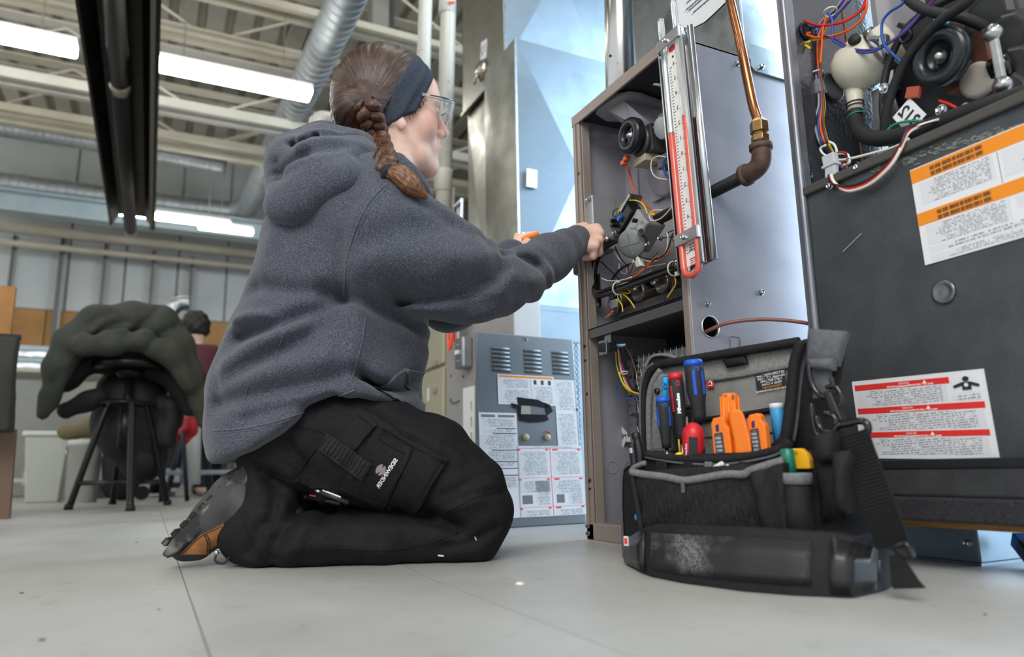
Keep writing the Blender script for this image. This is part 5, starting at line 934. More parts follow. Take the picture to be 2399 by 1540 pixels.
M('bag_lining', '8F8D88', .8, 0, '7B7975', 240, bump=.4, bscale=500); M('leatherette', '8A8884', .42, 0, '7E7C79', 30, bump=.25, bscale=160); M('binding', '5C5E62', .7, 0, '505256', 120, bump=.4, bscale=400); M('webbing', '0B0B0D', .7, bump=.5, bscale=400, stretch=(1, 1, 3))
def bpoly(name, px, d, t, mat, bev=.004, parent=None): return MB().quadbox([Bp(u, v, d) for u, v in px], BN, t).build(name, MATS[mat], parent or bag, bevel=bev)
def btube(name, px, d, r, mat, flat=1, n=10, parent=None, close=False): return MB().tube(bez([Bp(p[0], p[1], p[2] if len(p) > 2 else d) for p in px], 6), r, n, flat=flat, up=-BN).build(name, MATS[mat], parent or bag, smooth=True, fixn=False)
def pillow(name, px4, d, t, mat, nu=14, nv=8, bulge=.012, wrk=.002, parent=None):
    """soft panel: corner sight lines tl,tr,br,bl, plane depth d, thickness t, bulging towards the viewer"""
    q = [Bp(u, v, d) for u, v in px4]; F = np.zeros((nu+1, nv+1, 3))
    for i in range(nu+1):
        for j in range(nv+1):
            a, b = i/nu, j/nv; p = (1-a)*(1-b)*q[0]+a*(1-b)*q[1]+a*b*q[2]+(1-a)*b*q[3]
            F[i, j] = p-BN*(bulge*(16*a*(1-a)*b*(1-b))**.5+wrk*math.sin(9*a+5*b+len(name))*math.sin(7*b+3*a))
    Bk = F+BN*t; V = np.concatenate([F.reshape(-1, 3), Bk.reshape(-1, 3)]); w = nv+1; K = (nu+1)*w; Fs = []
    for i in range(nu):
        for j in range(nv): a = i*w+j; Fs += [(a, a+w, a+w+1, a+1), (K+a, K+a+1, K+a+w+1, K+a+w)]
    rim = [i*w for i in range(nu+1)]+[nu*w+j for j in range(1, nv+1)]+[i*w+nv for i in range(nu-1, -1, -1)]+[j for j in range(nv-1, 0, -1)]
    for a, b in zip(rim, rim[1:]+rim[:1]): Fs.append((a, b, K+b, K+a))
    m = MB(); m.add(V, Fs); o = m.build(name, MATS[mat], parent or bag, smooth=True); smooth_by_angle(o, 60); return o
# back panel with lining, leather pocket and zipped border
bk = bpoly('back_panel', ((1512, 1250), (1512, 905), (1522, 872), (1548, 852), (1700, 826), (1880, 797), (1892, 830), (1905, 1250)), .175, .014, 'bag_lining')
bpoly('lid_pocket', ((1600, 1030), (1600, 898), (1660, 893), (1850, 862), (1862, 1010)), .171, .004, 'leatherette', .002); btube('pocket_piping', ((1640, 893), (1700, 886), (1780, 872), (1852, 858)), .168, .0035, 'bag_grey'); btube('pocket_base_piping', ((1640, 985), (1720, 975), (1800, 962), (1855, 950)), .168, .0045, 'bag_black')
btube('border', ((1512, 1090), (1508, 1000), (1508, 920), (1518, 878), (1545, 856), (1600, 846), (1700, 829), (1800, 813), (1872, 801)), .165, .0075, 'bag_black'); btube('zip_teeth', ((1503, 1080), (1500, 1000), (1500, 915), (1511, 870), (1530, 852)), .158, .0025, 'binding')
btube('inner_border', ((1524, 1075), (1521, 1000), (1522, 930), (1532, 892), (1548, 868)), .15, .006, 'bag_grey')
btube('lid_fold', ((1510, 862), (1525, 838), (1545, 832), (1570, 834), (1586, 842)), .185, .003, 'bag_grey'); bpoly('lid_flap', ((1512, 862), (1528, 838), (1548, 834), (1588, 843), (1550, 852)), .188, .003, 'bag_black', .001)
bpoly('side_lining', ((1522, 1060), (1527, 900), (1545, 872), (1568, 885), (1572, 1060)), .12, .05, 'bag_grey', .006)
MB().lathe(Bp(1540, 917, .118), -BN, [(0, .0055), (.003, .005), (.004, .002), (.004, 0)], 14).build('snap_stud', MATS['black_gloss'], bag, smooth=True)
pillow('magnet_patch', ((1692, 843), (1742, 832), (1750, 852), (1702, 862)), .166, .006, 'bag_black', 8, 5, .004, 0)
lg = bpoly('maker_patch', ((1768, 880), (1838, 866), (1842, 906), (1773, 919)), .1665, .002, 'black_plastic', .001)
pe = nrm(Bp(1838, 866, .166)-Bp(1768, 880, .166)); pu = nrm(np.cross(BN, pe)); pu = pu if pu[2] > 0 else -pu
for i, (s, mt) in enumerate((('VETOPROPAC.com', 'white_print'), ('Norwalk, CT - USA', 'white_print'), ('1-877-847-1443', 'white_print'), ('Made in China', 'white_print'), ('Patented.com', 'orange_print'), ('vetopropac.com/patents', 'white_print'))):
    text_mesh(s, .0056, Bp(1805+i, 877+i*7, .1655), pe, pu, -BN, MATS[mt], lg)
rt = bpoly('red_tag', ((1653, 890), (1671, 887), (1672, 909), (1655, 911)), .166, .002, 'red_print', .0005); btube('tag_lock', ((1660, 898), (1664, 893), (1667, 898), (1667, 904), (1659, 904)), .1645, .0008, 'white_print', parent=rt)
# right-hand edge: lid side gusset, webbing, hinge strap
pillow('lid_gusset', ((1868, 800), (1908, 790), (1925, 1080), (1842, 1060)), .13, .04, 'bag_black'); btube('gusset_border', ((1878, 800), (1862, 850), (1855, 920), (1848, 980), (1838, 1030), (1810, 1056)), .10, .008, 'bag_black'); btube('gusset_zip', ((1890, 810), (1880, 860), (1872, 920), (1866, 985), (1858, 1035)), .115, .003, 'binding')
# tub: main body, rim, front pocket, cylinder pocket
pillow('tub', ((1508, 1068), (1900, 1055), (1960, 1262), (1502, 1258)), .06, .12, 'bag_black', 14, 8, .008, .003)
btube('tub_rim', ((1516, 1064), (1545, 1072), (1600, 1076), (1680, 1078), (1760, 1070), (1830, 1052), (1850, 1035)), .058, .0065, 'bag_black')
btube('tub_rim_seam', ((1512, 1072), (1600, 1086), (1700, 1088), (1800, 1072), (1845, 1052)), .054, .002, 'binding')
for u, w in ((1535, 18), (1600, 14), (1650, 12), (1730, 18)): bpoly('loop_tab', ((u, 1082), (u+w*1.4, 1083), (u+w*1.4, 1112), (u, 1110)), .05, .004, 'bag_black' if w != 12 else 'bag_grey', .001)
pillow('front_pocket', ((1480, 1106), (1832, 1082), (1842, 1262), (1502, 1254)), .022, .04, 'bag_mesh', 20, 10, .006, .004)
btube('pocket_binding', ((1478, 1106), (1510, 1112), (1560, 1118), (1600, 1126), (1640, 1122), (1700, 1112), (1742, 1112), (1757, 1104), (1800, 1090), (1834, 1080)), .017, .0055, 'bag_grey', 1.0); btube('binding_side', ((1480, 1105), (1487, 1150), (1498, 1210), (1502, 1245)), .018, .0045, 'bag_black'); btube('binding_return', ((1478, 1106), (1483, 1098), (1498, 1090), (1512, 1085)), .03, .004, 'bag_grey')
pillow('pocket_gusset', ((1758, 1108), (1834, 1085), (1845, 1258), (1790, 1258)), .012, .03, 'bag_black', 10, 10, .006, .004)
cp_ = Bp(1863, 1180, .03); axz = nrm(Bp(1862, 1105, .03)-Bp(1872, 1240, .03)); hgt = np.linalg.norm(Bp(1862, 1105, .03)-Bp(1872, 1240, .03)); b0c = Bp(1872, 1245, .03)
MB().lathe(b0c, axz, [(0, .015), (.004, .0185), (hgt*.5, .0185), (hgt*.52, .0178), (hgt, .0195), (hgt, .016), (hgt*.3, .0145)], 22, cap=False).build('tube_pocket', MATS['bag_black'], bag, smooth=True)
MB().lathe(b0c+axz*(hgt-.013), axz, [(0, .0195), (.0, .0208), (.012, .0208), (.014, .0195), (.014, .0165), (.004, .016)], 22, cap=False).build('tube_pocket_binding', MATS['bag_grey'], bag, smooth=True)
bpoly('rear_tube_binding', ((1832, 1078), (1895, 1072), (1897, 1092), (1834, 1096)), .06, .01, 'bag_grey', .003)
pillow('side_pouch', ((1908, 1075), (1990, 1060), (1985, 1215), (1925, 1220)), .05, .06, 'bag_black', 8, 10, .012, .003); pillow('hanging_strap_end', ((1905, 1020), (1950, 1010), (1952, 1080), (1908, 1085)), .03, .03, 'bag_black', 6, 6, .006, .002)
pillow('side_pouch', ((1948, 1060), (1992, 1055), (1985, 1205), (1955, 1205)), .02, .05, 'bag_black', 6, 10, .01, .002)
# carry handle, D-ring and clip at the right
pillow('carry_handle', ((1893, 770), (1985, 776), (1960, 858), (1888, 862)), .09, .012, 'binding', 10, 8, .008, .001); pillow('handle_back', ((1960, 800), (1986, 782), (1956, 930), (1936, 930)), .12, .006, 'bag_black', 6, 8, .003, .001); pillow('handle_loop', ((1892, 842), (1952, 838), (1948, 868), (1896, 866)), .075, .014, 'binding', 8, 5, .008, 0); pillow('handle_tab', ((1898, 868), (1945, 866), (1940, 930), (1905, 934)), .085, .006, 'binding', 6, 6, .002, .001)
btube('ring', ((1895, 855), (1898, 885), (1910, 915), (1930, 930), (1945, 925), (1952, 905), (1948, 885)), .072, .0035, 'black_gloss'); btube('ring', ((1935, 908), (1955, 905), (1968, 920), (1972, 940), (1965, 955)), .066, .003, 'black_gloss')
bpoly('snap_hook', ((1925, 918), (1945, 915), (1975, 985), (1965, 1000), (1950, 990)), .06, .012, 'black_plastic', .003)
btube('ring', ((1912, 975), (1920, 1000), (1940, 1012), (1955, 1005), (1958, 985), (1948, 972), (1930, 968)), .055, .0035, 'black_gloss'); btube('ring', ((1955, 1012), (1965, 998), (1990, 992), (2015, 987), (2030, 992), (2034, 1005), (2030, 1022)), .05, .0045, 'black_gloss'); btube('ring', ((1900, 945), (1905, 985), (1915, 1020), (1935, 1030)), .06, .003, 'black_gloss')
# shoulder strap with pad, buckle and tail
def ribbon(name, rows, mat, t=.003):
    m = MB(); L_ = []; 
    for a, b, d in rows: L_.append([Bp(a[0], a[1], d), Bp(b[0], b[1], d), Bp(b[0], b[1], d)+BN*t, Bp(a[0], a[1], d)+BN*t])
    m.loft(L_); return m.build(name, MATS[mat], bag, bevel=.0008)
sp_ = ribbon('shoulder_strap', [((1968, 1022), (2032, 1004), .045), ((1985, 1080), (2052, 1060), .035), ((2000, 1140), (2075, 1120), .025), ((2022, 1200), (2098, 1180), .015), ((2040, 1250), (2118, 1232), .005), ((2055, 1290), (2130, 1272), -.002)], 'webbing')
for k in range(36):
    t = (k+.5)/36; rows = [((1968, 1022), (2032, 1004), .045), ((1985, 1080), (2052, 1060), .035), ((2000, 1140), (2075, 1120), .025), ((2022, 1200), (2098, 1180), .015), ((2040, 1250), (2118, 1232), .005), ((2055, 1290), (2130, 1272), -.002)]
    i = min(int(t*5), 4); f = t*5-i; a = np.array(rows[i][0])*(1-f)+np.array(rows[i+1][0])*f; b = np.array(rows[i][1])*(1-f)+np.array(rows[i+1][1])*f; d = rows[i][2]*(1-f)+rows[i+1][2]*f
    MB().tube([Bp(a[0]+2, a[1], d-.0008), Bp(b[0]-2, b[1], d-.0008)], .0011, 5).build('strap_rib', MATS['webbing'], sp_)
bpoly('buckle', ((2085, 1278), (2128, 1274), (2140, 1308), (2118, 1312), (2100, 1300)), -.012, .012, 'black_plastic', .003); btube('buckle_edge', ((2095, 1280), (2120, 1274), (2130, 1285), (2138, 1305)), -.014, .0025, 'black_gloss')
ribbon('strap_tail', [((2082, 1300), (2112, 1300), -.01), ((2085, 1340), (2132, 1330), -.008), ((2088, 1372), (2150, 1358), -.01), ((2092, 1381), (2168, 1379), -.014)], 'webbing')
# pad: curved, padded band standing on its edge in front of the bag
pp_ = MB(); NU = 40; rings = []
for i in range(NU+1):
    t = i/NU; pu_ = 1468+t*(2092-1468); bot = 1331+t*118-60*t*t*1.0 if False else np.interp(pu_, (1468, 1520, 1600, 1740, 1860, 2000, 2060, 2092), (1322, 1350, 1366, 1385, 1395, 1401, 1388, 1372)); topv = np.interp(pu_, (1468, 1500, 1530, 1740, 1950, 2000, 2050, 2092), (1262, 1240, 1231, 1238, 1250, 1262, 1276, 1300))
    g = pZ(pu_, bot, .001); gd = (g-BO)@BN; tp2 = Bp(pu_, topv, gd+.012); th = .017 if .03 < t < .97 else .009
    c_ = [g, g*.72+tp2*.28-BN*.004, g*.4+tp2*.6-BN*.004, tp2]; rings.append(c_+[tp2+BN*th*.8+V3(0, 0, .001), g*.4+tp2*.6+BN*th, g+BN*th])
pp_.loft(rings); pad_o = pp_.build('shoulder_pad', MATS['bag_black'], bag, smooth=True); smooth_by_angle(pad_o, 50)
mm = MB(); R2 = []
for i in range(4, 29): 
    r_ = rings[i]; R2.append([r_[0]*.84+r_[3]*.16-BN*.0045, r_[1]-BN*.0022+V3(0, 0, .002), r_[2]-BN*.0022, r_[3]*.86+r_[0]*.14-BN*.0042, r_[2]+BN*.004, r_[1]+BN*.004])
meshmat(); mm.loft(R2); mo_ = mm.build('mesh_panel', MATS['pad_mesh'], pad_o, smooth=True)
for i0, i1, nm in ((0, 3, 'end_cap'), (31, 39, 'end_cap')):
    e = MB(); e.loft([[r_[0]*.94+r_[3]*.06-BN*.005, r_[1]-BN*.004, r_[2]-BN*.004, r_[3]*.95+r_[0]*.05-BN*.004, r_[2]+BN*.003] for r_ in rings[i0:i1+1]]); e.build(nm, M('vinyl_black', '1C1C1E', .35), pad_o, smooth=True)
tgq = Bp(1467, 1268, -.03); MB().obox(tgq, BL*.004, V3(0, 0, .0065), BN*.0006).build('pad_tag', MATS['white_plastic'], pad_o); MB().obox(tgq-BN*.0009, BL*.0025, V3(0, 0, .004), BN*.0004).build('pad_tag_mark', MATS['red_print'], pad_o)
tlp2 = Bp(1605, 1150, .012); MB().obox(Bp(1600, 1142, .013), BL*.003, V3(0, 0, .008), BN*.001).build('pocket_smudge', MATS['binding'], bag, bevel=.001)
# ---------------------------------------------------------------- tools in the bag, each its own thing
BLUE = M('tool_blue', '1B57C8', .35); RED = M('tool_red', 'C8242C', .35); GRIP = M('tool_grip', '26282B', .6, bump=.4, bscale=600); ORG_ = M('tool_orange', 'F07A1C', .4); STEEL = MATS['zinc']
def driver(top, bot, d, r, capm, stripe, label, letter=None, stripes=((-.35,), (.6,)), tl=.07):
    a, b = Bp(*top, d), Bp(*bot, d+.01); ax = nrm(a-b); L_ = np.linalg.norm(a-b); t = thing('screwdriver', b-ax*tl, label, 'screwdriver', 'screwdrivers in the bag')
    MB().lathe(b, ax, [(0, r*.62), (L_*.12, r*.7), (L_*.28, r*.78), (L_*.45, r*.98), (L_*.8, r*1.02), (L_*.9, r*.98)], 24).build('grip', GRIP, t, smooth=True)
    MB().lathe(b+ax*L_*.9, ax, [(0, r*.99), (L_*.05, r), (L_*.085, r*.9), (L_*.1, r*.6), (L_*.1, 0)], 24).build('end_cap', capm, t, smooth=True)
    MB().cyl(b, b-ax*tl, .003, n=10).build('shaft', STEEL, t, smooth=True); v = nrm(CAM-a); v = nrm(v-ax*(v@ax)); w = np.cross(ax, v)
    for ang in stripe:
        dv = math.cos(ang)*v+math.sin(ang)*w; dw = np.cross(ax, dv); MB().obox(b+ax*L_*.62+dv*r*.98, ax*L_*.19, dw*r*.17, dv*r*.06).build('stripe', capm, t, bevel=.001)
    q = b+ax*L_*.84+v*r*.99+w*r*.25; MB().obox(q, ax*L_*.035, w*r*.22, v*r*.06).build('hang_hole_rim', capm, t); MB().obox(q+v*r*.07, ax*L_*.022, w*r*.13, v*r*.02).build('hang_hole', MATS['ink'], t)
    if letter: text_mesh(letter, r*.62, b+ax*L_*.55+v*r*1.04+w*r*.1, ax*-1, w*-1, v, MATS['white_print'], t, depth=.0004, bold=.0004)
    return t
driver((1623, 842), (1640, 990), .105, .0148, BLUE, (-.1, .95), 'tallest screwdriver, black grip with blue cap and stripe')
driver((1581, 873), (1597, 1035), .095, .0118, RED, (-.75,), 'screwdriver with black and red grip and white lettering', 'Milwaukee')
driver((1552, 930), (1562, 1050), .075, .0112, BLUE, (-1.0, .9), 'shorter screwdriver with blue cap at the left end of the bag')
driver((1604, 950), (1612, 1050), .135, .010, MATS['black_plastic'], (), 'black screwdriver hidden behind the red one with white lettering', 'Milwaukee')
a, b = Bp(1624, 990, .07), Bp(1624, 1078, .075); ax = nrm(a-b); Ls = np.linalg.norm(a-b); t = thing('stubby_screwdriver', b, 'stubby red ratchet driver with domed end', 'screwdriver'); v = nrm(nrm(CAM-a)-ax*(nrm(CAM-a)@ax)); w = np.cross(ax, v)
MB().lathe(b, ax, [(0, .014), (Ls*.3, .0155), (Ls*.65, .0165), (Ls*.82, .0145), (Ls*.94, .009), (Ls, .003), (Ls, 0)], 28).build('handle', RED, t, smooth=True); MB().obox(b+ax*Ls*.33+v*.0155, ax*Ls*.32, w*.0062, v*.001).build('grip_inlay', GRIP, t, bevel=.002); text_mesh('Milwaukee', .0055, b+ax*Ls*.25+v*.0142-w*.0095, -ax, -w, nrm(v-w*.6), MATS['white_print'], t, depth=.0016)
# taped rod, marker, orange instruments
def rod(name, top, bot, d, r, mat, label, cat, extra=None):
    a, b = Bp(*top, d), Bp(*bot, d); t = thing(name, b, label, cat); ax = nrm(a-b); L_ = np.linalg.norm(a-b); MB().lathe(b, ax, [(0, r), (L_*.94, r), (L_, r*.8), (L_, 0)], 16).build('barrel', mat, t, smooth=True); 
    if extra: MB().lathe(a-ax*L_*extra[0], ax, [(0, r*1.02), (L_*extra[0], r*1.02), (L_*extra[0]+.001, 0)], 16).build('end', extra[1], t, smooth=True)
    return t
t = rod('taped_rod', (1560, 882), (1556, 1000), .12, .0055, M('tape_blue', '2A9AE0', .5), 'rod wrapped in light blue tape at the left of the bag', 'rod', (.0, BLUE)); text_mesh('RA', .010, Bp(1557, 905, .1135), -UP, RT, -FW, MATS['ink'], t)
rod('marker', (1818, 946), (1830, 1040), .11, .0095, M('marker_blue', '3C97CE', .45), 'light blue marker with pale cap at the right of the bag', 'marker', (.14, M('pale_cap', 'C9D6DC', .4)))
t = rod('orange_probe', (1709, 922), (1716, 1060), .10, .0125, ORG_, 'orange ribbed instrument tube standing tallest in the bag', 'instrument')
for k in range(9):
    a_ = k*2*math.pi/9; c_ = (Bp(1709, 935, .10)+Bp(1716, 1060, .10))/2; ax = nrm(Bp(1709, 922, .10)-Bp(1716, 1060, .10)); e1_ = nrm(np.cross(ax, (0, 1, 0))); MB().tube([c_+ax*.042+.0122*(math.cos(a_)*e1_+math.sin(a_)*np.cross(ax, e1_)), c_-ax*.04+.0122*(math.cos(a_)*e1_+math.sin(a_)*np.cross(ax, e1_))], .0026, 6).build('rib', ORG_, t, smooth=True)
for s in (-1, 1): MB().cyl(Bp(1709+s*8, 926, .092), Bp(1709+s*8, 930, .088), .0022, n=8).build('contact', STEEL, t)
t = thing('clamp_jaw', Bp(1722, 1060, .075), 'smooth orange curved clamp jaw in the middle of the bag', 'instrument')
MB().loft([[Bp(u0, v0, .06), Bp(u1, v1, .06), Bp(u1, v1, .085), Bp(u0, v0, .085)] for u0, v0, u1, v1 in ((1722, 1070, 1762, 1062), (1718, 1030, 1758, 1030), (1710, 995, 1750, 1000), (1706, 970, 1744, 975), (1712, 958, 1736, 960))]).build('jaw', ORG_, t, bevel=.004, seg=3)
for (u, v, d), lab in (((1688, 1030, .065), 'orange pipe clamp tester with grey print, left of the curved jaw'), ((1772, 1020, .07), 'orange pipe clamp tester with grey print, right of the curved jaw')):
    t = thing('clamp_tester', Bp(u, v+45, d), lab, 'instrument', 'clamp testers in the bag'); e = nrm(Bp(u+20, v-4, d)-Bp(u, v, d)); up_ = nrm(Bp(u-4, v-40, d)-Bp(u, v, d)); k = np.linalg.norm(Bp(u+1, v, d)-Bp(u, v, d))
    MB().prism([(-20*k, -48*k), (-20*k, 36*k), (-14*k, 46*k), (8*k, 46*k), (14*k, 38*k), (14*k, 28*k), (22*k, 18*k), (22*k, -48*k)], Bp(u, v, d), e, up_, BN*.012).build('case', ORG_, t, bevel=.002)
    MB().prism([(-14*k, -48*k), (-14*k, 14*k), (5*k, 14*k), (8*k, -48*k)], Bp(u, v, d-.0008), e, up_, BN*.001).build('label_plate', M('tester_grey', '3A3F45', .5), t); MB().prism([(-9*k, 17*k), (-9*k, 30*k), (-2*k, 32*k), (-2*k, 17*k)], Bp(u, v, d-.0008), e, up_, BN*.001).build('button', M('navy', '1E2B62', .4), t)
    oq = Bp(u, v, d-.0014)-e*12*k-up_*40*k; MB().obox(Bp(u, v, d-.0012)-e*3*k-up_*15*k, e*9*k, up_*25*k, BN*.0003).build('panel_print', printed('tester_print', '3A3F45', '9BA0A6', 9, 6, .62, .44, margin=.03), t, uvq=(oq, e*18*k, up_*50*k))
t = rod('pliers_grip', (1843, 1052), (1852, 1125), .035, .0088, M('tool_green', '13705A', .3), 'glossy green handle in the tube pocket', 'pliers'); 
t = thing('tape_measure', Bp(1868, 1070, .05), 'yellow tool corner poking out behind the green handle', 'tool'); MB().prism([(-.014, -.02), (-.013, .006), (.004, .006), (.012, -.001), (.015, -.008), (.015, -.02)], Bp(1868, 1062, .05), BL, V3(0, 0, 1), BN*.012).build('case', M('tool_yellow', 'F0B21E', .4), t, bevel=.001); text_mesh('GE', .007, Bp(1862, 1062, .049), BL, V3(0, 0, 1), -BN, MATS['ink'], t)
for i, (p, q) in enumerate((((1662, 1104), (1692, 1086)), ((1684, 1106), (1706, 1093)))):
    t = thing('chalk_stick', Bp(*p, .035), ('longer pale stick lying in the front pocket', 'shorter white stick lying in the front pocket')[i], 'stick', 'sticks in the front pocket'); a, b = Bp(*p, .035), Bp(*q, .03); MB().tube([a+(a-b)*1.0, b], .0032, 12).build('stick', M('stick_white', 'C9CDC4', .5), t, smooth=True); MB().cyl(b, b+(b-a)*.02, .0028, n=12).build('tip', MATS['white_plastic'], t)
t = thing('yellow_handle', Bp(1593, 1070, .07), 'small yellow tool tip in front of the red screwdriver', 'tool'); MB().tube([Bp(1590, 1030, .085), Bp(1593, 1062, .08)], .0014, 8).build('shank', M('yellow_shank', 'C9B022', .4), t, smooth=True); MB().lathe(Bp(1593, 1072, .07), nrm((-.1, 0, 1)), [(0, .007), (.004, .0075), (.007, .005), (.008, 0)], 16).build('tip', M('yellow_tip', 'E8D81C', .4), t, smooth=True)
t = thing('pliers', Bp(1495, 1090, .05), 'black pliers handles standing at the left end of the bag', 'pliers')
MB().tube(bez([Bp(1500, 1100, .05), Bp(1498, 1060, .05), Bp(1492, 1030, .05), Bp(1488, 1014, .05)], 6), [.006]*13+[.007]*5+[.005], 12).build('handle', MATS['black_plastic'], t, smooth=True); MB().tube(bez([Bp(1488, 1105, .045), Bp(1484, 1070, .045), Bp(1480, 1040, .045)], 6), .0055, 12).build('handle', MATS['black_plastic'], t, smooth=True); MB().cyl(Bp(1479, 1050, .042), Bp(1480, 1062, .042), .0045, n=10).build('spring_clip', STEEL, t)
# zipped pouch behind the left end
cs = thing('zip_pouch', Bp(1475, 1330, .11), 'tall black zipped pouch leaning behind the left end of the tool bag', 'pouch')
q = [Bp(u, v, .10) for u, v in ((1452, 1322), (1447, 1180), (1449, 1105), (1458, 1086), (1480, 1078), (1530, 1078), (1530, 1322))]; q[0][2] = q[-1][2] = .002; MB().quadbox(q, BN, .05).build('shell', MATS['bag_black'], cs, bevel=.01, seg=3); btube('zip_piping', ((1462, 1320), (1456, 1180), (1458, 1112), (1466, 1094), (1482, 1086)), .097, .0022, 'binding', parent=cs)
MB().lathe(Bp(1495, 1212, .09), -BN, [(0, .007), (.004, .005), (.005, 0)], 12).build('blue_tab', M('tab_blue', '2C8FD0', .4), cs, smooth=True)
# ================================================================ the kneeling person
_h5 = math.radians(5); _FH = nrm((FW[0], FW[1], 0)); _RH = nrm((_R0[0], _R0[1], 0))
PA = math.cos(_h5)*_RH+math.sin(_h5)*_FH; PB = math.sin(_h5)*_RH-math.cos(_h5)*_FH; PO = _FH*1.36; PZ = V3(0, 0, 1)
def pl(u, v, b=0.):
    """local (forward, towards camera side, up) of a sight line at lateral offset b"""
    d = ray(u, v); p = CAM+d*(((PO+PB*b-CAM)@PB)/(d@PB)); q = p-PO; return V3(q@PA, b, p[2])
def to_world(V): return PO+V[:, :1]*PA+V[:, 1:2]*PB+V[:, 2:3]*PZ
def person_obj(name, Fd, mat, parent, sm=2, colf=None):
    V, Q = Fd.mesh(); V = relax(V, Q, sm); c = colf(V) if colf is not None else None; return soft_obj(name, to_world(V), Q[:, ::-1], mat, parent, c), V, Q
def split_obj(V, Q, masks, names, mats, parent):
    """cut one continuous mesh into named pieces by face masks"""
    out = []
    for m, nme, mt in zip(masks, names, mats):
        q = Q[m]; used = np.unique(q); mp_ = -np.ones(len(V), int); mp_[used] = np.arange(len(used)); out.append(soft_obj(nme, to_world(V[used]), mp_[q][:, ::-1], mt, parent))
    return out
per = thing('person', PO+PA*-.1, 'person kneeling in grey hoodie, black work trousers, headband and safety glasses', 'person')
# ---------------------------------------------------------------- fabrics
def heather(name, c1, c2, c3, rib=False):
    m = bpy.data.materials.new(name); m.use_nodes = True; nt = m.node_tree; b = nt.nodes['Principled BSDF']; N = nt.nodes.new; L = nt.links.new
    b.inputs['Roughness'].default_value = .95; b.inputs['Specular IOR Level'].default_value = .15; b.inputs['Sheen Weight'].default_value = .18; b.inputs['Sheen Roughness'].default_value = .5
    tc = N('ShaderNodeTexCoord'); n1 = N('ShaderNodeTexNoise'); n1.inputs['Scale'].default_value = 420; n1.inputs['Detail'].default_value = 3; mp = N('ShaderNodeMapping'); mp.inputs['Scale'].default_value = (1, 1, 1.8); L(tc.outputs['Object'], mp.inputs[0]); L(mp.outputs[0], n1.inputs['Vector'])
    r = N('ShaderNodeValToRGB'); e = r.color_ramp.elements; e[0].position = .38; e[0].color = lin(c1)+(1,); e[1].position = .66; e[1].color = lin(c3)+(1,); k = r.color_ramp.elements.new(.5); k.color = lin(c2)+(1,); L(n1.outputs['Fac'], r.inputs[0]); L(r.outputs[0], b.inputs['Base Color'])
    bp = N('ShaderNodeBump'); bp.inputs['Strength'].default_value = .5; bp.inputs['Distance'].default_value = .0015
    if rib:
        w = N('ShaderNodeTexWave'); w.inputs['Scale'].default_value = 130; w.bands_direction = 'DIAGONAL'; L(tc.outputs['Object'], w.inputs['Vector']); L(w.outputs['Fac'], bp.inputs['Height']); bp.inputs['Distance'].default_value = .001
    else:
        n2 = N('ShaderNodeTexNoise'); n2.inputs['Scale'].default_value = 260; n2.inputs['Detail'].default_value = 4; L(tc.outputs['Object'], n2.inputs['Vector']); L(n2.outputs['Fac'], bp.inputs['Height'])
    L(bp.outputs[0], b.inputs['Normal']); MATS[name] = m; return m
HOOD = heather('heather', '383B44', '454851', '5F626D'); RIB = heather('heather_rib', '383B44', '454851', '5F626D', True)
TRO = M('work_canvas', '151416', .8, 0, '1C1A1D', 130, bump=.35, bscale=450, spec=.25); TRO2 = M('work_canvas_seam', '1A191B', .85, spec=.2)
def skinmat():
    m = bpy.data.materials.new('skin'); m.use_nodes = True; nt = m.node_tree; b = nt.nodes['Principled BSDF']; N = nt.nodes.new; L = nt.links.new
    b.inputs['Roughness'].default_value = .48; b.inputs['Subsurface Weight'].default_value = .25; b.inputs['Subsurface Radius'].default_value = (1, .35, .2); b.inputs['Subsurface Scale'].default_value = .004
    at = N('ShaderNodeAttribute'); at.attribute_name = 'tint'; tc = N('ShaderNodeTexCoord'); n = N('ShaderNodeTexNoise'); n.inputs['Scale'].default_value = 55; n.inputs['Detail'].default_value = 5; L(tc.outputs['Object'], n.inputs['Vector'])
    r = N('ShaderNodeValToRGB'); e = r.color_ramp.elements; e[0].position = .3; e[0].color = (.86, .78, .76, 1); e[1].position = .6; e[1].color = (1, 1, 1, 1); L(n.outputs['Fac'], r.inputs[0])
    mx = N('ShaderNodeMix'); mx.data_type = 'RGBA'; mx.blend_type = 'MULTIPLY'; mx.inputs[0].default_value = .6; L(at.outputs['Color'], mx.inputs[6]); L(r.outputs[0], mx.inputs[7]); L(mx.outputs[2], b.inputs['Base Color'])
    bp = N('ShaderNodeBump'); bp.inputs['Strength'].default_value = .15; bp.inputs['Distance'].default_value = .0006; n2 = N('ShaderNodeTexNoise'); n2.inputs['Scale'].default_value = 600; L(tc.outputs['Object'], n2.inputs['Vector']); L(n2.outputs['Fac'], bp.inputs['Height']); L(bp.outputs[0], b.inputs['Normal']); return m
SKIN = skinmat()
# ---------------------------------------------------------------- head frame
HC = pl(912.4, 255.7, -.043); _dy = math.radians(17.5)
hX = V3(math.cos(_dy), -math.sin(_dy), 0); hY = V3(math.sin(_dy), math.cos(_dy), 0); hZ = V3(0, 0, 1); HS = 1.025
_pt = math.radians(3.3); hX, hZ = hX*math.cos(_pt)+hZ*math.sin(_pt), hZ*math.cos(_pt)-hX*math.sin(_pt); _ro = math.radians(-10.8); hY, hZ = hY*math.cos(_ro)+hZ*math.sin(_ro), hZ*math.cos(_ro)-hY*math.sin(_ro); HR = np.array([hX, hY, hZ])
def hd(x, y, z): return HC+HS*(x*hX+y*hY+z*hZ)
def hloc(x, y, z):
    x, y, z = x-HC[0], y-HC[1], z-HC[2]; return tuple((R_[0]*x+R_[1]*y+R_[2]*z)/HS for R_ in HR)
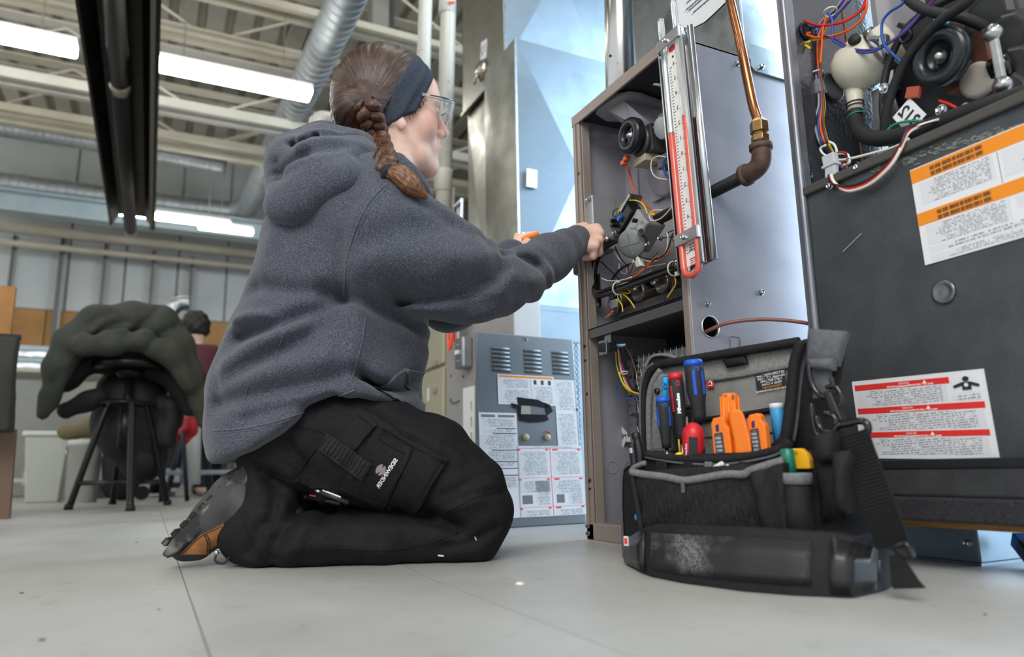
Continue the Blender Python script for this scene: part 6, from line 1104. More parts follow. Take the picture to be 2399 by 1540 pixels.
# ---------------------------------------------------------------- body: one continuous skin surface
bodyF = Field((-.66, -.40, -.01), (.24, .32, 1.06), .0036)
b = bodyF
SH, EL, EL2, WR = pl(880, 500, .155), pl(1165, 655, .085), pl(1270, 600, -.03), pl(1350, 565, -.125)
sF, eF, wF = pl(905, 480, -.165), pl(1055, 715, -.21), pl(1205, 592, -.285)
neck0, neck1 = hd(-.022, 0, -.055), pl(868, 455, 0)
b.chain([(neck1, .075), (pl(800, 600, 0), .11), (pl(735, 800, 0), .11), (pl(690, 960, 0), .12)], .03)
b.chain([(neck1, .06), (SH, .05), (pl(1010, 625, .12), .042), (pl(1168, 664, .07), .034), (pl(1228, 643, .015), .03), (pl(1286, 606, -.055), .026), (WR, .024)], .02); b.chain([(neck1, .06), (sF, .055), (eF, .04), (wF, .024)], .02)
for s in (1, -1): b.chain([(V3(*(pl(700, 985, .095)*V3(1, s, 1))), .06), (V3(*(pl(900, 1050, .105)*V3(1, s, 1))), .042), (V3(*(pl(1085, 1170, .112)*V3(1, s, 1))), .036), (V3(*(pl(1080, 1245, .112)*V3(1, s, 1))), .038)], .02).chain([(V3(*(pl(1080, 1248, .112)*V3(1, s, 1))), .038), (V3(*(pl(640, 1260, .105)*V3(1, s, 1))), .028), (V3(*(pl(570, 1180, .105)*V3(1, s, 1))), .026), (V3(*(pl(470, 1262, .105)*V3(1, s, 1))), .02)], .015)
# neck and head
b.cone(neck0, neck1, .053*HS, .062, .03); b.cone(hd(.01, 0, -.075), neck1+V3(.035, 0, .02), .038, .045, .035)
b.ell(HC+HS*(-.004*hX+.018*hZ), np.array((.097, .076, .096))*HS, .01, HR); b.ell(hd(.030, 0, -.035), np.array((.062, .060, .076))*HS, .02, HR); b.ell(hd(.045, 0, .03), np.array((.056, .062, .055))*HS, .02, HR)
for s in (1, -1):
    b.cone(hd(-.005, .056*s, -.055), hd(.05, .034*s, -.098), .016*HS, .018*HS, .03); b.cone(hd(.05, .034*s, -.098), hd(.076, 0, -.108), .018*HS, .018*HS, .02); b.ell(hd(.058, .04*s, -.035), np.array((.030, .026, .034))*HS, .02, HR)
    b.cone(hd(.091, .012*s, .018), hd(.078, .045*s, .014), .012*HS, .010*HS, .012)
    b.ell(hd(.098, .031*s, -.006), np.array((.014, .017, .012))*HS, .012, HR, 'sub'); b.ell(hd(.083, .031*s, -.007), np.array((.0125, .0135, .0125))*HS, .002, HR)
    b.cone(hd(.092, .018*s, -.0005), hd(.088, .044*s, -.003), .0032*HS, .003*HS, .003)
    b.ell(hd(.098, .011*s, -.042), np.array((.011, .0085, .0085))*HS, .006, HR); b.ell(hd(.105, .007*s, -.048), np.array((.004, .0032, .003))*HS, .002, HR, 'sub')
    # ear
    b.ell(hd(-.010, .077*s, -.022), np.array((.021, .010, .033))*HS, .008, HR); b.ell(hd(-.008, .083*s, -.018), np.array((.011, .007, .019))*HS, .004, HR, 'sub'); b.ell(hd(.006, .080*s, -.050), np.array((.0095, .0065, .0125))*HS, .004, HR); b.ell(hd(.004, .079*s, -.022), np.array((.005, .004, .009))*HS, .004, HR)
b.cone(hd(.094, 0, .008), hd(.112, 0, -.034), .0075*HS, .0105*HS, .01); b.ell(hd(.114, 0, -.037), np.array((.0105, .0105, .0095))*HS, .006, HR); b.cone(hd(.1, 0, -.046), hd(.094, 0, -.06), .009*HS, .01*HS, .01)
b.ell(hd(.098, 0, -.069), np.array((.0115, .022, .0055))*HS, .006, HR); b.ell(hd(.096, 0, -.0795), np.array((.0105, .019, .0065))*HS, .006, HR); b.ell(hd(.078, 0, -.075), np.array((.022, .034, .022))*HS, .015, HR); b.ell(hd(.080, 0, -.108), np.array((.019, .021, .019))*HS, .02, HR)
sl_, x_, y_, z_ = b.win(hd(.06, -.04, -.10), hd(.12, .04, -.05)) if False else (None, None, None, None)
# near hand: a relaxed fist closed on the test probe, thumb along the far side
def hand(Fd, wr, px, b0, mirror=1):
    pass
kn = [pl(1398, 536, -.150), pl(1405, 547, -.138), pl(1403, 562, -.124), pl(1394, 576, -.113)]
b.cone(WR, pl(1356, 562, -.13), .026, .027, .01); bas = [pl(1352, 545, -.15), pl(1352, 555, -.138), pl(1352, 567, -.126), pl(1354, 578, -.118)]
for k_, (q0, q1) in enumerate(zip(bas, kn)): b.cone(q0, q1, .0155, .0118-.0004*k_, .012)
f_mid = [pl(1408, 562, -.172), pl(1411, 578, -.156), pl(1404, 592, -.140), pl(1390, 600, -.126)]; f_tip = [pl(1392, 578, -.185), pl(1392, 590, -.172), pl(1384, 600, -.158), pl(1374, 604, -.142)]; f_end = [pl(1378, 574, -.178), pl(1377, 584, -.166), pl(1370, 592, -.154), pl(1362, 596, -.140)]
for k_ in range(4): b.chain([(kn[k_], .0115-.0004*k_), (f_mid[k_], .0098-.0003*k_), (f_tip[k_], .0088-.0003*k_), (f_end[k_], .0078)], .0035)
b.chain([(pl(1350, 540, -.155), .015), (pl(1368, 534, -.175), .0125), (pl(1392, 548, -.192), .0102), (pl(1402, 565, -.196), .0088)], .006)
# far hand: holds an orange tool, fingers upright
fw = pl(1228, 578, -.295); b.chain([(wF, .026), (fw, .028)], .01)
for (u0, v0), (u1, v1), (u2, v2), db in (((1222, 572), (1213, 564), (1211, 552), -.285), ((1235, 568), (1230, 556), (1240, 549), -.28), ((1246, 568), (1246, 553), (1254, 548), -.285), ((1256, 572), (1258, 556), (1264, 552), -.292)): b.chain([(fw, .013), (pl(u0, v0, db), .0105), (pl(u1, v1, db), .0092), (pl(u2, v2, db), .0078)], .004)
b.chain([(fw, .014), (pl(1222, 585, -.27), .011), (pl(1236, 566, -.262), .009)], .004)
CSK, CLIP, CRED = np.array(lin('E6C0AE')), np.array(lin('C08078')), np.array(lin('D99A8A'))
def skincol(V):
    x, y, z = hloc(V[:, 0], V[:, 1], V[:, 2]); c = np.repeat(CSK[None], len(V), 0)
    def mixin(m, col): 
        nonlocal c; m = np.clip(m, 0, 1)[:, None]; c = c*(1-m)+np.array(col)*m
    mixin(.55*np.exp(-(((x-.06)/.03)**2+((np.abs(y)-.045)/.03)**2+((z+.035)/.028)**2)), CRED); mixin(.5*np.exp(-(((x-.115)/.018)**2+(y/.016)**2+((z+.037)/.014)**2)), CRED)
    mixin(np.exp(-(((x-.103)/.014)**4+(y/.022)**4+((z+.0735)/.0095)**4)), CLIP); mixin(.85*np.exp(-(((x-.092)/.02)**4+((np.abs(y)-.03)/.019)**4+((z-.0195-.08*(.03-np.abs(np.abs(y)-.03))*.3)/.0036)**2)), lin('6B4530'))
    for sx, sy, sz in ((.05, .05, -.055), (.062, .042, -.095), (.04, .058, -.09), (.075, .03, -.10), (.055, .055, .0), (.03, .06, -.065)): mixin(.6*np.exp(-((x-sx)**2+(y-sy)**2+(z-sz)**2)/.0022**2), lin('C06A5E'))
    ax_, ay_, az_ = (V-pl(1390, 565, -.14)).T; mixin(.25*np.exp(-(ax_**2+ay_**2+az_**2)/.03**2), CRED); return c
body, bV, bQ = person_obj('body', b, SKIN, per, 2, skincol)
for s in (1, -1):
    MB().lathe(to_world(hd(.0875, .031*s, -.007)[None])[0], nrm(to_world(hd(.2, .031*s, -.007)[None])[0]-to_world(hd(.0875, .031*s, -.007)[None])[0]), [(-.004, .0095), (.0, .0098), (.0045, .0085), (.0068, .0058), (.0078, .0025), (.008, 0)], 18).build('eye', M('eye_white', 'E8E6E2', .15), per, smooth=True)
    MB().lathe(to_world(hd(.0948, .031*s, -.007)[None])[0], nrm(PA*.95-PB*.3), [(-.002, .0045), (.0006, .0042), (.001, 0)], 14).build('iris', M('iris', '5A4632', .1), per, smooth=True)
nr = to_world(hd(.116, .0065, -.046)[None])[0]; ring(per, nr, PB+PA*.4, .0038, .0006, MATS['zinc'], 'nose_ring')
# ---------------------------------------------------------------- trousers
tF = Field((-.64, -.26, -.004), (.10, .26, .52), .004)
tb_ = tF; tb_.ell(pl(690, 975, 0), (.11, .155, .10), .03); tb_.cone(pl(700, 955, .04), pl(700, 955, -.04), .115, .115, .03)
for s in (1, -1):
    B_s = lambda u, v, bb: pl(u, v, bb*s) if s > 0 else pl(u, v, bb)*V3(1, -1, 1)
    tb_.chain([(B_s(680, 1005, .092), .088), (B_s(850, 1040, .105), .087), (B_s(1000, 1088, .112), .076), (B_s(1085, 1160, .118), .070)], .03)
    tb_.chain([(B_s(1085, 1160, .118), .070), (B_s(1112, 1205, .118), .0575), (B_s(1088, 1245, .115), .0575)], .025)
    tb_.chain([(B_s(1080, 1250, .112), .0565), (B_s(900, 1250, .11), .060), (B_s(740, 1252, .108), .063), (B_s(640, 1250, .105), .064), (B_s(590, 1235, .104), .058)], .018)
    tb_.chain([(B_s(645, 1010, .085), .074), (B_s(665, 1110, .10), .058), (B_s(645, 1190, .105), .054)], .03)
tb_.fn(lambda x, y, z: z+0*x+0*y-.0015, (-.7, -.3, -.02), (.42, .3, .03), .006, 'sub')
def pxz(pts, bb=.15): return [tuple(pl(u, v, bb)[[0, 2]]) for u, v in pts]
def folds(lst, bb, lo=-9.):
    """sculpted cloth folds: (points, width m, depth m); positive depth = crease"""
    L = [(pxz(p, bb), w, a*1.8) for p, w, a in lst]
    def f(x, y, z):
        X = x+0*y[:, :1, :]*0+0*z; Xs = x[:, 0, :]+0*z[0, 0, :][None]; Zs = z[0, 0, :][None]+0*Xs; tot = np.zeros(Xs.shape)
        for p, w, a in L: tot += a*np.exp(-(seg_dist(Xs, Zs, p)/w)**2)
        m = 1/(1+np.exp(-(y-lo)/.02)); return tot[:, None, :]*m
    return f
tb_.warp(folds([(((700, 1205), (860, 1195), (1000, 1205), (1075, 1235)), .013, .012), (((640, 1120), (700, 1170), (760, 1205)), .012, .012), (((1180, 1150), (1100, 1160), (1040, 1185), (1010, 1205)), .007, .003), (((1150, 1110), (1090, 1135), (1040, 1160)), .007, .003), (((980, 1200), (1050, 1190), (1120, 1170)), .008, -.003), (((1160, 1235), (1100, 1268), (1040, 1280)), .008, .004), (((760, 1160), (720, 1230), (690, 1300)), .016, -.006), (((700, 1180), (665, 1240), (640, 1300)), .014, .007), (((610, 1100), (650, 1160), (640, 1220)), .010, .008), (((620, 1230), (590, 1290)), .009, .005), (((870, 950), (930, 1000), (960, 1040)), .012, .003), (((640, 1290), (760, 1275), (900, 1290)), .012, -.003), (((900, 1000), (990, 1020), (1070, 1070)), .010, -.003), (((680, 1040), (720, 1090), (770, 1120)), .010, .005)], .15, .0))
tb_.warp(lambda x, y, z: .0016*np.sin(55*x+30*z+9*y)*np.sin(38*z-21*x)+.0009*np.sin(120*x-60*z+40*y))
tro, tV, tQ = person_obj('trousers', tb_, TRO, per, 2)
# ---------------------------------------------------------------- boots
boot_tan = M('boot_tan', 'A8713C', .6, 0, '8F5C2E', 60, bump=.3, bscale=300); boot_blk = M('boot_black', '2A292A', .6, 0, '3A3938', 30, bump=.3, bscale=200); sole_m = M('boot_sole', '242424', .75, 0, '77736D', 26, (.52, .68), .4, 90)
for s in (1, -1):
    bs = .105*s
    def L3(u, v, db=0): p = pl(u, v, .105); return V3(p[0], bs+db*s, p[2])
    bt = bpy.data.objects.new('boot', None); COL.objects.link(bt); bt.parent = per; ORG[bt.name] = ORG[per.name]
    f = Field((-.62, bs-.075, .0), (-.32, bs+.075, .24), .0034)
    f.chain([(L3(428, 1284), .019), (L3(455, 1268), .029), (L3(505, 1222), .037), (L3(560, 1165), .037), (L3(590, 1130), .032)], .015, sc=(1, .92, 1)); f.chain([(L3(560, 1180), .04), (L3(600, 1210), .045), (L3(650, 1230), .046)], .03)
    f.fn(lambda x, y, z: z+0*x+0*y-.003, (-.7, -.3, -.02), (0, .3, .03), .004, 'sub'); V, Q = f.mesh(); V = relax(V, Q, 2); ce = V[Q].mean(1)
    sh_ = soft_obj('boot_shell', to_world(V), Q[:, ::-1], boot_blk, bt)
    if s > 0:
        SBt = Surf([sh_]); pm = SBt.patch(((470, 1254), (524, 1228), (556, 1298), (424, 1298)), .0016, .003, 14, 10); o_ = pm.build('tan_side_panel', boot_tan, bt, smooth=True); smooth_by_angle(o_, 50)
        for px_ in (((478, 1250), (486, 1270), (484, 1296)), ((483, 1248), (491, 1268), (489, 1296)), ((430, 1296), (472, 1256), (522, 1231))):
            P_ = SBt.seam(px_, .001, .0018)
            if len(P_) > 3: MB().tube(P_, .0009, 5).build('stitch', boot_blk, bt, smooth=True, fixn=False)
    # lugged sole: thick slab whose underside faces up and back
    t0, t1 = L3(400, 1282), L3(592, 1096); d = nrm(t1-t0); nn = nrm(V3(-d[2], 0, d[0])); L_ = np.linalg.norm(t1-t0); prof = [(-.004, -.012), (.012, -.0185), (.10*L_*5, -.023), (L_*.62, -.02), (L_*.68, -.023), (L_, -.022), (L_+.012, -.012), (L_+.012, .012), (L_*.7, .006), (L_*.6, .003), (L_*.45, .004), (L_*.2, .0045), (.02, .004), (-.006, -.002)]
    so = MB(); rings_ = []
    for db, k in ((-.042, .9), (-.034, 1), (.034, 1), (.042, .9)):
        rings_.append([to_world((t0+d*(x if k == 1 else L_/2+(x-L_/2)*.95)+nn*(y*k-.004)+V3(0, db*s, 0))[None])[0] for x, y in prof])
    so.loft(rings_); so.build('sole', sole_m, bt, bevel=.002)
    for k in range(9):
        x = L_*(.06+.105*k)
        for side in (-1, 1):
            c_ = to_world((t0+d*x+nn*.0045+V3(0, side*.021*s, 0))[None])[0]; dw = to_world((d)[None])[0]-PO; nw = to_world((nn)[None])[0]-PO; MB().obox(c_, nrm(dw+side*.35*PB)*.0062, PB*.017, nw*.0042).build('sole_lug', sole_m, bt, bevel=.001)
    for (u0, v0), (u1, v1) in (((420, 1296), (570, 1150)), ((412, 1284), (585, 1122))):
        a_, b_ = L3(u0, v0, .0385), L3(u1, v1, .0385); MB().tube([to_world(q[None])[0] for q in (a_, (a_+b_)/2+V3(0, .002*s, 0), b_)], .0022, 6).build('welt_seam', boot_blk, bt, smooth=True)
    e_ = to_world(L3(524, 1290, .036)[None])[0]; MB().lathe(e_, PB*s, [(0, .004), (.003, .004), (.004, .002), (.004, 0)], 12).build('lace_eyelet', MATS['zinc'], bt, smooth=True); MB().tube(bez([e_, e_+V3(0, 0, -.012)+PB*.004*s, e_+PA*.012+V3(0, 0, -.016), e_+PA*.02+V3(0, 0, -.006)], 5), .0018, 6).build('lace', M('lace', '1E2632', .7), bt, smooth=True)
# ---------------------------------------------------------------- hoodie
hF = Field((-.66, -.42, .12), (.22, .30, .98), .0042)
bkP = [(508, 1090), (500, 1040), (497, 990), (502, 930), (512, 890), (530, 830), (556, 770), (574, 735), (598, 670), (622, 600), (645, 520), (690, 460), (760, 425), (800, 405), (830, 390)]
frP = [(985, 985), (990, 960), (992, 910), (1000, 850), (1008, 790), (1012, 740), (1005, 660), (995, 590), (985, 520), (975, 470), (960, 440), (945, 420), (930, 400)]
cb_ = np.array([pl(u, v, 0) for u, v in bkP]); cf_ = np.array([pl(u, v, 0) for u, v in frP]); bhC = np.array([pl(700, v, 0)[2] for v in (1085, 960, 850, 740, 620, 520, 460, 430, 405, 385)]); bhV = np.array([.222, .222, .210, .198, .200, .205, .190, .160, .11, .08])
def torso(x, y, z):
    zz = z[0, 0, :]; bk_ = np.interp(zz, cb_[:, 2], cb_[:, 0]); fr_ = np.interp(zz, cf_[:, 2], cf_[:, 0]); bh = np.interp(zz, bhC[::1], bhV) if bhC[0] < bhC[-1] else np.interp(zz, bhC[::-1], bhV[::-1])
    ce = (bk_+fr_)/2; ra = np.maximum((fr_-bk_)/2, .02); g = ((np.abs(x-ce)/ra)**2.25+(np.abs(y)/bh)**2.25+1e-9)**(1/2.25)-1; return g*np.minimum(ra, bh)
hF.fn(torso, (-.66, -.3, pl(700, 1090, 0)[2]), (.4, .3, pl(880, 385, 0)[2]), .0)
# sleeves
hF.chain([(pl(862, 520, .125), .100), (pl(905, 560, .150), .100), (pl(1010, 622, .135), .089), (pl(1100, 655, .110), .074), (pl(1168, 662, .078), .058)], .035)
hF.chain([(pl(1168, 662, .078), .058), (pl(1228, 641, .02), .052), (pl(1286, 604, -.05), .0465), (pl(1322, 581, -.095), .042)], .02); hF.cone(pl(1322, 580, -.095), pl(1349, 566, -.126), .0375, .0345, .006)
hF.chain([(pl(880, 510, -.13), .09), (pl(980, 620, -.19), .085), (pl(1055, 700, -.205), .068), (pl(1130, 650, -.25), .055), (pl(1195, 600, -.28), .042)], .03)
# shoulder slope towards the collar
hF.chain([(pl(870, 442, .10), .046), (pl(925, 478, .105), .040), (pl(985, 532, .115), .048)], .03); hF.chain([(pl(880, 445, -.10), .046), (pl(930, 480, -.10), .042)], .03)
# hem: cut along the dropped waistband line
hemP = np.array([pl(u, v, .1)[[0, 2]] for u, v in ((420, 1086), (505, 1086), (560, 1078), (620, 1060), (690, 1020), (750, 975), (800, 950), (850, 938), (900, 952), (950, 975), (990, 985), (1100, 985))])
hF.fn(lambda x, y, z: (z-np.interp(x, hemP[:, 0], hemP[:, 1]))*.8+0*y, (-.7, -.42, .1), (.4, .3, .5), .014, 'sub')
FO = [ # (points, width, depth): creases and swells of the fleece
 (((770, 690), (860, 722), (950, 748), (1030, 765)), .012, .0115), (((560, 790), (640, 778), (740, 745), (800, 715)), .014, .013), (((560, 758), (600, 752), (660, 760)), .012, -.010), (((600, 672), (680, 690), (760, 700), (810, 700)), .014, .008), (((520, 905), (600, 870), (700, 820), (770, 770)), .016, .010), (((540, 860), (640, 812), (730, 775)), .016, -.008), (((515, 945), (640, 930), (760, 905), (840, 880)), .014, .010), (((530, 900), (650, 878), (780, 850)), .018, -.007), (((600, 985), (700, 962), (790, 940)), .012, .006), (((850, 740), (850, 800), (830, 880)), .018, -.005), (((900, 760), (940, 830), (960, 880)), .025, .006),
 (((1182, 588), (1178, 625), (1150, 660), (1090, 690), (1000, 704), (930, 700)), .0145, .016), (((1130, 560), (1150, 590), (1158, 615)), .012, .006), (((1190, 600), (1200, 640), (1180, 690)), .016, -.007), (((1060, 640), (1120, 625), (1165, 600)), .02, -.006), (((880, 600), (960, 575), (1050, 560)), .022, .006), (((850, 660), (950, 640), (1060, 630)), .024, -.004), (((960, 500), (1030, 530), (1090, 565)), .014, .004), (((1250, 585), (1275, 590), (1300, 620), (1305, 650)), .010, .008), (((1225, 578), (1250, 574), (1272, 585)), .008, .008), (((1290, 560), (1320, 590), (1335, 620)), .010, .004), (((1225, 660), (1270, 640), (1300, 612)), .016, -.004), (((1100, 720), (1180, 700), (1240, 665)), .014, .004),
 (((845, 520), (815, 590), (803, 680)), .012, .003), (((700, 540), (760, 560), (800, 600)), .03, .005), (((850, 884), (890, 905), (930, 905), (948, 885)), .008, .018), (((700, 470), (650, 560), (620, 640)), .02, -.003)]
hF.warp(folds(FO, .15, -.02)); hF.warp(lambda x, y, z: .0022*np.sin(24*x+31*z+14*y)*np.sin(19*z-27*x+8*y)+.0011*np.sin(70*z-40*x)*np.sin(36*x+20*y))
V, Q = hF.mesh(); V = relax(V, Q, 2); ce = V[Q].mean(1)
seamH = np.array([pl(u, v, .15)[[0, 2]] for u, v in ((440, 1010), (497, 1012), (560, 1010), (640, 992), (735, 958), (800, 928), (860, 905), (920, 900), (990, 905), (1100, 905))])
isr = (ce[:, 2] < np.interp(ce[:, 0], seamH[:, 0], seamH[:, 1])) & (ce[:, 0] < pl(800, 930, .15)[0])
cq, cw = pl(1324, 579, -.097), pl(1349, 566, -.126); ca = nrm(cw-cq); isc = ((ce-cq)@ca > 0) & (np.linalg.norm(ce-cq, axis=1) < .09) & (ce[:, 1] > -.2)
hp_ = split_obj(V, Q, (~isr & ~isc, isr, isc), ('hoodie', 'waistband', 'cuff'), (HOOD, RIB, RIB), per); hoodie = hp_[0]; hp_[1].parent = hoodie; hp_[2].parent = hoodie
# hood, hanging bunched behind the neck
gF = Field((-.56, -.22, .54), (-.06, .31, 1.0), .0036)
gF.chain([(pl(690, 380, -.10), .040), (pl(684, 378, 0), .046), (pl(690, 382, .09), .042), (pl(760, 380, .115), .048), (pl(830, 385, .112), .042), (pl(880, 395, .105), .030)], .03)
gF.chain([(pl(750, 352, -.08), .045), (pl(755, 350, .0), .048), (pl(765, 352, .06), .040), (pl(840, 350, .07), .030)], .03); gF.chain([(pl(672, 440, -.06), .034), (pl(674, 440, .04), .036), (pl(688, 470, .085), .028), (pl(700, 440, .10), .034), (pl(790, 410, .125), .03)], .025); gF.chain([(pl(680, 480, 0), .028), (pl(686, 488, .07), .024)], .02)
gF.chain([(pl(880, 395, .105), .030), (pl(930, 415, .098), .022), (pl(968, 440, .075), .018), (pl(985, 452, .03), .018), (pl(985, 452, -.04), .018)], .015); gF.ell(pl(790, 390, 0), (.10, .11, .05), .03)
gF.chain([(pl(890, 372, .088), .018), (pl(928, 388, .092), .021), (pl(956, 412, .086), .021), (pl(976, 440, .070), .020), (pl(984, 462, .045), .019), (pl(985, 468, .0), .018)], .012)
_sh = Surf([hoodie]); _rim = []
for (u_, v_), r_ in zip(((664, 490), (684, 486), (715, 466), (760, 441), (805, 424)), (.018, .021, .021, .018, .013)):
    h_ = _sh.hit(u_, v_, .004)
    if h_ is not None: q_ = h_[0]-PO; _rim.append((V3(q_@PA, q_@PB, h_[0][2]), r_))
gF.chain([(pl(668, 440, .02), .030), (pl(672, 478, .05), .026)]+_rim, .02); gF.chain([(p_+V3(.004, -.022, .024), r_*1.3) for p_, r_ in _rim], .04); gF.chain([(pl(700, 420, .115), .046), (pl(765, 402, .135), .044), (pl(830, 396, .13), .032)], .05); gF.chain([(_rim[-1][0], .013), (pl(850, 405, .14), .016), (pl(880, 398, .115), .02)], .03)
gF.warp(folds([(((655, 420), (690, 412), (740, 405)), .008, .006), (((690, 348), (700, 358), (730, 352), (745, 335)), .007, .014), (((745, 330), (760, 345), (790, 338), (830, 322)), .009, .006), (((655, 395), (668, 415), (672, 440)), .009, .007), (((690, 455), (740, 432), (800, 408)), .012, .002), (((720, 385), (790, 370), (860, 372)), .014, -.006), (((690, 440), (760, 425), (850, 395)), .012, -.004)], .12, -.03)); gF.warp(lambda x, y, z: .0018*np.sin(44*x+38*z+10*y)*np.sin(30*z-37*x))
gV, gQ = gF.mesh(); gV = relax(gV, gQ, 2); hood = soft_obj('hood', to_world(gV), gQ[:, ::-1], HOOD, hoodie)
SF = Surf([hoodie, hp_[1], hood]); ST = Surf([tro])
seam_m = heather('seam_thread', '3E414A', '50535D', '6A6D78')
for pts, r in ((((905, 432), (868, 470), (838, 525), (815, 600), (806, 690)), .0017), (((912, 436), (876, 474), (846, 528), (823, 602), (813, 690)), .0007), (((868, 400), (880, 412), (905, 428)), .0008), (((855, 745), (848, 800), (832, 860), (818, 905)), .0012), (((668, 775), (655, 810), (645, 850)), .0008), (((672, 775), (660, 812), (650, 850)), .0006), (((586, 890), (572, 940), (570, 975)), .0008), (((500, 1008), (560, 1006), (640, 990), (700, 970), (740, 956)), .0014), (((500, 1014), (560, 1012), (640, 996), (700, 976)), .0007), (((740, 956), (790, 930), (830, 915)), .0012), (((800, 905), (812, 890), (830, 882)), .0008), (((806, 912), (818, 896), (836, 888)), .0008)):
    P = SF.seam(pts, r, r*.35)
    if len(P) > 3: MB().tube(P, r, 6).build('seam', seam_m, hoodie, smooth=True, fixn=False)
# pouch pocket flap hanging open at the front
pk = SF.patch(((944, 866), (1000, 872), (988, 965), (880, 915)), .006, .006, 12, 12); po = pk.build('pouch_pocket', HOOD, hoodie, smooth=True); smooth_by_angle(po, 60)
P = SF.seam(((852, 886), (880, 902), (910, 912), (936, 908), (950, 888), (945, 866)), .0035, .0075); MB().tube(P, .0036, 8).build('pocket_edge', seam_m, hoodie, smooth=True, fixn=False)
h_ = SF.hit(747, 953, .001); MB().obox(h_[0], RT*.010+UP*.003, UP*.002, h_[1]*.0008).build('hem_tag', MATS['white_plastic'], hoodie)
# ---------------------------------------------------------------- trouser pockets, straps, print, seams
def panel(q, off, t, name, mat=TRO, parent=None, nu=12, nv=12):
    m = ST.patch(q, off, t, nu, nv); o = m.build(name, mat, parent or tro, smooth=True); smooth_by_angle(o, 50); o['_'] = 0; del o['_']; return o, m
cargo, mc_ = panel(((838, 965), (1046, 1078), (968, 1214), (690, 1118)), .012, .012, 'cargo_pocket')
ST2 = Surf([tro, cargo]); _st = ST; ST = ST2
fl1, m1 = panel(((845, 962), (882, 998), (800, 1090), (760, 1050)), .006, .005, 'pocket_flap', parent=cargo)
fl2, m2_ = panel(((882, 1006), (968, 1056), (900, 1190), (794, 1140)), .006, .005, 'pocket_flap', parent=cargo)
pg, _ = panel(((968, 1056), (1046, 1082), (968, 1214), (905, 1188)), .003, .003, 'pocket_gusset', parent=cargo)
ST = Surf([tro, cargo, fl1, fl2]); stp, _ = panel(((768, 1016), (870, 1086), (848, 1124), (744, 1050)), .005, .003, 'webbing_strap', M('strap_rib', '161517', .75, 0, '232225', 300, bump=.8, bscale=380), cargo, 14, 6)
ST = Surf([tro, cargo, fl1, fl2, stp, pg])
for k in range(13):
    a0 = np.array((768, 1016))+(np.array((870, 1086))-np.array((768, 1016)))*(k+.5)/13; a1 = np.array((744, 1050))+(np.array((848, 1124))-np.array((744, 1050)))*(k+.5)/13; P = ST.seam((a0+(a1-a0)*.06, (a0+a1)/2, a0+(a1-a0)*.94), .001, .0008, 3)
    if len(P) > 2: MB().tube(P, .0012, 5).build('strap_rib', MATS['strap_rib'], cargo, smooth=True, fixn=False)
for pts in (((1180, 1150), (1120, 1165), (1045, 1200)), ((1028, 1190), (1060, 1220), (1072, 1245)), ((780, 1285), (900, 1290), (1000, 1275), (1075, 1248)), ((895, 1003), (960, 1042), (1040, 1085)), ((900, 1010), (890, 1030), (960, 1070)), ((604, 1100), (690, 1130), (700, 1105), (660, 1075)), ((1040, 1090), (1005, 1150), (965, 1205)), ((893, 1014), (962, 1053), (898, 1180)), ((838, 972), (870, 1002), (850, 1030)), ((800, 1146), (890, 1184)), ((690, 1000), (760, 1020), (720, 1080), (696, 1116)), ((570, 1230), (600, 1290), (625, 1318))):
    P = ST.seam(pts, .001, .0004)
    if len(P) > 3: MB().tube(P, .0011, 5).build('seam', TRO2, tro, smooth=True, fixn=False)
# mirrored brand print on the pocket flap
def warp_to(o, ex_, ey_):
    def f(x, y):
        u, v = o[0]+x*ex_[0]+y*ey_[0], o[1]+x*ex_[1]+y*ey_[1]; h = ST.hit(u, v, .0012); return h[0] if h is not None else pD(u, v, 1.2)
    return f
ed = np.array((929-884, 1075-1143), float); ed /= np.linalg.norm(ed); en = np.array((-ed[1], ed[0])); en = en if en[0]*1 > 0 else -en
text_mesh('SIDEWINDER', 13.5, None, None, None, None, MATS['white_print'], cargo, 'brand_print', warp=warp_to((907, 1109), ed, -en), bold=.22)
lgm = MB(); lx, ly = 892, 1101
for half in (0, 1):
    pts = [(math.cos(a), math.sin(a)) for a in np.linspace(math.pi*half+.25, math.pi*(half+1)-.15, 14)]+[(.5*math.cos(a)*(1 if half else -1)*.5, .35*math.sin(a)) for a in np.linspace(0, math.pi, 6)]
    P = [ST.hit(lx+11*(c*ed[0]*1.25+s*en[0]), ly+11*(c*ed[1]*1.25+s*en[1]), .0012)[0] for c, s in pts]; lgm.add(P, [tuple(range(len(P)))])
lgm.build('emblem', M('emblem_grey', '8C7F84', .7), cargo)
MB().tube(ST.seam(((1026, 1301), (1040, 1303)), .001, .001), .0012, 5).build('lint', MATS['white_plastic'], tro); MB().tube(ST.seam(((1112, 1258), (1116, 1266)), .001, .001), .0009, 5).build('lint', MATS['white_plastic'], tro)
# pens clipped in the cargo pocket
def pen(px, off, mat, capm, label, grp='pens in the trouser pocket'):
    P = [ST.hit(u, v, off)[0] for u, v in px]; t = thing('pen', P[0], label, 'pen', grp); ax = nrm(P[-1]-P[0]); MB().tube([P[0]+ax*.008, P[-1]], .0042, 12).build('barrel', mat, t, smooth=True); MB().cyl(P[0], P[0]+ax*.009, .0026, .0034, 12).build('clicker', capm, t, smooth=True); nv = nrm(CAM-P[0]); sv = nrm(np.cross(ax, nv)); MB().obox(P[0]+ax*.026+nv*.003+sv*.0035*(1 if sv[2] > 0 else -1), ax*.016, sv*.0014, nv*.0016).build('clip', capm if 'silver' in label else RED, t, bevel=.0006); return t
pen(((714, 1155), (735, 1160), (800, 1172)), .006, MATS['black_plastic'], MATS['dark_steel'], 'black pen with red clip in the trouser pocket'); pen(((752, 1147), (775, 1154), (820, 1166)), .010, MATS['dark_steel'], MATS['alu'], 'pen with silver clip in the trouser pocket')
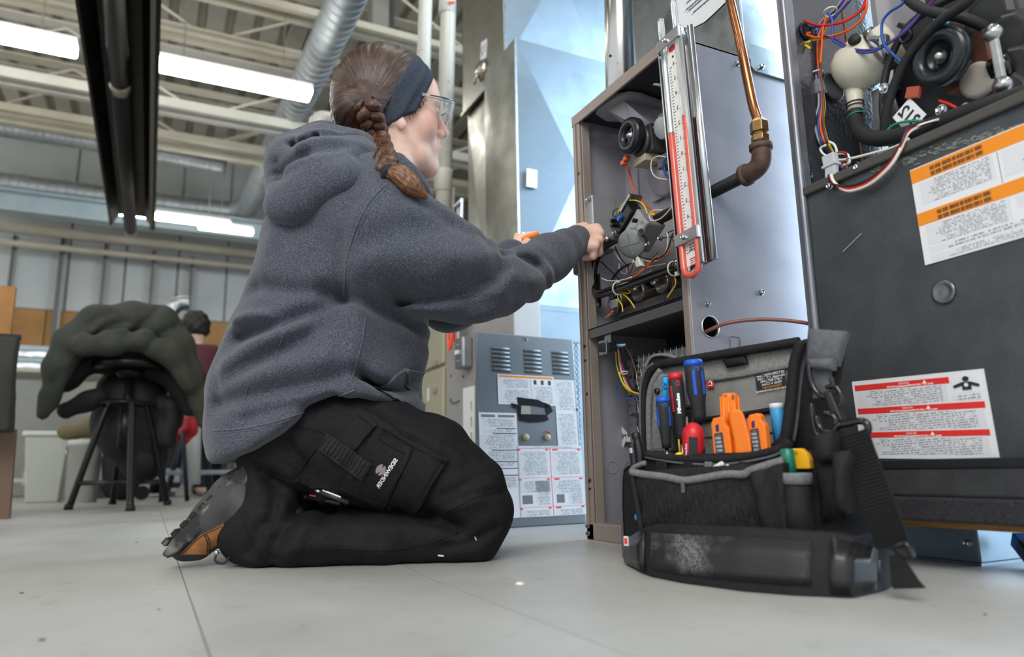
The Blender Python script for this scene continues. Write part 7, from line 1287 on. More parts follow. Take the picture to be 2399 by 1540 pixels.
# ---------------------------------------------------------------- hair, headband, braid
def hairmat(name, c, sc, detail=5):
    m = bpy.data.materials.new(name); m.use_nodes = True; nt = m.node_tree; b = nt.nodes['Principled BSDF']; N = nt.nodes.new; L = nt.links.new; b.inputs['Roughness'].default_value = .36; b.inputs['Specular IOR Level'].default_value = .55
    at = N('ShaderNodeAttribute'); at.attribute_name = 'tint'; n = N('ShaderNodeTexNoise'); n.inputs['Scale'].default_value = sc; n.inputs['Detail'].default_value = detail; n.inputs['Roughness'].default_value = .65; L(at.outputs['Vector'], n.inputs['Vector'])
    r = N('ShaderNodeValToRGB'); e = r.color_ramp.elements; e[0].position = .33; e[0].color = lin(c[0])+(1,); e[1].position = .70; e[1].color = lin(c[2])+(1,); k = r.color_ramp.elements.new(.52); k.color = lin(c[1])+(1,); L(n.outputs['Fac'], r.inputs[0]); L(r.outputs[0], b.inputs['Base Color'])
    bp = N('ShaderNodeBump'); bp.inputs['Strength'].default_value = .55; bp.inputs['Distance'].default_value = .0014; L(n.outputs['Fac'], bp.inputs['Height']); L(bp.outputs[0], b.inputs['Normal']); return m
HAIR = hairmat('hair', ('180F0B', '38231A', '6A4631'), 1.0, 6); HAIRB = hairmat('hair_braid', ('1C110C', '4A2E1F', '8A5C38'), 1.0, 5)
rngh = np.random.RandomState(3); hfr = rngh.uniform(20, 150, 26); hph = rngh.uniform(0, 6.28, 26); ham = 1/np.sqrt(hfr/20)
def strand(theta, rad): return sum(a*np.sin(f*theta+p+rad*9*np.sin(p)) for f, p, a in zip(hfr, hph, ham))/4.2
GP = hd(-.055, .077, -.025); bandk = lambda x, z: .86*x-.51*z-.024
hh = Field((-.46, -.17, .62), (-.06, .17, 1.08), .0030)
hh.ell(HC+HS*(-.012*hX+.022*hZ), np.array((.103, .0885, .107))*HS, .0, HR); hh.ell(hd(-.048, 0, -.015), np.array((.058, .078, .082))*HS, .03, HR); hh.chain([(hd(-.06, .02, -.05), .05), (pl(838, 318, .01), .042)], .03); hh.chain([(pl(820, 250, .06), .035), (GP+V3(0, -.012, .004), .030)], .03); hh.ell(hd(.012, .074, .0), np.array((.03, .012, .022))*HS, .01, HR)
def cutband(x, y, z):
    X, Y, Z = hloc(x, y, z); return -(bandk(X, Z)+.034)
hh.fn(lambda x, y, z: cutband(x, y, z)*.9, (-.5, -.2, .6), (.1, .2, 1.1), .004, 'sub')
def hth(x, y, z): return np.arctan2(x-GP[0], z-GP[2])+.9*y, np.sqrt((z-GP[2])**2+(x-GP[0])**2)
def strands_d(x, y, z):
    th, rd = hth(x, y, z); return -.0011*strand(th, rd)*np.clip(rd/.03, 0, 1)
hh.warp(strands_d)
def haircol(V):
    th, rd = hth(V[:, 0], V[:, 1], V[:, 2]); return np.stack([th*34, rd*16, V[:, 1]*10], 1)
hair, _, _ = person_obj('hair', hh, HAIR, per, 1, haircol)
bd = Field((-.42, -.16, .64), (-.06, .16, 1.08), .0030)
bd.ell(HC+HS*(-.006*hX+.020*hZ), np.array((.108, .0895, .107))*HS, .0, HR); bd.ell(hd(.0, 0, -.035), np.array((.088, .0855, .075))*HS, .02, HR)
def bandcut(X, Y, Z):
    k = bandk(X, Z); return -np.maximum(k-(.016-.8*np.clip(-.02-Z, 0, .06)), (-.044+.8*np.clip(-.03-Z, 0, .05))-k)*.95
bd.fn(lambda x, y, z: bandcut(*hloc(x, y, z)), (-.5, -.2, .6), (.15, .2, 1.1), .006, 'sub')
bd.warp(lambda x, y, z: (lambda X, Y, Z: .0016*np.sin(330*bandk(X, Z)+14*Z+8*np.abs(Y))*np.exp(-((bandk(X, Z)-.002)/.016)**2)+.0008*np.sin(190*bandk(X, Z)-22*Z))(*hloc(x, y, z)))
hb, _, _ = person_obj('headband', bd, M('headband_knit', '303741', .9, 0, '444B56', 420, bump=.5, bscale=520, spec=.2), per, 2)
# braid: three plaited strands running over the hood
SB = Surf([hoodie, hood, hair, hb, body]); bp_px = [(852, 234), (866, 268), (876, 300), (886, 330), (895, 358), (905, 385), (914, 408)]
path = []; 
for p in bez([(u, v, 0) for u, v in bp_px], 10):
    h = SB.hit(p[0], p[1], .0); path.append(h[0])
path = np.array(path); view = nrm(CAM-path.mean(0)); K_ = np.array([path@view]).ravel(); 
base = np.maximum.accumulate(K_[::1]*0+0) if False else K_; sm_ = np.convolve(np.pad(base, 8, mode='edge'), np.ones(17)/17, 'valid'); sm_ = np.maximum(sm_, base)*.5+sm_*.5; path = path+view*(sm_-K_+.014)[:, None]
for _ in range(8): path[1:-1] = (path[:-2]+path[2:]+2*path[1:-1])/4
nB = len(path); brp = bpy.data.objects.new('braid', None); 
def braid_strand(ph):
    C_ = []; R_ = []; per_t = 2.9*2*math.pi; NN = 200
    for i in range(NN):
        t = i/(NN-1); k = t*(nB-1); j = min(int(k), nB-2); c = path[j]*(1-(k-j))+path[j+1]*(k-j); tg = nrm(path[min(j+1, nB-1)]-path[max(j-1, 0)]); w = nrm(np.cross(tg, view)); A0 = .0185*(1-.30*t); ang = per_t*t+ph
        C_.append(c+w*A0*math.sin(ang)+view*(.0115*(1-.25*t))*math.sin(2*ang)); R_.append((.0132*(1-.30*t))*(.92+.12*math.cos(2*ang))*min(1, .08+t*9)*min(1, .5+(1-t)*8))
    m = MB(); m.tube(C_, R_, 40); V = np.array(m.v); n = 40; NN_ = len(C_); Fq = np.array([f for f in m.f if len(f) == 4]); cc = np.array(C_).repeat(n, 0); ii = np.arange(NN_).repeat(n)/NN_; kk = np.tile(np.arange(n), NN_)/n*2*math.pi
    tw = kk+ii*16+ph; s = strand(tw*.22+ph, 0*ii); V = cc[:len(V)]+(V-cc[:len(V)])*(1+.075*s)[:, None]; col = np.stack([np.cos(tw)*4.2, np.sin(tw)*4.2, ii*10+ph*7], 1)
    return V, Fq, col
for ph in (0, 2*math.pi/3, 4*math.pi/3):
    V, Fq, col = braid_strand(ph); soft_obj('braid_strand', V, Fq, HAIRB, hair, col)
end = path[-1]; tie_ax = nrm(path[-1]-path[-6])
for k in range(3): MB().lathe(end+tie_ax*(k*.0042-.004), tie_ax+V3(.05*(k-1), 0, .1), [(0, .0135), (.001, .0165), (.0035, .0165), (.0045, .0135)], 20).build('hair_tie', M('hair_tie', '20222C', .8), hair, smooth=True)
tl = [end]
for u, v in ((930, 425), (950, 440), (972, 458), (992, 474)):
    h = SB.hit(u, v, .013); tl.append(h[0])
tl = bez(tl, 14); NT = len(tl); m = MB(); m.tube(tl, [.0085+.009*math.sin(math.pi*min(1, .1+.8*i/NT))-.0085*max(0, i/NT-.5)/.5 for i in range(NT)], 40); V = np.array(m.v); cc = np.array(tl).repeat(40, 0); ii = np.arange(NT).repeat(40)/NT; kk = np.tile(np.arange(40), NT)/40*2*math.pi; s = strand(kk*.3+ii*.4, 0*ii); V = cc+(V-cc)*(1+.10*s)[:, None]; s2 = np.clip(s*.5+.5, 0, 1)[:, None]; Fq = np.array([f for f in m.f if len(f) == 4]); soft_obj('braid_tail', V, Fq, hairmat('hair_tail', ('3A2416', '70492C', 'A87848'), 1.0, 5), hair, np.stack([np.cos(kk)*6, np.sin(kk)*6, ii*2.5], 1))
h = SB.hit(985, 448, .012); ft = [to_world(pl(978, 428, -.02)[None])[0], to_world(pl(990, 440, -.03)[None])[0], to_world(pl(1003, 452, -.03)[None])[0], to_world(pl(1006, 466, -.03)[None])[0]]; MB().tube(bez(ft, 6), [.012]*12+[.010]*4+[.006]*3, 16).build('second_braid_tail', M('hair_plain', '6B472F', .4, 0, '4A2F22', 300, stretch=(1, 1, .2)), hair, smooth=True)
# loose hairs
rh = random.Random(5)
for k in range(46):
    if k < 22: u, v = rh.uniform(800, 985), rh.uniform(104, 135); a = rh.uniform(-.6, .6); q = [(u, v+8), (u+12*a, v-6), (u+30*a+6, v-rh.uniform(6, 20))]
    elif k < 34: u, v = rh.uniform(786, 800), rh.uniform(180, 300); q = [(u+14, v), (u-2, v+14), (u-rh.uniform(4, 16), v+rh.uniform(26, 44))]
    else: u, v = rh.uniform(845, 900), rh.uniform(300, 330); q = [(u, v-8), (u+4, v+2), (u+rh.uniform(-6, 8), v+rh.uniform(8, 14))]
    bb = .0 if k < 34 else .075; MB().tube(bez([to_world(pl(a_, b_, bb)[None])[0] for a_, b_ in q], 4), .00022, 4).build('stray_hair', MATS['hair_plain'], hair, fixn=False)
# hairline wisps before the ear
for k in range(40):
    x0 = .018+.034*rh.random(); z0 = -.034+(x0-.018)*1.25; q = [hd(x0-.006, .079, z0+.010), hd(x0+.002, .077, z0), hd(x0+.003+.005*rh.random(), .073, z0-.004-.004*rh.random())]; MB().tube(bez([to_world(p[None])[0] for p in q], 4), .0004, 4).build('hair_wisp', MATS['hair_plain'], hair, fixn=False)
# ---------------------------------------------------------------- safety glasses
gl_ = thing('safety_glasses', to_world(hd(.11, 0, 0)[None])[0], 'clear safety glasses worn on the face of the kneeling person', 'glasses')
def hw(x, y, z): return to_world(hd(x, y, z)[None])[0]
clear = M('clear_frame', 'E6ECF0', .06, trans=.85, ior=1.45); edge_m = M('frame_edge', '36424E', .15, coat=.5)
for s in (1, -1):
    MB().tube(bez([hw(.045, .081*s, .012), hw(.07, .077*s, .0105), hw(.098, .071*s, .009), hw(.112, .067*s, .008)], 6), .0036, 8, flat=.5).build('temple', clear, gl_, smooth=True); MB().tube([hw(.062, .0805*s, .0125), hw(.085, .0765*s, .0125), hw(.112, .0685*s, .0115)], .0013, 6).build('temple_edge', edge_m, gl_, smooth=True)
    MB().loft([[hw(.090, .074*s, .014), hw(.090, .074*s, -.012), hw(.091, .0725*s, -.012), hw(.091, .0725*s, .014)], [hw(.108, .069*s, .014), hw(.108, .068*s, -.024), hw(.109, .0665*s, -.024), hw(.109, .0675*s, .014)], [hw(.118, .062*s, .013), hw(.106, .060*s, -.030), hw(.107, .059*s, -.030), hw(.119, .061*s, .013)]]).build('side_shield', clear, gl_)
    rows = []
    for i in range(7):
        t = i/6; y = (.062-.054*t)*s; x = .119+.010*math.sin(t*1.4); rows.append([hw(x, y, .013), hw(x-.003, y, -.008), hw(x-.012, y, -.031+.010*max(0, t-.6)*2), hw(x-.0135, y, -.031+.010*max(0, t-.6)*2), hw(x-.0045, y, -.008), hw(x-.0015, y, .013)])
    MB().loft(rows).build('lens', clear, gl_, smooth=False); MB().tube([hw(.119+.010*math.sin(t*1.4), (.062-.054*t)*s, .0135) for t in np.linspace(0, 1, 7)], .0018, 6).build('brow_bar', edge_m, gl_, smooth=True); MB().tube([hw(.1185, .062*s, .013), hw(.1155, .0615*s, -.008), hw(.106, .060*s, -.031)], .0011, 6).build('lens_edge', edge_m, gl_, smooth=True)
MB().tube([hw(.128, .01, -.002), hw(.1295, 0, .004), hw(.128, -.01, -.002)], .0022, 6).build('bridge', clear, gl_, smooth=True)
# tool in the far hand, probe in the near hand
tw_ = thing('orange_tool', to_world(pl(1235, 560, -.275)[None])[0], 'orange tool handle held in the far hand', 'tool')
hx_ = [to_world(pl(u, v, -.273)[None])[0] for u, v in ((1224, 564), (1238, 556), (1262, 548))]; MB().tube(bez(hx_, 5), [.0075]*6+[.0065]*5, 14).build('handle', ORG_, tw_, smooth=True); MB().cyl(hx_[0]+nrm(CAM-hx_[0])*.006, hx_[0]+nrm(CAM-hx_[0])*.0085, .003, n=12).build('hang_hole', MATS['zinc'], tw_)
pr_ = thing('test_probe', to_world(pl(1405, 570, -.17)[None])[0], 'clear test hose gripped by the near hand at the gas valve', 'hose')
MB().tube(bez([to_world(pl(1372, 606, -.150)[None])[0], to_world(pl(1385, 594, -.160)[None])[0], to_world(pl(1402, 578, -.176)[None])[0], A(1425, 560, .845)], 6), .004, 10).build('hose', gls, pr_, smooth=True); MB().lathe(A(1421, 562, .846), (-.3, -1, .2), [(0, .004), (.002, .0055), (.008, .0055), (.01, .003)], 14).build('fitting', MATS['alu'], pr_, smooth=True)
# ================================================================ background: stool with coat, seated person, clutter
sx_, sy_ = -.12, 4.08; zs = pY(270, 852, sy_)[2]
st_ = thing('stool', (sx_, sy_, 0), 'black metal workshop stool with round seat under the olive coat', 'stool'); BM = M('stool_black', '17171A', .35, .3)
MB().lathe((sx_, sy_, zs-.03), (0, 0, 1), [(0, .15), (.004, .165), (.026, .17), (.034, .165), (.036, .14), (.036, 0)], 40).build('seat', BM, st_, smooth=True)
MB().lathe((sx_, sy_, zs-.07), (0, 0, 1), [(0, .05), (.02, .06), (.035, .07)], 24).build('seat_plate', BM, st_, smooth=True)
MB().cyl((sx_, sy_, zs-.42), (sx_, sy_, zs-.05), .018, n=16).build('screw_post', BM, st_, smooth=True); MB().cyl((sx_, sy_, zs-.42), (sx_, sy_, zs-.2), .03, n=16).build('post_sleeve', BM, st_, smooth=True)
feet = [pZ(160, 1195, 0), pZ(305, 1198, 0), pZ(392, 1184, 0)]; feet.append(feet[0]+feet[2]-feet[1]); cen = V3(sx_, sy_, 0)
for i, f in enumerate(feet):
    d = f-cen; t = cen+d*.42+V3(0, 0, zs-.22); MB().tube(bez([f+V3(0, 0, .0), cen+d*.72+V3(0, 0, (zs-.22)*.5), t, cen+d*.30+V3(0, 0, zs-.195), cen+d*.08+V3(0, 0, zs-.19)], 6), .0155, 12).build('leg', BM, st_, smooth=True); MB().cyl(f, f+V3(0, 0, .025), .02, .018, 14).build('foot_cap', MATS['black_rubber'], st_, smooth=True)
    g = feet[(i+1) % 4]; a, b_ = cen+(f-cen)*.86+V3(0, 0, .12), cen+(g-cen)*.86+V3(0, 0, .12); MB().tube([a, b_], .011, 10).build('footrest', BM, st_, smooth=True)
P = [cen+.13*V3(math.cos(a), math.sin(a), 0)+V3(0, 0, zs-.2) for a in np.linspace(0, 2*math.pi, 24)[:-1]]; MB().tube(P, .008, 8, close=True).build('leg_ring', BM, st_, smooth=True)
def wY(u, v, Y): return pY(u, v, Y)
def blob(name, lo, hi, h, ops, mat, label=None, cat=None, parent=None, warp=None, sm=2):
    f = Field(lo, hi, h); ops(f)
    if warp: f.warp(warp)
    V, Q = f.mesh(); V = relax(V, Q, sm); o = soft_obj(name, V, Q, mat, parent)
    return tag(o, label, cat) if label else o
# coat draped over the stool, arch-shaped, sleeves hanging either side
def coat_ops(f):
    for Y in (4.02, 4.16, 4.30):
        f.chain([(wY(118, 945, Y), .035), (wY(135, 860, Y), .06), (wY(170, 800, Y), .075), (wY(228, 760, Y), .085), (wY(310, 752, Y), .09), (wY(372, 758, Y), .085), (wY(415, 810, Y), .075), (wY(445, 880, Y), .06), (wY(470, 945, Y), .045), (wY(478, 990, Y), .032)], .05)
    f.chain([(wY(200, 812, 3.92), .05), (wY(260, 800, 3.88), .06), (wY(330, 800, 3.88), .06), (wY(400, 830, 3.92), .055), (wY(440, 900, 3.95), .04)], .04); f.chain([(wY(110, 930, 4.0), .04), (wY(100, 970, 4.0), .03)], .03)
    f.fn(lambda x, y, z: (np.abs(x-wY(290, 850, 4.1)[0])/.27)**2+((z-wY(290, 905, 4.1)[2])/.13)**2-1+0*y, wY(150, 980, 4.1)-V3(.1, .5, .2), wY(440, 800, 4.1)+V3(.1, .5, .05), .0, 'sub') if False else None
coat_cr = [([wY(u, v, 4.0)[[0, 2]] for u, v in p], w, d_) for p, w, d_ in ((((215, 770), (240, 745), (265, 740)), .02, .02), (((225, 790), (260, 765), (300, 760)), .018, .018), (((250, 810), (270, 775), (275, 750)), .016, .014), (((300, 800), (330, 770), (360, 745), (372, 725)), .02, .022), (((345, 830), (375, 790), (410, 770)), .018, .016), (((280, 800), (300, 830), (330, 835)), .02, .014), (((150, 860), (190, 800), (230, 770)), .02, -.012), (((400, 800), (430, 860), (455, 930)), .025, -.012), (((130, 900), (150, 850), (180, 820)), .016, .012), (((420, 830), (450, 900)), .016, .010))]
def coat_warp(x, y, z):
    X_ = x[:, 0, :]+0*z[0]; Z_ = z[0]+0*X_; t = sum(d_*np.exp(-(seg_dist(X_, Z_, [tuple(q) for q in p])/w)**2) for p, w, d_ in coat_cr); return t[:, None, :]+.003*np.sin(26*x+9*z+5*y)*np.sin(17*z-11*x+4)+0*y
c0_, c1_ = wY(70, 1020, 4.2), wY(520, 690, 4.2)
coat = blob('coat', (c0_[0]-.12, 3.78, c0_[2]-.05), (c1_[0]+.12, 4.48, c1_[2]+.08), .011, coat_ops, M('coat_olive', '3F413A', .75, 0, '373932', 14, spec=.3), 'olive grey winter coat draped over the stool', 'coat', warp=coat_warp)
ln = blob('coat_lining', (c0_[0]-.1, 3.85, c0_[2]-.2), (c1_[0]+.1, 4.5, c1_[2]), .012, lambda f: (f.chain([(wY(150, 900, 4.12), .05), (wY(200, 850, 4.12), .06), (wY(330, 850, 4.12), .06), (wY(400, 880, 4.12), .06), (wY(440, 960, 4.12), .04)], .03), f.chain([(wY(160, 960, 4.1), .045), (wY(230, 930, 4.05), .05)], .03)), M('lining_black', '111112', .8), parent=coat, warp=lambda x, y, z: .006*np.sin(40*x+20*z))
# backpack hanging below the seat
blob('backpack', (wY(190, 1000, 4.2)[0]-.1, 4.05, .05), (wY(450, 1000, 4.2)[0]+.1, 4.5, zs-.02), .011, lambda f: (f.chain([(wY(310, 920, 4.3), .17), (wY(310, 1000, 4.3), .18), (wY(335, 1075, 4.28), .12)], .05), f.chain([(wY(400, 950, 4.2), .06), (wY(390, 1030, 4.2), .05)], .03)), M('pack_black', '121214', .7, 0, '1C1C1F', 30), 'black backpack hanging beneath the stool seat', 'backpack', warp=lambda x, y, z: .006*np.sin(30*x+9*z)*np.sin(25*z))
# second person further back, seen from behind, in a maroon hoodie
bgp = thing('person', (wY(470, 1000, 5.6)[0], 5.6, 0), 'distant person with short dark hair in a maroon hoodie', 'person'); D = 5.6
def W5(u, v, d=0): return wY(u, v, D+d)
hc_ = W5(458, 772); fb = Field((hc_[0]-.35, D-.35, -.02), (hc_[0]+.45, D+.45, hc_[2]+.2), .012)
fb.ell(hc_+V3(0, 0, 0), (.085, .10, .115), .01); fb.cone(hc_-V3(0, .01, .08), hc_-V3(-.02, 0, .18), .052, .055, .02); fb.chain([(hc_+V3(.03, 0, -.25), .12), (hc_+V3(.03, 0, -.55), .13)], .04)
zf = hc_[2]
for s in (-1, 1): fb.chain([(hc_+V3(.03+.15*s, 0, -.25), .05), (hc_+V3(.03+.19*s, .02, -.5), .04), (hc_+V3(.03+.12*s, .22, -.58), .032), (hc_+V3(.03+.1*s, .3, -.57), .03)], .02); fb.chain([(hc_+V3(.03+.08*s, 0, -.62), .075), (hc_+V3(.03+.1*s, .38, -.66), .06), (V3(hc_[0]+.03+.1*s, D+.36, .06), .045), (V3(hc_[0]+.03+.1*s, D+.28+.16, .03), .032)], .02); fb.ell(hc_+V3(.085*s, .0, -.01), (.012, .02, .03), .008)
fb.ell(hc_+V3(0, .1, -.02), (.014, .02, .02), .01)
V, Q = fb.mesh(); V = relax(V, Q, 1); soft_obj('body', V, Q, M('skin_far', 'D9B09A', .5), bgp)
fh_ = Field((hc_[0]-.2, D-.2, hc_[2]-.2), (hc_[0]+.2, D+.2, hc_[2]+.2), .008); fh_.ell(hc_+V3(0, -.012, .02), (.098, .11, .118), 0); fh_.fn(lambda x, y, z: -(y-hc_[1]-.05)+0*x+0*z, hc_-.2, hc_+.2, .01, 'sub'); fh_.fn(lambda x, y, z: (z-hc_[2]+.055)+0*x+0*y, hc_-.2, hc_+.2, .02, 'sub'); fh_.warp(lambda x, y, z: .006*np.sin(90*x)*np.sin(80*z+40*y)); V, Q = fh_.mesh(); soft_obj('hair', V, Q, M('hair_dark', '17110E', .6), bgp)
ff = Field((hc_[0]-.35, D-.35, hc_[2]-.75), (hc_[0]+.45, D+.45, hc_[2]-.1), .012); ff.chain([(hc_+V3(.03, 0, -.26), .14), (hc_+V3(.03, 0, -.56), .155)], .04); ff.chain([(hc_+V3(-.07, -.06, -.155), .04), (hc_+V3(.13, -.06, -.155), .04)], .03)
for s in (-1, 1): ff.chain([(hc_+V3(.03+.13*s, 0, -.22), .07), (hc_+V3(.03+.2*s, .02, -.5), .06), (hc_+V3(.03+.12*s, .22, -.58), .05)], .03)
V, Q = ff.mesh(); soft_obj('hoodie', V, Q, M('maroon', '4A1F28', .85), bgp)
fj = Field((hc_[0]-.35, D-.35, -.01), (hc_[0]+.45, D+.5, hc_[2]-.5), .014)
for s in (-1, 1): fj.chain([(hc_+V3(.03+.08*s, 0, -.62), .09), (hc_+V3(.03+.1*s, .38, -.66), .075), (V3(hc_[0]+.03+.1*s, D+.36, .09), .058)], .03)
V, Q = fj.mesh(); soft_obj('trousers', V, Q, M('jeans_far', '20242C', .8), bgp)
bs_ = thing('stool', (hc_[0]+.03, D, 0), 'dark stool the distant person sits on', 'stool'); zc_ = hc_[2]-.71; MB().cyl((hc_[0]+.03, D, zc_-.03), (hc_[0]+.03, D, zc_), .17, n=24).build('seat', BM, bs_)
for a in range(4): q = V3(hc_[0]+.03+.2*math.cos(a*1.57+.8), D+.2*math.sin(a*1.57+.8), 0); MB().cyl(q, (hc_[0]+.03+.5*(q[0]-hc_[0]-.03), D+.5*(q[1]-D), zc_-.03), .014, n=8).build('leg', BM, bs_)
# ---- cart, red bag, boxes between stool and hoodie
t = thing('tool_cart', (wY(440, 1140, 5.3)[0], 5.3, 0), 'grey wheeled base cart behind the stool', 'cart'); zc2 = wY(440, 1108, 5.3)[2]
for s in (-1, 1): MB().obox((wY(440, 1100, 5.3)[0]+s*.13, 5.3, max(zc2, .09)), V3(.15, 0, -.012*s*0), V3(0, .025, 0), V3(0, 0, .015)).build('base_arm', M('cart_grey', '8A8C8D', .45, .3), t, bevel=.006); q = V3(wY(440, 1100, 5.3)[0]+s*.26, 5.3, .045); MB().cyl(q-V3(0, .015, 0), q+V3(0, .015, 0), .045, n=18).build('caster', MATS['black_rubber'], t)
MB().tube([(wY(450, 1080, 5.3)[0], 5.3, .09), (wY(453, 960, 5.3)[0], 5.3, wY(453, 960, 5.3)[2])], [.06, .05], 14).build('column', M('cart_pale', 'A9A8A0', .5), t, smooth=True)
blob('red_bag', wY(400, 1050, 4.8)-V3(.05, .12, .02), wY(480, 940, 4.8)+V3(.05, .12, .05), .009, lambda f: (f.chain([(wY(425, 1020, 4.8), .035), (wY(445, 1005, 4.8), .045), (wY(462, 960, 4.8), .03)], .02), f.cone(wY(436, 1030, 4.8), wY(450, 985, 4.8), .03, .04, .02)), M('bag_red', 'B0161F', .5), 'small red cloth bag hanging behind the coat', 'bag', warp=lambda x, y, z: .004*np.sin(60*x+40*z))
t = thing('black_stand', (wY(436, 1150, 4.75)[0], 4.75, 0), 'thin dark stand legs beneath the red bag', 'stand'); 
for u0, u1 in ((428, 440), (392, 378)): MB().tube([wY(u0, 1010, 4.75), V3(*wY(u1, 1152, 4.75)[:2], 0)], .013, 10).build('leg', M('stand_blue', '2A323C', .35, .5), t, smooth=True)
t = thing('dark_crate', (wY(520, 1100, 6.5)[0], 6.5, 0), 'dark plastic crate on the floor behind the boot', 'crate'); a, b_ = wY(462, 1000, 6.5), wY(600, 1120, 6.5); MB().box((a[0], 6.45, 0), (b_[0], 6.9, a[2])).build('crate_body', MATS['black_plastic'], t, bevel=.01)
for k in range(5): z = .06+k*(a[2]-.1)/5; MB().box((a[0]-.005, 6.44, z), (b_[0]+.005, 6.452, z+.02)).build('crate_rib', MATS['black_plastic'], t, bevel=.003)
t = thing('grey_locker', (wY(590, 760, 6.0)[0], 6.0, 0), 'dark grey locker edge behind the back of the hoodie', 'cabinet'); a = wY(550, 728, 6.0); MB().prism([(0, 0), (1.0, 0), (1.0, a[2]+.06), (.09, a[2]+.06), (0, a[2])], (a[0], 6.0, 0), (1, 0, 0), (0, 0, 1), (0, .4, 0)).build('locker_body', M('locker_grey', '4C4B49', .6), t, bevel=.01); MB().box((a[0]+.05, 5.99, .1), (a[0]+.9, 6.0, a[2]-.05)).build('locker_door', M('locker_door', '5A5957', .55), t, bevel=.004)
t = thing('flex_duct', wY(420, 740, 6.2), 'short shiny flexible duct elbow behind the coat', 'duct'); arc = bez([wY(395, 760, 6.2), wY(402, 728, 6.2), wY(420, 712, 6.2), wY(442, 712, 6.2)], 8); MB().tube(arc, .055, 18).build('duct_skin', MATS['alu'], t, smooth=True)
for k in range(2, len(arc)-1, 2): MB().lathe(arc[k], arc[k+1]-arc[k-1], [(-.006, .055), (0, .061), (.006, .055)], 18, cap=False).build('duct_ridge', MATS['alu'], t, smooth=True)
MB().cyl(arc[0], arc[0]-V3(0, 0, arc[0][2]-.02), .05, n=16).build('riser', MATS['alu'], t, smooth=True)
# ---- left edge: cardboard, dark board, brown board
a, b_ = wY(-200, 790, 3.4), wY(37, 672, 3.4); tag(MB().box((a[0], 3.4, a[2]-.9), (b_[0], 3.43, b_[2])).build('cardboard_sheet', M('cardboard', 'A87846', .8, 0, '946636', 6)), 'upright tan cardboard sheet at the left edge', 'cardboard')
a, b_ = wY(-200, 1012, 3.2), wY(60, 792, 3.2); q = thing('dark_garment', (b_[0]-.2, 3.2, a[2]), 'dark grey jacket hanging at the left edge before the cardboard', 'jacket')
fg = Field((a[0], 3.02, a[2]-.1), (b_[0]+.05, 3.32, b_[2]+.02), .010); fg.fn(lambda x, y, z: np.maximum(np.maximum(x-(b_[0]-.01+.0*z), z-b_[2]+.004), np.abs(y-3.17)-.06-.012*np.sin(9*z+14*x))+0*x, (a[0]-.1, 3.0, a[2]), (b_[0]+.05, 3.4, b_[2]+.02), 0); fg.warp(lambda x, y, z: .006*np.sin(25*x+12*z)); V, Q = fg.mesh(); V = relax(V, Q, 2); soft_obj('jacket_body', V, Q, M('garment_grey', '34342F', .8, 0, '24241F', 5), q); MB().tube([(a[0], 3.17, b_[2]-.005), (b_[0]-.01, 3.17, b_[2]-.005)], .012, 8).build('hem_fold', MATS['garment_grey'], q, smooth=True)
a, b_ = wY(-200, 1185, 3.3), wY(38, 1005, 3.3); q = thing('brown_board', (b_[0]-.2, 3.3, 0), 'brown board standing on the floor at the left edge', 'board'); MB().prism([(a[0], 0), (wY(26, 1185, 3.3)[0], 0), (b_[0], b_[2]), (a[0], b_[2])], (0, 3.3, 0), (1, 0, 0), (0, 0, 1), (0, .03, 0)).build('board_face', M('board_brown', '6E5544', .6, 0, '5E4838', 6, stretch=(1, 1, .2)), q, bevel=.003)
# ---- low clutter by the wall behind the stool
t = thing('work_table', (wY(80, 900, 7.2)[0], 7.4, 0), 'pale work table loaded with sheet metal near the far wall', 'table'); zt_ = wY(100, 862, 7.2)[2]; x0, x1 = wY(-120, 900, 7.2)[0], wY(330, 900, 7.2)[0]
MB().box((x0, 7.2, zt_-.04), (x1, 7.8, zt_)).build('tabletop', M('table_pale', 'B5B2A6', .5), t, bevel=.005)
for x in (x0+.05, x1-.05):
    for y in (7.25, 7.75): MB().box((x-.03, y-.03, 0), (x+.03, y+.03, zt_-.04)).build('leg', MATS['pole_light'], t)
MB().box((x0, 7.22, .12), (x1, 7.78, .15)).build('lower_shelf', MATS['table_pale'], t)
for k in range(4): tag(MB().box((x0+.1+.04*k, 7.25, zt_+.001+.05*k), (wY(128, 850, 7.2)[0]+.02*k, 7.7, zt_+.042+.05*k)).build('sheet_stack', MATS['pale_duct'] if k % 2 else MATS['galv']), ('lowest', 'second', 'third', 'topmost')[k]+' pale metal sheet in the stack on the work table', 'metal sheet', 'stacked sheets on the work table')
a, b_ = wY(60, 1010, 5.3), wY(150, 1150, 5.3); t = thing('storage_tote', ((a[0]+b_[0])/2, 5.4, 0), 'pale plastic storage tote on the floor beside the brown board', 'tote'); MB().loft([[V3(x, y, z) for x, y in ((a[0]+i, 5.3+i), (b_[0]-i, 5.3+i), (b_[0]-i, 5.65-i), (a[0]+i, 5.65-i))] for z, i in ((0, .03), (a[2]-.03, 0))]).build('tub', M('tote_pale', 'B4B8B0', .4), t, bevel=.01); MB().box((a[0]-.015, 5.285, a[2]-.03), (b_[0]+.015, 5.665, a[2])).build('lid', M('tote_lid', 'C9CCC4', .35), t, bevel=.008)
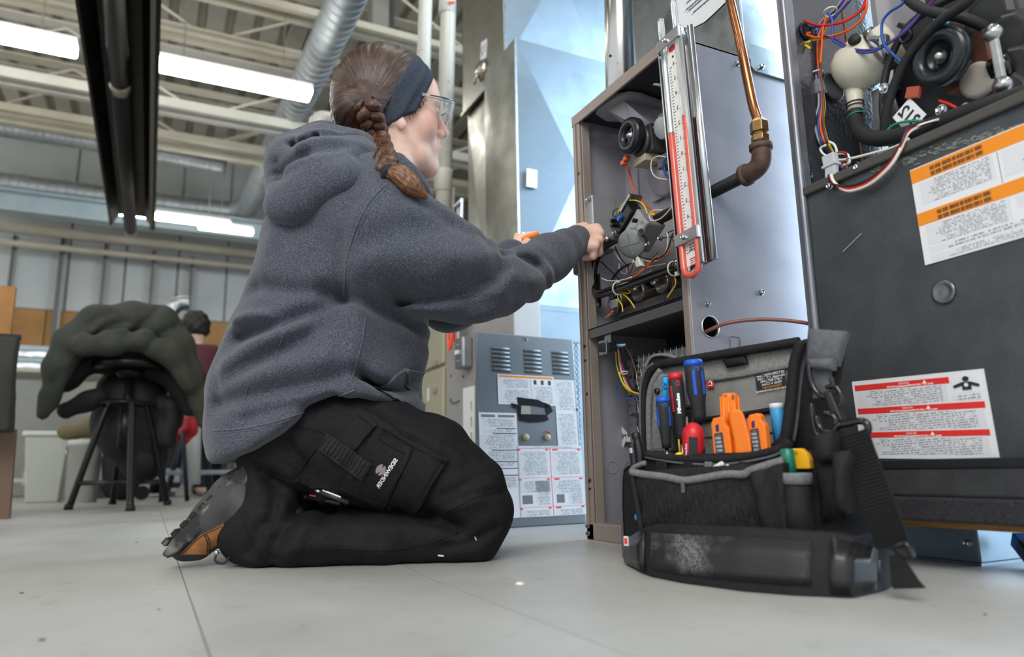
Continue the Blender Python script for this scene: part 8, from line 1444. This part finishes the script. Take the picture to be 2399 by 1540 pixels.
a, b_ = wY(156, 1030, 5.0), wY(232, 1150, 5.0); t = thing('bucket', ((a[0]+b_[0])/2, 5.1, 0), 'white plastic bucket on the floor left of the stool', 'bucket'); bc = V3((a[0]+b_[0])/2, 5.1, 0); br_2 = (b_[0]-a[0])/2; MB().lathe(bc, (0, 0, 1), [(0, br_2*.86), (a[2]*.9, br_2*.98), (a[2]*.9, br_2*1.05), (a[2], br_2*1.05), (a[2], br_2*.95), (a[2]*.4, br_2*.88)], 26).build('pail', M('bucket_white', 'C3C4BC', .4), t, smooth=True); MB().tube([bc+V3(br_2*1.05*math.cos(q), -.02, a[2]*.85-br_2*.8*math.sin(q)) for q in np.linspace(0, math.pi, 12)], .006, 6).build('bail_handle', MATS['zinc'], t, smooth=True)
blob('khaki_cloth', V3(bc[0]-.3, 4.8, a[2]-.02), V3(bc[0]+.4, 5.4, a[2]+.25), .011, lambda f: f.chain([(bc+V3(-.12, 0, a[2]+.045), .04), (bc+V3(0, 0, a[2]+.07), .06), (bc+V3(.16, 0, a[2]+.05), .045)], .02), M('khaki', '6E6446', .8), 'khaki cloth bundle lying on the white bucket', 'cloth', warp=lambda x, y, z: .008*np.sin(35*x+20*z))
blob('dark_bag', V3(wY(245, 1100, 5.0)[0]-.1, 4.8, -.01), V3(wY(330, 1100, 5.0)[0]+.1, 5.3, .5), .011, lambda f: f.chain([(V3(wY(285, 1100, 5.0)[0], 5.05, .11), .11), (V3(wY(280, 1100, 5.0)[0], 5.05, .30), .09)], .05), M('pack_black', '121214', .7, 0, '1C1C1F', 30), 'black bag slumped on the floor behind the stool legs', 'bag', warp=lambda x, y, z: .008*np.sin(30*x+25*z))
p = wY(140, 1150, 5.4); t = thing('bench_skirt', (p[0], 5.9, 0), 'long pale low bench running behind the stool legs', 'bench'); MB().box((wY(50, 1150, 5.9)[0], 5.9, .1), (wY(420, 1150, 5.9)[0], 6.3, .2)).build('bench_top', M('bench_pale', '9FA7A8', .5), t, bevel=.006)
for u in (80, 240, 400): x = wY(u, 1150, 5.9)[0]; MB().box((x-.03, 5.92, 0), (x+.03, 6.28, .1)).build('support', M('bench_dark', '3A4248', .6), t)
# ---- crumbs and chips on the floor
for i, (u, v, r, c) in enumerate(((98, 1501, .0035, '5A4A42'), (50, 1391, .003, '5A4A42'), (372, 1429, .002, '6A5A50'), (1218, 1369, .006, 'D5D5D0'), (790, 1243, .004, 'D5D5D0'), (320, 1272, .003, '6B635C'), (2308, 1441, .002, '3A3A3A'), (1262, 1305, .002, 'B9A890'), (1410, 1271, .003, 'B9987A'), (1436, 1277, .0025, 'B9987A'))):
    p = pZ(u, v, 0); b_ = MB(); b_.lathe(p, (0, 0, 1), [(0, r), (r*.35, r*.8), (r*.5, 0)], 7); o = b_.build('floor_chip', M('chip_'+c, c, .8)); tag(o, ('dark chip nearest the lower left corner', 'dark flake at the left edge of the floor', 'tiny dark speck left of the floor joint', 'white flake on the floor between knee and tool bag', 'small white flake between stool and boot', 'brown fleck left of the boot toe', 'tiny dark speck right of the strap tail', 'tan fleck beyond the knee', 'wood crumb at the foot of the open furnace', 'smaller wood crumb right beside the furnace foot')[i], 'debris', 'chips on the floor')
